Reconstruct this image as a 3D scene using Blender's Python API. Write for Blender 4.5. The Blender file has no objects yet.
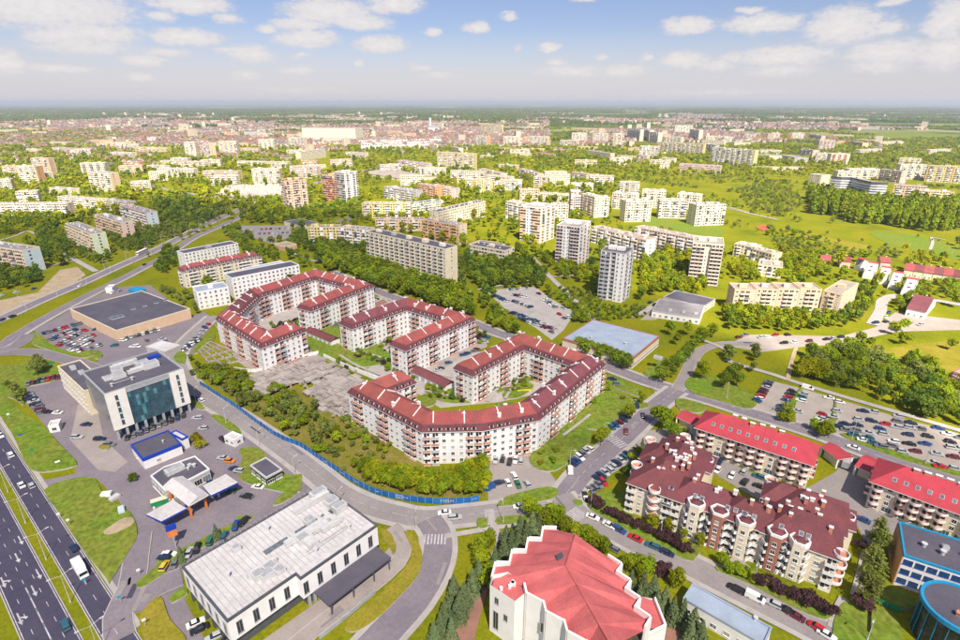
import bpy, bmesh, math, random
from mathutils import Vector, Matrix
random.seed(7)
R = random.Random(11)
scene = bpy.context.scene
COL = scene.collection
# ------------------------------------------------------------------ camera
CAM_H, FPX, TILT = 125.0, 545.0, math.atan(218 / 545)
cam_d = bpy.data.cameras.new('camera')
cam_d.sensor_width = 36.0
cam_d.lens = FPX / 960 * 36
cam_d.clip_start, cam_d.clip_end = 1.0, 120000.0
cam = bpy.data.objects.new('camera', cam_d)
cam.location = (0, 0, CAM_H)
cam.rotation_euler = (math.pi / 2 - TILT, 0, 0)
COL.objects.link(cam)
scene.camera = cam
# ------------------------------------------------------------------ render / exposure
scene.render.engine = 'CYCLES'
scene.cycles.use_denoising = True
scene.cycles.max_bounces = 6
scene.cycles.diffuse_bounces = 4
scene.cycles.glossy_bounces = 2
scene.cycles.transmission_bounces = 3
scene.cycles.transparent_max_bounces = 6
scene.cycles.volume_bounces = 0
scene.cycles.caustics_reflective = False
scene.cycles.caustics_refractive = False
scene.view_settings.view_transform = 'Standard'
scene.view_settings.look = 'None'
scene.view_settings.exposure = 1.12
scene.view_settings.gamma = 1.0
# ------------------------------------------------------------------ sun
SUN_EL, SUN_AZ = math.radians(52), math.radians(167)      # azimuth from +Y towards +X
SUN_DIR = Vector((math.sin(SUN_AZ) * math.cos(SUN_EL), math.cos(SUN_AZ) * math.cos(SUN_EL), math.sin(SUN_EL)))
sun_d = bpy.data.lights.new('sun', 'SUN')
sun_d.energy, sun_d.angle, sun_d.color = 4.5, math.radians(0.6), (1.0, 0.92, 0.79)
sun = bpy.data.objects.new('sun', sun_d)
sun.rotation_euler = SUN_DIR.to_track_quat('Z', 'Y').to_euler()
sun.location = (0, 0, 2000)
COL.objects.link(sun)

# ------------------------------------------------------------------ pixel -> place
def P(px, py, z=0.0):
    yv, xv = -(py - 320) / FPX, (px - 480) / FPX
    d = (xv, math.cos(TILT) + yv * math.sin(TILT), -math.sin(TILT) + yv * math.cos(TILT))
    s = (z - CAM_H) / d[2]
    return Vector((d[0] * s, d[1] * s, z))
def height_of(top_y, base_y):
    Y = P(480, base_y).y
    yv = -(top_y - 320) / FPX
    return CAM_H + Y / (math.cos(TILT) + yv * math.sin(TILT)) * (-math.sin(TILT) + yv * math.cos(TILT))
def q4(c, r, pts): return [(c * 240 + x / 4, r * 160 + y / 4) for x, y in pts]
def q6(ox, oy, pts): return [(ox + x / 5.98, oy + y / 5.98) for x, y in pts]
def GP(pts, z=0.0): return [P(x, y, z) for x, y in pts]

# ------------------------------------------------------------------ world: sky with fair-weather cumulus
world = bpy.data.worlds.new('World')
scene.world = world
world.use_nodes = True
def build_sky():
    nt = world.node_tree; N = nt.nodes; L = nt.links
    N.clear()
    out = N.new('ShaderNodeOutputWorld'); bg = N.new('ShaderNodeBackground')
    sky = N.new('ShaderNodeTexSky'); sky.sky_type = 'NISHITA'; sky.sun_disc = False
    sky.sun_elevation = SUN_EL; sky.sun_rotation = SUN_AZ
    sky.altitude = 200; sky.air_density = 1.0; sky.dust_density = 0.7; sky.ozone_density = 4.0
    bg.inputs['Strength'].default_value = 0.055
    def M(op, a, b=None, c=None, clamp=False):
        n = N.new('ShaderNodeMath'); n.operation = op; n.use_clamp = clamp
        for i, v in enumerate((a, b, c)):
            if v is None: continue
            if isinstance(v, (int, float)): n.inputs[i].default_value = v
            else: L.new(v, n.inputs[i])
        return n.outputs[0]
    def V(op, a, b=None):
        n = N.new('ShaderNodeVectorMath'); n.operation = op
        for i, v in enumerate((a, b)):
            if v is None: continue
            if isinstance(v, tuple): n.inputs[i].default_value = v
            else: L.new(v, n.inputs[i])
        return n.outputs[1] if op == 'LENGTH' else n.outputs[0]
    tc = N.new('ShaderNodeTexCoord')
    sep = N.new('ShaderNodeSeparateXYZ'); L.new(tc.outputs['Generated'], sep.inputs[0])
    az = M('ARCTAN2', sep.outputs[0], sep.outputs[1]); el = M('ARCSINE', sep.outputs[2])
    comb = N.new('ShaderNodeCombineXYZ'); L.new(az, comb.inputs[0]); L.new(el, comb.inputs[1])
    def noise(scale, vec, detail=4, rough=.6):
        n = N.new('ShaderNodeTexNoise'); n.inputs['Scale'].default_value = scale
        n.inputs['Detail'].default_value = detail; n.inputs['Roughness'].default_value = rough
        L.new(vec, n.inputs['Vector']); return n
    stretched = V('MULTIPLY', comb.outputs[0], (1, 1.9, 1))
    nz = noise(26, stretched, 4, .62)
    warp = V('MULTIPLY', V('SUBTRACT', nz.outputs['Color'], (.5, .5, .5)), (.040, .014, 0))
    pos = V('ADD', comb.outputs[0], warp)
    fine = noise(75, stretched, 4, .65).outputs['Fac']
    # the clouds in view: centre and half size given as a direction, weight
    C = [(40,6,80,17,1),(95,33,42,9,.8),(60,35,30,8,.9),(187,37,34,8,1),(85,46,45,8,.65),(60,68,32,5,.7),(8,62,16,11,.9),(145,60,22,6,.85),
         (165,52,26,5,.5),(138,78,14,5,.7),(160,16,16,5,.7),(190,4,40,9,1),(232,50,20,5,.4),(228,18,16,5,.5),(330,12,50,13,1),(360,22,34,8,.9),(308,38,34,9,1),(300,24,28,7,.85),
         (268,28,13,5,.7),(252,54,24,9,.8),(380,44,30,8,.95),(395,4,32,10,1),(298,70,22,5,.6),(300,55,14,4,.4),(245,75,16,6,.5),(358,62,8,4,.7),(432,32,11,4,.7),(476,27,16,6,.9),
         (420,67,18,4,.4),(440,75,30,5,.35),(508,16,9,5,.65),(550,47,16,5,.9),(519,48,7,4,.4),(556,62,16,5,.5),(570,71,50,7,.5),(625,70,36,8,.5),(600,58,8,4,.3),(690,25,30,8,1),
         (645,58,8,5,.5),(683,60,28,8,.9),(715,65,25,8,.5),(762,24,36,9,1),(752,10,16,4,.6),(845,26,36,16,1),(890,28,16,7,.7),(732,58,14,6,.5),(785,56,46,10,.9),(780,70,40,7,.5),(888,52,36,10,.9),
         (880,66,30,7,.5),(948,20,18,17,1),(945,52,24,14,.9),(890,2,14,4,.7),(585,-2,14,5,.7),(808,22,6,4,.3),(720,92,120,5,.15),(300,90,120,4,.12)]
    acc = None; shade = None
    for (x, y, w, h, k) in C:
        yv, xv = -(y - 320) / FPX, (x - 480) / FPX
        d = Vector((xv, math.cos(TILT) + yv * math.sin(TILT), -math.sin(TILT) + yv * math.cos(TILT))).normalized()
        a0, e0 = math.atan2(d.x, d.y), math.asin(d.z)
        v = V('MULTIPLY', V('SUBTRACT', pos, (a0, e0, 0)), (FPX / (w * .98), FPX / (h * 1.05), 0))
        b = M('MULTIPLY', M('SUBTRACT', 1.12, V('LENGTH', v), None, True), (k * .65 + .33) * 1.35)
        acc = b if acc is None else M('MAXIMUM', acc, b)
    # the same kind of clouds go on over the rest of the sky
    zc = M('MAXIMUM', sep.outputs[2], .04)
    pl = N.new('ShaderNodeCombineXYZ'); L.new(M('DIVIDE', sep.outputs[0], zc), pl.inputs[0]); L.new(M('DIVIDE', sep.outputs[1], zc), pl.inputs[1])
    gen = noise(.75, pl.outputs[0], 5, .6).outputs['Fac']
    gen = M('MULTIPLY', M('SUBTRACT', gen, .52), 5.0, None, True)
    outside = M('SUBTRACT', 1, M('MULTIPLY', M('LESS_THAN', M('ABSOLUTE', az), .80), M('LESS_THAN', el, .19)))
    outside = M('MULTIPLY', outside, M('GREATER_THAN', sep.outputs[1], -2))
    acc = M('MAXIMUM', acc, M('MULTIPLY', gen, outside))
    dens = M('MULTIPLY', acc, M('ADD', .05, M('MULTIPLY', fine, 1.9)))
    dens = M('MULTIPLY', M('SUBTRACT', dens, .12), 1.45, None, True)
    sm = N.new('ShaderNodeMapRange'); sm.interpolation_type = 'SMOOTHSTEP'; L.new(dens, sm.inputs['Value']); sm.inputs['To Max'].default_value = .92
    ramp = N.new('ShaderNodeMixRGB'); ramp.inputs[1].default_value = (6.0, 5.75, 5.95, 1); ramp.inputs[2].default_value = (7.6, 7.2, 7.0, 1)
    L.new(M('MULTIPLY', fine, M('MULTIPLY', acc, 1.2), None, True), ramp.inputs[0])
    tint = N.new('ShaderNodeMixRGB'); tint.blend_type = 'MULTIPLY'; tint.inputs[0].default_value = 1; tint.inputs[2].default_value = (1.02, .885, .965, 1); L.new(sky.outputs[0], tint.inputs[1])
    low = N.new('ShaderNodeMixRGB'); low.inputs[2].default_value = (6.1, 5.9, 6.3, 1); L.new(tint.outputs[0], low.inputs[1])      # milky air near the horizon
    L.new(M('MULTIPLY', M('SUBTRACT', 1, M('DIVIDE', M('ABSOLUTE', el), .11), None, True), .85), low.inputs[0])
    mix = N.new('ShaderNodeMixRGB'); L.new(sm.outputs[0], mix.inputs[0]); L.new(low.outputs[0], mix.inputs[1]); L.new(ramp.outputs[0], mix.inputs[2])
    L.new(mix.outputs[0], bg.inputs['Color']); L.new(bg.outputs[0], out.inputs[0])
build_sky()
world.cycles.sampling_method = 'MANUAL'
world.cycles.sample_map_resolution = 512
# ------------------------------------------------------------------ materials
MATS = {}
def mat(name, col, rough=.85, var=.12, scale=.6, spec=.25, metal=0.0, col2=None, fine=0.0, bump=0.0, trans=0.0, rnd=0.0):
    """plain procedural surface: base colour with two octaves of wear noise, optional bump, optional per-object variation"""
    if name in MATS: return MATS[name]
    m = bpy.data.materials.new(name); m.use_nodes = True
    nt = m.node_tree; N = nt.nodes; L = nt.links
    b = N['Principled BSDF']; b.inputs['Roughness'].default_value = rough; b.inputs['Metallic'].default_value = metal
    b.inputs['Specular IOR Level'].default_value = spec
    c2 = col2 or tuple(c * (1 - var * 2.2) for c in col)
    tc = N.new('ShaderNodeNewGeometry')
    nz = N.new('ShaderNodeTexNoise'); nz.inputs['Scale'].default_value = scale; nz.inputs['Detail'].default_value = 5; nz.inputs['Roughness'].default_value = .65
    L.new(tc.outputs['Position'], nz.inputs['Vector'])
    mr = N.new('ShaderNodeMapRange'); mr.inputs['From Min'].default_value = .35; mr.inputs['From Max'].default_value = .68
    L.new(nz.outputs['Fac'], mr.inputs['Value'])
    mx = N.new('ShaderNodeMixRGB'); mx.inputs[1].default_value = (*col, 1); mx.inputs[2].default_value = (*c2, 1)
    L.new(mr.outputs[0], mx.inputs[0])
    last = mx.outputs[0]
    if fine:
        n2 = N.new('ShaderNodeTexNoise'); n2.inputs['Scale'].default_value = scale * 14; n2.inputs['Detail'].default_value = 3
        L.new(tc.outputs['Position'], n2.inputs['Vector'])
        h = N.new('ShaderNodeMapRange'); h.inputs['To Min'].default_value = 1 - fine; h.inputs['To Max'].default_value = 1 + fine
        h.inputs['From Min'].default_value = .3; h.inputs['From Max'].default_value = .7
        L.new(n2.outputs['Fac'], h.inputs['Value'])
        mm = N.new('ShaderNodeMixRGB'); mm.blend_type = 'MULTIPLY'; mm.inputs[0].default_value = 1
        L.new(last, mm.inputs[1]); L.new(h.outputs[0], mm.inputs[2]); last = mm.outputs[0]
    if rnd:
        oi = N.new('ShaderNodeObjectInfo'); hs = N.new('ShaderNodeHueSaturation')
        a = N.new('ShaderNodeMapRange'); a.inputs['To Min'].default_value = 1 - rnd; a.inputs['To Max'].default_value = 1 + rnd
        L.new(oi.outputs['Random'], a.inputs['Value']); L.new(a.outputs[0], hs.inputs['Value'])
        hh = N.new('ShaderNodeMath'); hh.operation = 'MULTIPLY_ADD'; hh.inputs[1].default_value = rnd * .10; hh.inputs[2].default_value = .5 - rnd * .06
        fr = N.new('ShaderNodeMath'); fr.operation = 'FRACT'; mu = N.new('ShaderNodeMath'); mu.operation = 'MULTIPLY'; mu.inputs[1].default_value = 7.31
        L.new(oi.outputs['Random'], mu.inputs[0]); L.new(mu.outputs[0], fr.inputs[0]); L.new(fr.outputs[0], hh.inputs[0])
        L.new(hh.outputs[0], hs.inputs['Hue'])
        L.new(last, hs.inputs['Color']); last = hs.outputs[0]
    L.new(last, b.inputs['Base Color'])
    if bump:
        bp = N.new('ShaderNodeBump'); bp.inputs['Strength'].default_value = bump; bp.inputs['Distance'].default_value = .3
        L.new(nz.outputs['Fac'], bp.inputs['Height']); L.new(bp.outputs[0], b.inputs['Normal'])
    if trans:
        out = N['Material Output']; tr = N.new('ShaderNodeBsdfTranslucent'); ms = N.new('ShaderNodeMixShader'); ms.inputs[0].default_value = trans
        L.new(last, tr.inputs['Color']); L.new(b.outputs[0], ms.inputs[1]); L.new(tr.outputs[0], ms.inputs[2]); L.new(ms.outputs[0], out.inputs['Surface'])
    m.diffuse_color = (*col, 1)
    MATS[name] = m
    return m
def srgb(h):
    v = [int(h[i:i + 2], 16) / 255 for i in (0, 2, 4)]
    return tuple(c / 12.92 if c <= .04045 else ((c + .055) / 1.055) ** 2.4 for c in v)
mat('grass', (.155, .180, .010), 1, .2, .05, 0, col2=(.125, .135, .010), fine=.28)
mat('lawn', (.130, .215, .022), 1, .2, .05, 0, col2=(.190, .200, .036), fine=.32)
mat('dry_grass', (.29, .235, .035), 1, .2, .09, 0, col2=(.19, .18, .014), fine=.2)
mat('wild_grass', (.15, .155, .014), 1, .2, .12, 0, col2=(.25, .19, .06), fine=.25)
mat('sand', (.48, .37, .24), .95, .15, .2, .1, fine=.12)
mat('asphalt', (.190, .163, .190), .88, .10, .07, .2, col2=(.240, .205, .222), fine=.10)
mat('asphalt_dark', (.060, .055, .090), .88, .10, .05, .15, col2=(.078, .070, .105), fine=.10)
mat('asphalt_light', (.25, .222, .222), .9, .1, .09, .2, col2=(.30, .265, .255), fine=.08)
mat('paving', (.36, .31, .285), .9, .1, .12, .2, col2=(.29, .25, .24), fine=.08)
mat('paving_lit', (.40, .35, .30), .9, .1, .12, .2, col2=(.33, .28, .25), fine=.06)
mat('paving_red', (.33, .17, .13), .9, .1, .3, .2, fine=.1)
mat('pavement_pale', (.44, .40, .375), .9, .1, .2, .2, fine=.06)
mat('kerb', (.47, .44, .41), .9, .1, .5)
mat('paint_white', (.58, .56, .56), .8, .25, .8, col2=(.30, .28, .30), fine=.2)
mat('track_red', (.5, .12, .06), .9)
mat('concrete_old', (.44, .39, .36), .95, .2, .22, .1, col2=(.25, .21, .19), fine=.2)
mat('white_wall', (.84, .82, .82), .9, .05, .25, .1, col2=(.76, .73, .72))
mat('warm_white_wall', (.80, .70, .54), .9, .06, .25, .2)
mat('cream_wall', (.74, .62, .46), .9, .07, .25)
mat('cream_pale', (.76, .66, .48), .9, .07, .25)
mat('pink_wall', (.72, .53, .46), .9, .07, .25)
mat('peach_wall', (.74, .53, .35), .9, .07, .25)
mat('yellow_wall', (.72, .58, .25), .9, .07, .25)
mat('orange_wall', (.68, .36, .17), .9, .07, .25)
mat('green_wall', (.60, .66, .47), .9, .07, .25)
mat('blue_wall', (.56, .66, .70), .9, .07, .25)
mat('grey_wall', (.48, .46, .46), .9, .08, .25)
mat('brick_red', (.40, .17, .12), .9, .1, .5, fine=.1)
mat('terracotta', (.60, .27, .18), .85, .08, .4)
mat('roof_red', (.34, .085, .078), .85, .12, .22, .12, col2=(.22, .070, .066), fine=.20, rnd=.14)
mat('roof_bright_red', (.52, .060, .085), .8, .12, .25, .15, col2=(.36, .060, .070), fine=.12)
mat('roof_maroon', (.20, .064, .070), .85, .12, .22, .12, col2=(.135, .052, .058), fine=.20, rnd=.14)
mat('roof_church', (.62, .155, .150), .85, .06, .16, .1, col2=(.46, .110, .115), fine=.10)
mat('roof_band', (.17, .055, .065), .8, .12, .35)
mat('roof_grey', (.30, .28, .29), .9, .15, .15, .2, col2=(.21, .19, .20), fine=.12)
mat('roof_tan', (.38, .33, .28), .9, .15, .15, .2, col2=(.25, .215, .19), fine=.12)
mat('roof_dark', (.085, .080, .108), .85, .12, .12, .25, col2=(.12, .108, .135), fine=.1)
mat('roof_white', (.60, .575, .58), .9, .1, .06, .1, col2=(.49, .46, .45), fine=.10)
mat('roof_seam', (.47, .44, .44), .9)
mat('roof_blue_grey', (.36, .42, .52), .6, .1, .15, .4, fine=.04)
mat('trim_white', (.82, .80, .78), .8, .04, .6)
mat('glass_dark', (.035, .042, .052), .12, .3, .8, .6)
mat('glass_pale', (.20, .23, .26), .15, .3, .8, .6)
mat('glass_teal', (.022, .060, .085), .08, .35, .45, .7, col2=(.05, .12, .155))
mat('glass_teal_pale', (.10, .30, .32), .1, .2, .6, .7)
mat('blue_paint', (.012, .055, .42), .5, .08, 1, .4)
mat('fence_blue', (.010, .15, .46), .6, .2, .5, .2, col2=(.015, .10, .30), rnd=.16)
mat('cyan_paint', (.02, .30, .55), .5, .08, 1, .4)
mat('orange_paint', (.80, .25, .06), .6)
mat('metal_grey', (.42, .43, .45), .45, .12, .8, .5)
mat('metal_dark', (.10, .11, .13), .5, .15, .8, .5)
mat('metal_pale', (.62, .61, .60), .45, .1, .8, .5)
mat('pole_grey', (.55, .54, .53), .5, .08, 2, .5)
mat('green_paint', (.02, .26, .10), .6)
mat('yellow_paint', (.75, .62, .05), .6)
mat('red_paint', (.55, .02, .03), .5)
mat('timber', (.26, .16, .09), .9)
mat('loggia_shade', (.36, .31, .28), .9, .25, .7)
mat('curtain', (.50, .46, .40), .5, .2, .8, .4)
mat('office_panel', (.80, .77, .71), .85, .05, .3)
mat('bark', (.16, .125, .09), .95, .2, 3)

# ------------------------------------------------------------------ mesh builder
class MB:
    def __init__(s): s.v, s.f, s.m = [], [], []
    def quad(s, a, b, c, d, mi=0):
        n = len(s.v); s.v += [tuple(a), tuple(b), tuple(c), tuple(d)]; s.f.append((n, n + 1, n + 2, n + 3)); s.m.append(mi)
    def tri(s, a, b, c, mi=0):
        n = len(s.v); s.v += [tuple(a), tuple(b), tuple(c)]; s.f.append((n, n + 1, n + 2)); s.m.append(mi)
    def hexa(s, p, mi=0, bottom=True, top_mi=None):
        """p: 4 bottom points ccw, 4 top points"""
        n = len(s.v); s.v += [tuple(x) for x in p]
        fs = [(4, 5, 6, 7), (0, 1, 5, 4), (1, 2, 6, 5), (2, 3, 7, 6), (3, 0, 4, 7)]
        if bottom: fs.append((3, 2, 1, 0))
        for k, f in enumerate(fs):
            s.f.append(tuple(n + i for i in f)); s.m.append(top_mi if (k == 0 and top_mi is not None) else mi)
    def box(s, c, sz, rz=0.0, mi=0, top_mi=None, bottom=True):
        """c = centre of the base"""
        ca, sa = math.cos(rz), math.sin(rz); hx, hy = sz[0] / 2, sz[1] / 2
        p = []
        for z in (c[2], c[2] + sz[2]):
            for x, y in ((-hx, -hy), (hx, -hy), (hx, hy), (-hx, hy)):
                p.append((c[0] + x * ca - y * sa, c[1] + x * sa + y * ca, z))
        s.hexa(p, mi, bottom, top_mi)
    def obox(s, o, u, v, w, mi=0, bottom=True, top_mi=None):
        o, u, v, w = Vector(o), Vector(u), Vector(v), Vector(w)
        s.hexa([o, o + u, o + u + v, o + v, o + w, o + u + w, o + u + v + w, o + v + w], mi, bottom, top_mi)
    def prism(s, pts, z0, z1, mi=0, top_mi=None, cap=True, bottom=False):
        n = len(pts); b = len(s.v)
        s.v += [(p[0], p[1], z0) for p in pts] + [(p[0], p[1], z1) for p in pts]
        for i in range(n):
            j = (i + 1) % n
            s.f.append((b + i, b + j, b + n + j, b + n + i)); s.m.append(mi)
        if cap: s.f.append(tuple(range(b + n, b + 2 * n))); s.m.append(mi if top_mi is None else top_mi)
        if bottom: s.f.append(tuple(reversed(range(b, b + n)))); s.m.append(mi)
    def cyl(s, c, r, h, n=8, mi=0, r2=None, cap=True):
        r2 = r if r2 is None else r2; b = len(s.v)
        for rr, z in ((r, c[2]), (r2, c[2] + h)):
            s.v += [(c[0] + rr * math.cos(2 * math.pi * i / n), c[1] + rr * math.sin(2 * math.pi * i / n), z) for i in range(n)]
        for i in range(n):
            j = (i + 1) % n; s.f.append((b + i, b + j, b + n + j, b + n + i)); s.m.append(mi)
        if cap: s.f.append(tuple(range(b + n, b + 2 * n))); s.m.append(mi)
    def tube(s, a, b_, r, r2=None, n=6, mi=0):
        a, b_ = Vector(a), Vector(b_); r2 = r if r2 is None else r2
        d = (b_ - a).normalized(); u = d.orthogonal().normalized(); w = d.cross(u); b = len(s.v)
        for c, rr in ((a, r), (b_, r2)):
            s.v += [tuple(c + (u * math.cos(2 * math.pi * i / n) + w * math.sin(2 * math.pi * i / n)) * rr) for i in range(n)]
        for i in range(n):
            j = (i + 1) % n; s.f.append((b + i, b + j, b + n + j, b + n + i)); s.m.append(mi)
        s.f.append(tuple(range(b + n, b + 2 * n))); s.m.append(mi)
    def mesh(s, name, mats, org=(0, 0, 0), smooth=False):
        me = bpy.data.meshes.new(name)
        o = org
        me.from_pydata([(x - o[0], y - o[1], z - o[2]) for x, y, z in s.v], [], s.f)
        for m in (mats if isinstance(mats, (list, tuple)) else [mats]): me.materials.append(MATS[m] if isinstance(m, str) else m)
        if s.f: me.polygons.foreach_set('material_index', s.m)
        if smooth: me.polygons.foreach_set('use_smooth', [True] * len(s.f))
        me.update()
        return me
    def build(s, name, mats, parent=None, smooth=False, kind=None):
        org = root_of(parent) if parent else (0, 0, 0)
        o = bpy.data.objects.new(name, s.mesh(name, mats, org, smooth))
        COL.objects.link(o)
        if parent: o.parent = parent
        if kind: o['kind'] = kind
        return o
def root_of(o):
    p = Vector((0, 0, 0))
    while o: p += o.location; o = o.parent
    return p
def tag(o, label=None, cat=None, group=None, kind=None):
    if label: o['label'] = label
    if cat: o['category'] = cat
    if group: o['group'] = group
    if kind: o['kind'] = kind
    return o
def thing(name, label, cat, loc=(0, 0, 0), group=None):
    o = bpy.data.objects.new(name, None); o.empty_display_size = 1
    o.location = loc; COL.objects.link(o)
    return tag(o, label, cat, group)
def inst(name, me, parent, loc, rz=0.0, scale=None):
    """a part that shares mesh data; loc in world coordinates"""
    o = bpy.data.objects.new(name, me); COL.objects.link(o)
    if parent:
        o.parent = parent; loc = Vector(loc) - root_of(parent)
    o.location = loc; o.rotation_euler = (0, 0, rz)
    if scale: o.scale = scale
    return o

# ------------------------------------------------------------------ places that are taken (so that trees keep out)
FOOT = []          # (minx, miny, maxx, maxy, pts)
def claim(pts, grow=1.5):
    c = sum((Vector((p[0], p[1])) for p in pts), Vector((0, 0))) / len(pts)
    q = []
    for p in pts:
        v = Vector((p[0], p[1])) - c; q.append(c + v * (1 + grow / max(v.length, .1)))
    xs = [p.x for p in q]; ys = [p.y for p in q]
    FOOT.append((min(xs), min(ys), max(xs), max(ys), q))
def inside(p, poly):
    x, y = p[0], p[1]; r = False; j = len(poly) - 1
    for i in range(len(poly)):
        a, b = poly[i], poly[j]
        if (a[1] > y) != (b[1] > y) and x < (b[0] - a[0]) * (y - a[1]) / (b[1] - a[1]) + a[0]: r = not r
        j = i
    return r
def taken(p):
    for x0, y0, x1, y1, q in FOOT:
        if x0 < p[0] < x1 and y0 < p[1] < y1 and inside(p, q): return True
    return False
def spline(pts, step=3.0, closed=False):
    n = len(pts); out = []
    segs = n if closed else n - 1
    for i in range(segs):
        p0 = pts[(i - 1) % n] if (closed or i > 0) else pts[0]
        p1, p2 = pts[i], pts[(i + 1) % n]
        p3 = pts[(i + 2) % n] if (closed or i + 2 < n) else pts[-1]
        k = max(2, min(14, int((p2 - p1).length / step)))
        for j in range(k):
            t = j / k
            out.append(.5 * ((2 * p1) + (p2 - p0) * t + (2 * p0 - 5 * p1 + 4 * p2 - p3) * t * t + (3 * p1 - p0 - 3 * p2 + p3) * t ** 3))
    if not closed: out.append(pts[-1].copy())
    return out
def offset_path(path, d):
    out = []
    for i, p in enumerate(path):
        a, b = path[max(i - 1, 0)], path[min(i + 1, len(path) - 1)]
        t = (b - a).normalized(); out.append(p + Vector((-t.y, t.x, 0)) * d)
    return out
def area2(pts): return sum(pts[i][0] * pts[(i + 1) % len(pts)][1] - pts[(i + 1) % len(pts)][0] * pts[i][1] for i in range(len(pts)))
# ------------------------------------------------------------------ ground, roads, pavements
SHEETS = []; ZC = [0.02]
def ground_z(p):
    z = 0.0
    for x0, y0, x1, y1, q, zz in SHEETS:
        if zz > z and x0 < p[0] < x1 and y0 < p[1] < y1 and inside(p, q): z = zz
    return z
def reg_sheet(pts, z, road=False):
    xs = [p[0] for p in pts]; ys = [p[1] for p in pts]
    SHEETS.append((min(xs), min(ys), max(xs), max(ys), [(p[0], p[1]) for p in pts], z))
    if road: FOOT.append((min(xs), min(ys), max(xs), max(ys), [(p[0], p[1]) for p in pts]))
def sheet(name, pts, m, road=True, smooth=False, up=0.0, kerb=None, px=True):
    w = GP(pts) if px else [Vector((p[0], p[1], 0)) for p in pts]
    if smooth: w = spline(w, 2.0, True)
    if area2(w) < 0: w.reverse()
    ZC[0] += .004; z = ZC[0] + up
    b = MB(); b.prism(w, -.3, z, 0)
    if up: b.m = [1] * len(w) + [0]
    o = b.build(name, [m, kerb or 'kerb'] if up else m)
    tag(o, kind='structure'); reg_sheet(w, z, road)
    return o
ROADS = []
def strip(name, path, width, m, road=True, label=None):
    ZC[0] += .004; z = ZC[0]
    l, r = offset_path(path, width / 2), offset_path(path, -width / 2)
    b = MB(); n = len(path)
    b.v = [(p.x, p.y, z) for p in l] + [(p.x, p.y, z) for p in r]
    b.f = [(n + i, n + i + 1, i + 1, i) for i in range(n - 1)]; b.m = [0] * (n - 1)
    o = b.build(name, m); tag(o, kind='structure')
    poly = l + r[::-1]
    for i in range(0, n - 1, 6):
        j = min(i + 6, n - 1); reg_sheet(l[i:j + 1] + r[i:j + 1][::-1], z, road)
    o['z'] = z
    return o
def road(pts, width, m='asphalt', walk=0.0, centre=True, px=True, name='road', walk_sides=(1, -1), edge=True):
    path = spline(GP(pts) if px else [Vector((*p, 0)) for p in pts], 4.0)
    if walk:
        for s in walk_sides: strip('pavement', offset_path(path, s * (width / 2 + walk / 2 + .25)), walk, 'pavement_pale', False)
    if edge: strip('kerb', path, width + .5, 'kerb', False)
    o = strip(name, path, width, m)
    z = o['z'] + .003
    if centre:
        b = MB(); acc = 0; k = 0
        for i in range(len(path) - 1):
            a, c = path[i], path[i + 1]; t = (c - a).normalized(); nn = Vector((-t.y, t.x, 0)) * .08; L = (c - a).length
            s = 0
            while s < L:
                e = min(L, s + 2.5)
                if (k % 2) == 0 and e - s > .5: b.quad(*[(p.x, p.y, z) for p in (a + t * s - nn, a + t * e - nn, a + t * e + nn, a + t * s + nn)])
                k += 1; s = e
        if b.f: tag(b.build('lane_marking', 'paint_white', o), kind='stuff')
    del o['z']
    ROADS.append((path, width))
    return o
def ground_material():
    m = bpy.data.materials.new('land'); m.use_nodes = True
    nt = m.node_tree; N = nt.nodes; L = nt.links; b = N['Principled BSDF']
    b.inputs['Roughness'].default_value = .95; b.inputs['Specular IOR Level'].default_value = 0
    g = N.new('ShaderNodeNewGeometry')
    def noise(s, d=5, r=.6):
        n = N.new('ShaderNodeTexNoise'); n.inputs['Scale'].default_value = s; n.inputs['Detail'].default_value = d; n.inputs['Roughness'].default_value = r
        L.new(g.outputs['Position'], n.inputs['Vector']); return n.outputs['Fac']
    def ramp(src, st):
        r = N.new('ShaderNodeValToRGB'); e = r.color_ramp.elements
        while len(e) < len(st): e.new(.5)
        for k, (p, c) in enumerate(st): e[k].position = p; e[k].color = (*c, 1)
        L.new(src, r.inputs[0]); return r.outputs[0]
    def mix(f, a, c, bt='MIX'):
        x = N.new('ShaderNodeMixRGB'); x.blend_type = bt
        for s, v in ((0, f), (1, a), (2, c)):
            if isinstance(v, float): x.inputs[s].default_value = v
            else: L.new(v, x.inputs[s])
        return x.outputs[0]
    def rng(src, a, c, lo=0., hi=1.):
        r = N.new('ShaderNodeMapRange'); r.inputs[1].default_value = a; r.inputs[2].default_value = c; r.inputs[3].default_value = lo; r.inputs[4].default_value = hi
        L.new(src, r.inputs[0]); return r.outputs[0]
    near = ramp(noise(.03, 6, .65), [(.30, (.115, .135, .009)), (.48, (.180, .195, .009)), (.62, (.225, .210, .010)), (.75, (.25, .195, .035))])
    near = mix(1.0, near, rng(noise(.9, 3), .3, .7, .76, 1.22), 'MULTIPLY')
    # fields and woods of the far plain; dark patches also paint in cloud shadow
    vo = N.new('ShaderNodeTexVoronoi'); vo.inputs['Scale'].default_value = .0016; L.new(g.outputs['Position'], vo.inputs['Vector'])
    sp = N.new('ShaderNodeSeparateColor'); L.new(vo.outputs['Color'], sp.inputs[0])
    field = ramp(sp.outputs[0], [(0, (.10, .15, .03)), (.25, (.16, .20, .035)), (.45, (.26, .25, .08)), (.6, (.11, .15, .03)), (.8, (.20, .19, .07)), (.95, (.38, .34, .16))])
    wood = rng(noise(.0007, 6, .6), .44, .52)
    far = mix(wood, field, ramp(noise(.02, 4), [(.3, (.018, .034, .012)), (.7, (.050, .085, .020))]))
    sx = N.new('ShaderNodeSeparateXYZ'); L.new(g.outputs['Position'], sx.inputs[0])
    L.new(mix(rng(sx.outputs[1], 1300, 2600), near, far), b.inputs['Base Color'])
    MATS['land'] = m
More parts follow.
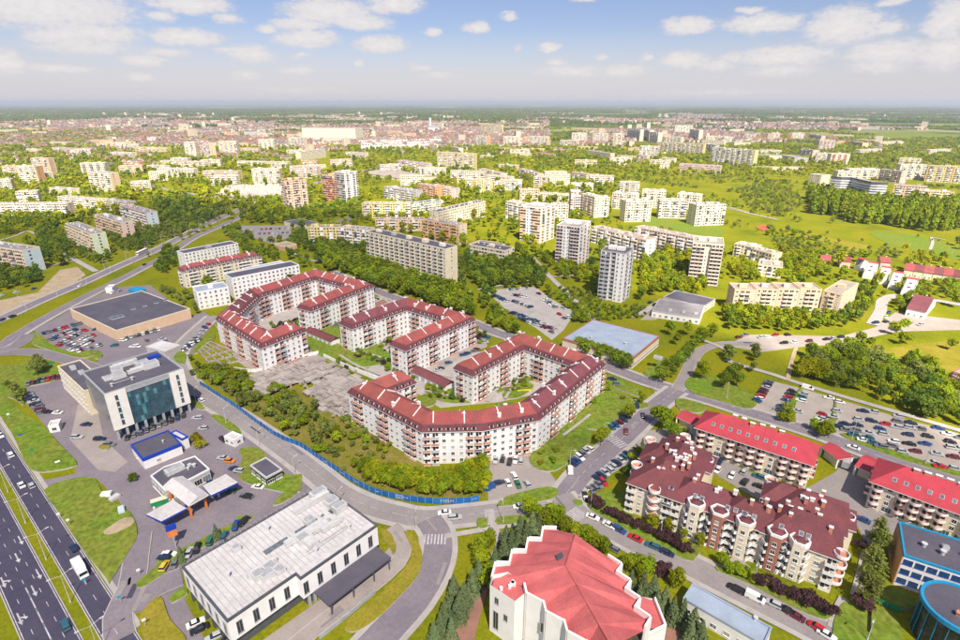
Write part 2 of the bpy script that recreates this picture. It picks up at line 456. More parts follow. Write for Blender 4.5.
ground_material()
b = MB()
ring = [0, 60, 160, 400, 900, 2000, 5000, 12000, 30000, 70000]
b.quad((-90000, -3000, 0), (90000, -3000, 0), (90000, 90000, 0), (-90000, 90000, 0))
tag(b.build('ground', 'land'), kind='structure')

# ---- paved areas -----------------------------------------------------------
sheet('parking_lot', [(34,330),(60,316),(82,302),(118,287),(150,285),(190,316),(205,312),(216,322),(196,345),(188,366),(150,350),(105,364),(95,358),(70,352),(45,343)], 'asphalt')
sheet('forecourt', [(18,393),(45,380),(60,374),(95,362),(150,347),(181,356),(181,372),(240,424),(285,456),(315,480),(322,488),(300,505),(182,570),(185,600),(205,640),(225,700),(190,720),(160,660),(140,612),(118,618),(101,598),(110,580),(134,545),(137,530),(118,500),(96,478),(46,489),(36,482),(75,474),(78,462),(60,450),(46,427),(28,405)], 'asphalt')
sheet('forecourt', [(78,405),(92,385),(104,440),(128,462),(115,472),(98,470),(70,440)], 'paving')
sheet('mall_apron', [(320,600),(372,566),(392,545),(400,548),(398,566),(372,592),(310,640),(250,700),(200,720),(235,660)], 'paving')
sheet('residential_yard', [(213,322),(240,352),(276,372),(310,340),(345,335),(350,350),(300,372),(262,378),(238,362)], 'paving')
sheet('residential_yard', [(300,318),(352,300),(385,296),(405,300),(372,318),(335,338),(318,328)], 'pavement_pale')
sheet('residential_yard', q6(320, 280, [(-10,270),(60,235),(380,115),(430,120),(300,185),(40,280)]), 'paving_red')
sheet('parking_lot', q6(320, 280, [(545,505),(900,362),(990,330),(1000,400),(860,450),(790,520),(700,548)]), 'paving')
sheet('courtyard', [(362,372),(398,352),(445,368),(470,352),(515,352),(560,372),(545,392),(500,402),(440,408),(420,395)], 'pavement_pale')
sheet('courtyard', [(215,318),(262,290),(300,292),(335,306),(330,325),(296,344),(265,345),(245,335)], 'pavement_pale')
sheet('courtyard', [(330,330),(395,315),(425,335),(400,360),(372,368),(345,352)], 'pavement_pale')
sheet('parking_lot', [(487,447),(530,452),(548,470),(556,481),(577,488),(562,502),(520,508),(488,500)], 'paving')
sheet('parking_lot', [(556,481),(590,452),(620,428),(632,418),(640,426),(600,462),(577,486)], 'paving')
sheet('parking_lot', q6(480, 280, [(20,60),(120,55),(330,40),(420,110),(570,195),(500,300),(430,360),(330,285),(180,200),(70,100)]), 'pavement_pale')
sheet('parking_lot', q4(3, 2, [(190,240),(310,270),(440,308),(740,398),(980,462),(1000,640),(860,600),(700,540),(480,470),(400,440),(300,410),(220,390),(115,345)]), 'paving_lit')
sheet('parking_lot', q4(3, 2, [(40,95),(110,60),(170,58),(480,66),(620,30),(700,-30),(960,0),(960,40),(760,45),(690,50),(500,95),(330,107),(170,128),(60,110)]), 'paving_lit')
sheet('residential_yard', [(686,436),(704,468),(752,496),(795,522),(803,506),(812,492),(832,500),(852,516),(868,548),(896,548),(906,525),(872,502),(866,472),(845,457),(836,472),(800,492),(740,468)], 'asphalt_light')
sheet('parking_lot', [(600,470),(640,432),(655,430),(700,425),(690,450),(650,452),(625,466),(612,474)], 'paving')
sheet('car_park_drive', [(715,572),(735,555),(760,575),(745,592)], 'paving')
sheet('parking_lot', q4(1, 1, [(0,262),(205,262),(205,305),(130,335),(50,312),(0,300)]), 'asphalt_light')
sheet('market_ground', q6(160, 100, [(330,560),(480,512),(745,508),(745,560),(560,600)]), 'paving_lit')
sheet('parking_lot', q4(1, 1, [(365,250),(440,222),(452,240),(400,262)]), 'asphalt')
sheet('school_yard', q4(2, 1, [(735,560),(860,565),(790,600),(700,640),(640,640)]), 'paving')
sheet('construction_ground', q4(0, 1, [(240,440),(310,428),(342,460),(290,500),(190,540),(40,605),(-60,640),(-40,570),(150,530)]), 'sand', False)
sheet('meadow', q4(3, 2, [(570,140),(700,110),(860,88),(980,95),(980,190),(900,300),(830,240),(740,170),(640,165)]), 'dry_grass', False, True)
sheet('meadow', q4(3, 1, [(330,290),(470,318),(600,345),(560,372),(430,330),(350,312)]), 'dry_grass', False, True)
sheet('meadow', q4(3, 1, [(600,290),(760,300),(960,350),(960,400),(840,370),(700,345)]), 'lawn', False, True)
sheet('meadow', q4(2, 1, [(655,265),(700,222),(820,250),(960,270),(960,310),(880,300),(760,280)]), 'lawn', False, True)
sheet('wild_lot', [(196,372),(240,392),(275,380),(330,400),(352,402),(398,440),(424,468),(470,470),(485,480),(484,498),(430,500),(376,488),(340,468),(300,442),(250,412)], 'wild_grass', False)
# ---- roads -----------------------------------------------------------------
HD = Vector((.763, -.646, 0)); HN = Vector((.646, .763, 0)); H0 = Vector((-158.5, 159.1, 0))
def hw(s, off): p = H0 + HD * s + HN * off; return (p.x, p.y)
def hw_road(off, w, m, name='road', **k): return road([hw(s, off) for s in (-260, -160, -60, 30, 120, 240, 330)], w, m, px=False, centre=False, name=name, **k)
hw_road(-3.1, 6.3, 'asphalt_dark')
left_way = hw_road(-14.3, 9.8, 'asphalt_dark')
strip('pavement', spline([Vector((*hw(s, 1.3), 0)) for s in (-160, -60, 40, 92)], 5), 1.4, 'pavement_pale', False)
strip('pavement', spline([Vector((*hw(s, 1.3), 0)) for s in (118, 200, 300)], 5), 1.4, 'pavement_pale', False)
strip('pavement', spline([Vector((*hw(s, -24.5), 0)) for s in (-60, 40, 300)], 5), 2.0, 'pavement_pale', False)
R1U = [(-60,343),(0,319),(42,300),(80,284),(117,267),(160,248),(193,231),(227,215),(249,206),(284,193),(330,179),(414,158),(454,144),(500,134)]
road(R1U, 7.6, 'asphalt', 2.2)
road([(-60,366),(0,346),(12,338),(42,320),(75,302),(117,281),(144,267),(165,256),(193,238),(218,227),(239,217),(250,210)], 7.0, 'asphalt', 2.0, walk_sides=(-1,))
road([(30,170),(110,178),(165,189),(193,194),(243,201),(254,207)], 8, 'asphalt_light')
road([(-40,356),(0,353),(25,352),(50,355),(75,362),(100,372)], 8.0, 'asphalt', centre=False)
road([(-40,350),(-10,352),(16,346),(30,334)], 8.0, 'asphalt', centre=False)
R2 = [(214,316),(195,333),(180,350),(178,366),(196,391),(240,419),(285,450),(315,473),(340,493),(370,507),(400,515),(425,519),(480,514),(517,509),(545,504),(566,497)]
road(R2, 7.6, 'asphalt_light', 1.6)
R3 = [(677,390),(655,407),(635,427),(615,445),(595,462),(577,480),(564,498)]
R4 = [(330,272),(365,286),(392,297),(430,309),(470,322),(500,334),(560,352),(607,367),(642,380),(677,391),(712,401),(740,410),(780,422),(820,435),(860,450),(920,471),(1010,500)]
road(R4, 7.4, 'asphalt', 1.6)
road([(677,391),(684,378),(692,362),(702,350),(725,344),(760,344)], 5.5, 'asphalt_light', centre=False)
road(R3, 8.0, 'asphalt', 1.6)
R3B = [(560,496),(580,516),(610,529),(642,546),(675,559),(720,581),(770,606),(802,622),(845,646),(900,680)]
road(R3B, 8.4, 'asphalt_light', 1.4, centre=False)
R5 = [(428,520),(437,533),(438,552),(432,572),(415,600),(390,628),(365,655),(335,690)]
road(R5, 8.6, 'asphalt', 1.4, centre=False)
road([(392,527),(402,538),(402,556),(386,575),(327,620),(285,655),(250,690)], 4.6, 'paving', centre=False)
road([(138,612),(150,592),(182,577)], 7, 'asphalt', centre=False)
road([(121,640),(118,615),(132,585),(136,560),(140,535)], 6.5, 'asphalt', centre=False)
road([(872,325),(880,312),(884,300),(905,296),(960,305)], 6, 'pavement_pale', centre=False)
road([(640,560 - 245),(655,305),(668,300),(690,311)], 4, 'pavement_pale', centre=False)
# ---- footpaths -------------------------------------------------------------
def path(pts, w=2.2, m='pavement_pale'): strip('path', spline(GP(pts), 3), w, m, False)
path([(725,360),(745,367),(770,374),(800,384),(860,402),(970,434)], 3.2)
path(q4(3, 2, [(270,245),(285,170),(305,110)]), 2.0, 'sand')
path(q4(3, 2, [(-20,250),(20,300),(60,350)]), 2.0)
path([(445,537),(480,531),(522,524)], 2.0); path([(491,514),(493,525),(500,543),(492,560)], 2.2)
path([(484,575),(476,598),(468,625),(460,660)], 5, 'paving_red')
path([(648,600),(664,606),(672,625),(668,660)], 5, 'paving_red')
path(q4(0, 1, [(255,370),(300,400),(385,447)]), 4.5); path(q4(0, 1, [(-10,325),(60,305),(110,285),(155,305)]), 3)
path(q4(0, 1, [(180,430),(240,415),(275,400)]), 2)
path([(530,255),(550,277),(572,298),(592,320)], 4.2); path([(478,290),(500,286),(537,280)], 2.6); path([(548,277),(570,276),(585,273)], 2.6)
path([(633,318),(650,308),(662,300)], 2.5)
path(q6(640, 200, [(520,40),(680,85),(830,120)]), 2.6)
path(q4(1, 1, [(180,340),(215,375),(330,410),(440,385),(370,370)]), 2.4)
path(q4(3, 3, [(540,470),(565,380),(585,290)]), 2.6); path(q4(3, 3, [(455,600),(470,540),(500,480)]), 3)
path(q4(3, 1, [(20,190),(120,215),(230,240)]), 2.5)
path(q4(3, 1, [(840,360),(850,330),(845,310)]), 2.5); path(q4(3, 1, [(845,310),(900,320)]), 2.5)
path([(336,352),(365,370),(395,385),(420,372),(452,378)], 1.6); path([(385,300),(420,330),(412,352)], 1.6)
path([(487,402),(500,385),(515,372),(540,362)], 2.4)
path([(575,398),(600,410)], 3.0)
path([(700,340),(715,345),(728,352)], 2.5)
# ---- raised lawns and islands ------------------------------------------------
def island(pts, m='lawn', smooth=True): return sheet('lawn', pts, m, False, smooth, .10)
island(q4(0, 3, [(182,42),(290,0),(375,-3),(412,58),(440,92),(490,108),(527,142),(548,190),(548,238),(528,272),(445,405),(425,395),(300,235),(240,140)]))
ZC[0] += .11
sheet('sand_patch', q4(0, 3, [(415,212),(450,185),(500,155),(535,160),(530,185),(470,215),(430,225)]), 'sand', False, True)
ZC[0] -= .11
island(q4(0, 2, [(0,292),(60,345),(110,385),(180,432),(240,500),(305,570),(290,592),(180,612),(125,600),(90,545),(55,470),(0,375)]))
island(q4(0, 2, [(-20,195),(60,180),(130,172),(230,190),(222,242),(150,262),(105,275),(95,340),(60,320),(-20,285)]))
island(q4(0, 3, [(545,420),(600,372),(645,338),(665,372),(620,405),(565,437)]))
island(q4(0, 3, [(558,560),(580,520),(625,475),(650,480),(680,560),(745,650),(600,660)]), 'dry_grass')
island(q4(0, 3, [(682,470),(735,436),(752,458),(690,497)]))
island(q4(0, 3, [(630,330),(760,265),(860,215),(960,165),(960,185),(870,240),(740,315),(650,350)]))
island(q4(1, 3, [(-10,150),(60,150),(20,175),(-10,185)]))
island(q4(1, 3, [(135,95),(185,40),(180,0),(245,-20),(240,40),(200,80),(145,105)]))
island(q4(1, 2, [(0,640),(10,560),(0,520),(80,520),(150,600),(230,640),(240,690),(160,690)]))
island(q4(1, 3, [(655,210),(690,225),(728,290),(715,380),(640,470),(560,550),(470,610),(420,600),(440,555),(540,480),(620,400),(685,320),(680,260)]), 'dry_grass')
island(q4(1, 3, [(565,200),(600,215),(625,270),(615,305),(595,260),(570,235)]), 'dry_grass')
island(q4(0, 2, [(160,60),(210,100),(280,130),(360,125),(400,130),(330,155),(240,135),(175,115),(130,95),(140,60)]))
island(q4(0, 2, [(380,140),(395,125),(412,145),(395,158),(378,155)]))
island(q4(0, 2, [(845,390),(880,385),(960,440),(960,465),(930,455)])); island(q4(0, 2, [(760,320),(800,335),(820,360),(790,358)]))
island(q4(0, 2, [(695,160),(715,130),(745,140),(735,180)])); island(q4(0, 2, [(395,510),(430,495),(440,515),(415,525)]), 'dry_grass')
island(q4(0, 2, [(775,120),(850,55),(855,85),(790,135)]), 'lawn')
island(q4(2, 2, [(372,398),(500,285),(622,322),(600,348),(482,440)])); island(q4(2, 2, [(198,555),(335,415),(448,470),(300,606)]))
island(q4(2, 2, [(505,225),(560,240),(640,280),(655,300),(640,310),(520,265)])); island(q4(2, 2, [(600,345),(640,330),(680,345),(650,360)]))
island(q4(2, 3, [(68,105),(110,70),(270,32),(312,50),(290,80),(180,100),(90,110)])); island(q4(2, 3, [(70,155),(190,148),(185,172),(75,185)]))
island(q4(2, 3, [(375,85),(400,85),(412,100),(395,110),(378,98)])); island(q4(2, 3, [(-10,160),(28,160),(25,195),(-10,195)]))
island(q4(2, 3, [(430,110),(470,60),(590,50),(590,120),(660,180),(760,240),(880,270),(860,320),(820,325),(640,240),(520,170)]))
island(q4(3, 3, [(-10,350),(60,380),(200,440),(300,470),(440,530),(420,565),(300,520),(120,425),(-10,370)]))
island(q4(3, 3, [(495,495),(592,510),(592,650),(470,650),(450,590)])); island(q4(3, 3, [(605,515),(690,540),(725,650),(598,650)]))
island(q4(3, 3, [(640,425),(780,480),(745,525),(620,490)]))
island(q4(2, 2, [(820,260),(860,225),(970,240),(1100,310),(1080,360),(960,330),(860,300)])); island(q4(2, 2, [(780,330),(800,318),(900,345),(880,375),(800,360)]))
island(q4(2, 2, [(655,220),(690,180),(730,165),(735,240),(700,240)]))
island(q4(3, 2, [(480,460),(540,465),(700,530),(880,590),(980,620),(980,640),(860,605),(700,555),(540,495)]))
island(q4(3, 2, [(225,385),(250,350),(300,300),(330,262),(335,270),(300,350),(300,415),(250,405)])); island(q4(3, 2, [(360,430),(380,400),(440,400),(460,320),(465,325),(455,455),(400,455)]))
for pts in ([(120,200),(165,208),(150,222),(130,215)], [(170,225),(225,220),(235,240),(195,250)], [(90,300),(150,250),(215,265),(165,310),(110,318)], [(60,275),(85,265),(100,280),(75,295)], [(55,345),(100,330),(150,335),(110,350)]):
    island(q4(2, 2, pts))
for pts in ([(300,330),(330,310),(390,355),(350,368),(310,350)],): island([(x, y) for x, y in pts], 'lawn')
island([(342,342),(368,352),(410,366),(402,372),(372,362),(345,352)], 'lawn'); island([(352,334),(372,326),(385,340),(368,350)], 'lawn')
island(q6(160, 280, [(805,245),(860,285),(957,370),(957,430),(870,380),(870,330)]), 'lawn')
island([(425,386),(440,381),(452,390),(475,398),(470,404),(440,402)], 'lawn'); island([(420,398),(432,394),(436,404),(424,408)], 'lawn')
island([(610,390),(630,398),(640,410),(622,404)], 'lawn')

# ---- road markings -------------------------------------------------------------
def mark_z(p): return ground_z(p) + .004
def zebra(a, b_, width, n, parent=None):
    a, b_ = P(*a), P(*b_); t = (b_ - a); L = t.length; t.normalize(); nn = Vector((-t.y, t.x, 0)) * width / 2
    m = MB(); st = L / (2 * n - 1); z = max(mark_z(a + (b_ - a) * k / 4) for k in range(5))
    for i in range(n):
        p, q = a + t * st * 2 * i, a + t * st * (2 * i + 1)
        m.quad(*[(v.x, v.y, z) for v in (p - nn, q - nn, q + nn, p + nn)])
    o = m.build('zebra_crossing', 'paint_white'); tag(o, kind='structure')
zebra((571,511), (582,519), 5, 7); zebra((424,540), (446,540), 4.2, 7); zebra((610,437), (624,447), 4.5, 7); zebra((485,514), (494,513), 3.6, 5)
def hmark(s0, off, L, w, b):
    p = [hw(s0, off - w / 2), hw(s0 + L, off - w / 2), hw(s0 + L, off + w / 2), hw(s0, off + w / 2)]
    z = mark_z(Vector(hw(s0, off))); b.quad(*[(x, y, z) for x, y in p])
m1 = MB(); m2 = MB()
for k in range(-22, 40):
    hmark(k * 8.0, -3.1, 2.6, .15, m1)
    for off in (-12.0, -14.4, -16.9): hmark(k * 7.0 + 2, off, 2.2, .15, m2)
for off in (-.3, -5.9): hmark(-200, off, 500, .2, m1)
hmark(55, -14.4, 40, .3, m2); hmark(-200, -9.75, 500, .2, m2); hmark(-200, -18.85, 500, .2, m2)
tag(m1.build('lane_marking', 'paint_white'), kind='structure'); tag(m2.build('lane_marking', 'paint_white'), kind='structure')
am = MB()     # straight-ahead arrow
am.quad((-2.6, -.18, 0), (1.0, -.18, 0), (1.0, .18, 0), (-2.6, .18, 0)); am.tri((1.0, -.6, 0), (2.8, 0, 0), (1.0, .6, 0))
am2 = MB(); am2.v, am2.f, am2.m = list(am.v), list(am.f), list(am.m)
am2.quad((-.6, .18, 0), (.0, .18, 0), (.7, 1.0, 0), (.1, 1.0, 0)); am2.tri((-.2, .9, 0), (1.3, .95, 0), (.9, 1.7, 0))
arrow, arrow2 = am.mesh('arrow_marking', 'paint_white'), am2.mesh('arrow_marking', 'paint_white')
hr = math.atan2(HD.y, HD.x)
for s, off, k in [(2,-13.2,0),(-8,-10.8,0),(40,-13.2,0),(32,-10.8,0),(58,-13.2,0),(52,-10.8,0),(28,-18.0,1),(48,-18.0,1),(66,-18.0,1),(8,-18.0,1)]:
    x, y = hw(s, off); o = inst('arrow_marking', arrow2 if k else arrow, left_way, (x, y, mark_z((x, y)) + .002), hr)
sheet('sports_court', q6(640, 200, [(690,165),(735,150),(782,163),(737,188)]), 'track_red', True)
# ---- repairs, covers and stains in the carriageways
PR = random.Random(3)
for k in range(60):
    pth, w = PR.choice(ROADS[2:]); i = PR.randrange(len(pth) - 1); c = pth[i]
    if c.length > 330: continue
    t = (pth[i + 1] - c).normalized(); n = Vector((-t.y, t.x, 0)); c = c + n * PR.uniform(-.3, .3) * w; L_, W_ = PR.uniform(1.5, 9), PR.uniform(.6, 1.8); z = mark_z(c) + .001; m = MB()
    m.quad(*[(v.x, v.y, z) for v in (c, c + t * L_, c + t * L_ + n * W_, c + n * W_)]); tag(m.build('asphalt_patch', PR.choice(['asphalt', 'asphalt', 'asphalt_light', 'asphalt_light', 'asphalt_dark'])), kind='structure')
# ---- garden paths laid on the raised lawns
def garden_path(pts, w=1.3, m='pavement_pale'):
    ZC[0] += .115; strip('path', spline(GP(pts), 2), w, m, False); ZC[0] -= .11
for q in ([(318,334),(345,347),(380,358),(412,368)], [(352,333),(370,340),(388,352),(396,362)], [(340,356),(356,366),(380,376)], [(392,322),(400,335),(418,347)], [(488,395),(505,388),(522,392)], [(505,400),(515,385),(530,372)], [(425,392),(445,396),(470,402)], [(280,332),(296,326),(312,322)], [(290,340),(288,330),(278,322)], [(492,372),(505,366),(520,360)], [(563,437),(575,428),(590,416)]): garden_path(q)
# ------------------------------------------------------------------ shared pieces of buildings
MESH = {}
def window_mesh(w, h, frame='trim_white', pane='glass_dark', bars=1):
    k = ('win', w, h, frame, pane, bars)
    if k in MESH: return MESH[k]
    b = MB(); f = .09
    b.box((0, -.02, 0), (w, .04, h), 0, 1)
    for x in (-w / 2 + f / 2, w / 2 - f / 2): b.box((x, -.05, 0), (f, .10, h))
    for z in (0, h - f): b.box((0, -.052, z), (w - 2 * f, .10, f))
    for i in range(bars): b.box((-w / 2 + w * (i + 1) / (bars + 1), -.045, f), (.07, .09, h - 2 * f))
    b.box((0, -.11, -.07), (w + .2, .22, .07))
    MESH[k] = b.mesh('window', [frame, pane]); return MESH[k]
def balcony_mesh(w, d, par='terracotta', slab='trim_white', curved=False):
    k = ('balc', w, d, par, slab, curved)
    if k in MESH: return MESH[k]
    b = MB()
    b.box((-w * .18, -.03, .1), (.9, .06, 2.1), 0, 2); b.box((w * .22, -.03, .9), (.9, .06, 1.25), 0, 2)   # glazed door and window behind
    if not curved:
        b.box((0, -d / 2, -.12), (w, d, .16), 0, 1)
        b.box((0, -d + .04, .12), (w, .07, .80)); b.box((0, -d + .04, .97), (w, .10, .06), 0, 1)
        for s in (-1, 1): b.box((s * (w / 2 - .04), -d / 2, .12), (.07, d - .16, .80))
    else:
        n = 8; pts = [(-w / 2 + w * i / n, -d * (.35 + .65 * math.sin(math.pi * i / n))) for i in range(n + 1)]
        b.prism([(w / 2, 0), (-w / 2, 0)] + pts, -.15, .05, 1, bottom=True)
        for i in range(n):
            (x0, y0), (x1, y1) = pts[i], pts[i + 1]
            b.obox((x0, y0, .05), (x1 - x0, y1 - y0, 0), (0, .09, 0), (0, 0, .85))
    MESH[k] = b.mesh('balcony', [par, slab, 'glass_dark']); return MESH[k]
def dormer_mesh(w=1.7, h=1.5, d=1.6):
    k = ('dorm', w, h, d)
    if k in MESH: return MESH[k]
    b = MB()
    b.box((0, d / 2 - .1, 0), (w, d, h)); b.box((0, -.13, .25), (w - .5, .06, h - .5), 0, 1)
    b.box((0, d / 2 - .2, h), (w + .3, d + .3, .12), 0, 2)
    MESH[k] = b.mesh('dormer', ['trim_white', 'glass_dark', 'roof_band']); return MESH[k]
def chimney_mesh(w=.9, d=.7, h=1.6, m='trim_white', cap='trim_white'):
    k = ('chim', w, d, h, m, cap)
    if k in MESH: return MESH[k]
    b = MB(); b.box((0, 0, 0), (w, d, h)); b.box((0, 0, h), (w + .2, d + .2, .12), 0, 1)
    for x in (-.2, .2): b.cyl((x, 0, h + .12), .12, .3, 6, 1)
    MESH[k] = b.mesh('chimney', [m, cap]); return MESH[k]
def skylight_mesh():
    k = 'sky'
    if k in MESH: return MESH[k]
    b = MB(); b.box((0, 0, 0), (1.2, 1.5, .12)); b.box((0, 0, .12), (1.0, 1.3, .03), 0, 1)
    MESH[k] = b.mesh('skylight', ['metal_pale', 'glass_pale']); return MESH[k]

WR = random.Random(77)
ROOFY = {'chimney', 'dormer', 'skylight', 'roof_planter', 'fire_wall', 'roof_hut', 'air_unit', 'air_duct', 'roof_light', 'roof_vent', 'roof_vents', 'pipe', 'roof_rail', 'membrane_seams', 'roof_sign', 'ridge_tiles', 'ridge_cap'}
WALLY = {'window', 'balcony', 'garage_door', 'end_panel', 'facade_strip', 'plinth', 'round_balcony'}
class Bldg:
    def __init__(s, name, label, cat, loc, group=None, near=True):
        s.root = thing(name, label, cat, (loc[0], loc[1], 0), group)
        s.near = near; s.n = {}; s.acc = {}; s.on = {}
    def host(s, name):
        """roof pieces belong to the roof, openings to the wall"""
        k = 'roof' if name in ROOFY else 'wall' if name in WALLY else None
        return s.on.get(k, s.root)
    def piece(s, name, me, loc, rz=0, cap=300):
        """one part of its own while there are fewer than 300 of that name, then joined"""
        c = s.n.get(name, 0)
        if s.near and c < cap:
            s.n[name] = c + 1; return inst(name, me, s.host(name), loc, rz)
        key = (name, me.name)
        if key not in s.acc: s.acc[key] = (MB(), [m for m in me.materials])
        b = s.acc[key][0]; n0 = len(b.v); ca, sa = math.cos(rz), math.sin(rz)
        for v in me.vertices:
            x, y, z = v.co; b.v.append((loc[0] + x * ca - y * sa, loc[1] + x * sa + y * ca, loc[2] + z))
        for p in me.polygons: b.f.append(tuple(n0 + i for i in p.vertices)); b.m.append(p.material_index)
    def flat(s, key, mats):
        if key not in s.acc: s.acc[key] = (MB(), mats)
        return s.acc[key][0]
    def part(s, name, mb, mats, **k):
        o = mb.build(name, mats, s.host(name), **k)
        if name in ('roof', 'wall', 'gable_roof') and name not in s.on: s.on[name] = o
        return o
    def done(s):
        for key, (b, mats) in s.acc.items():
            nm = key[0] if isinstance(key, tuple) else key
            nm = {'window': 'window_rows', 'balcony': 'balcony_rows'}.get(nm, nm)
            o = b.build(nm, mats, s.host(key[0] if isinstance(key, tuple) else key)); o['kind'] = 'stuff'
def faces_camera(A, B, lim=-.10):
    t = (Vector(B) - Vector(A)); n = Vector((t.y, -t.x, 0)).normalized(); mid = (Vector(A) + Vector(B)) / 2
    v = Vector((-mid.x, -mid.y, 0)).normalized()
    return n.dot(v) > lim
def facade(B_, A, B, z0, floors, fh, pat, bay=3.0, win=(1.3, 1.45), balc=(2.7, 1.1, 'terracotta', 'trim_white'), pane='glass_dark', frame='trim_white', curved=False, phase=0, skip=None):
    A, B = Vector((A[0], A[1], 0)), Vector((B[0], B[1], 0)); t = B - A; L = t.length
    if L < 1.5 or not faces_camera(A, B): return
    t.normalize(); out = Vector((t.y, -t.x, 0)); rz = math.atan2(t.y, t.x); n = max(1, round(L / bay)); st = L / n
    for i in range(n):
        ch = pat[(i + phase) % len(pat)]
        if ch == '.': continue
        c = A + t * (st * (i + .5))
        for f in range(floors):
            z = z0 + f * fh
            if skip and (i, f) in skip: continue
            if ch in 'wWd':
                ww = {'w': win[0], 'W': win[0] * 1.6, 'd': win[0] * .8}[ch]
                if B_.near: B_.piece('window', window_mesh(round(ww, 2), win[1], frame, pane if pane != 'glass_dark' or WR.random() < .6 else WR.choice(['glass_pale', 'curtain']), 2 if ch == 'W' else 1), c + Vector((0, 0, z + .85)), rz)
                else:
                    m = B_.flat('window', [pane, 'glass_pale', 'curtain']); o = c + out * .05 + Vector((0, 0, z + .8)) - t * (ww / 2)
                    m.quad(o, o + t * ww, o + t * ww + Vector((0, 0, win[1])), o + Vector((0, 0, win[1])), WR.choice([0, 0, 0, 1, 2]))
            elif ch == 'b':
                if B_.near: B_.piece('balcony', balcony_mesh(round(min(balc[0], st - .15), 1), balc[1], balc[2] if WR.random() < .82 else WR.choice(['cream_wall', 'trim_white', 'glass_pale', 'grey_wall']), balc[3], curved), c + Vector((0, 0, z + .12)), rz)
                else:
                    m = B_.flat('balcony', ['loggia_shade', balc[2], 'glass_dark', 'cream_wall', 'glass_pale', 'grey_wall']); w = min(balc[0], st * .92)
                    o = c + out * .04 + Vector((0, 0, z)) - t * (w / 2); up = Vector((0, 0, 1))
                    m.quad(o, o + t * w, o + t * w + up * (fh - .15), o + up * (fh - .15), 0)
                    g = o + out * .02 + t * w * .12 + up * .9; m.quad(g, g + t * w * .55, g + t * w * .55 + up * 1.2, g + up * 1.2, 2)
                    m.obox(o - up * .1, t * w, out * balc[1], up * (1.08 if WR.random() < .8 else 2.4), 1 if WR.random() < .75 else WR.choice([3, 4, 5]))

def mitre(pts, off):
    """offset an open polyline sideways (left positive) with mitred joints"""
    out = []; n = len(pts)
    for i in range(n):
        ds = []
        if i > 0: d = pts[i] - pts[i - 1]; ds.append(Vector((-d.y, d.x, 0)).normalized())
        if i < n - 1: d = pts[i + 1] - pts[i]; ds.append(Vector((-d.y, d.x, 0)).normalized())
        if len(ds) == 1: out.append(pts[i] + ds[0] * off)
        else:
            m = (ds[0] + ds[1]).normalized(); out.append(pts[i] + m * (off / max(.35, m.dot(ds[0]))))
    return out
def shift_ends(pts, d):
    p = [v.copy() for v in pts]; p[0] = p[0] + (p[0] - p[1]).normalized() * d; p[-1] = p[-1] + (p[-1] - p[-2]).normalized() * d
    return p

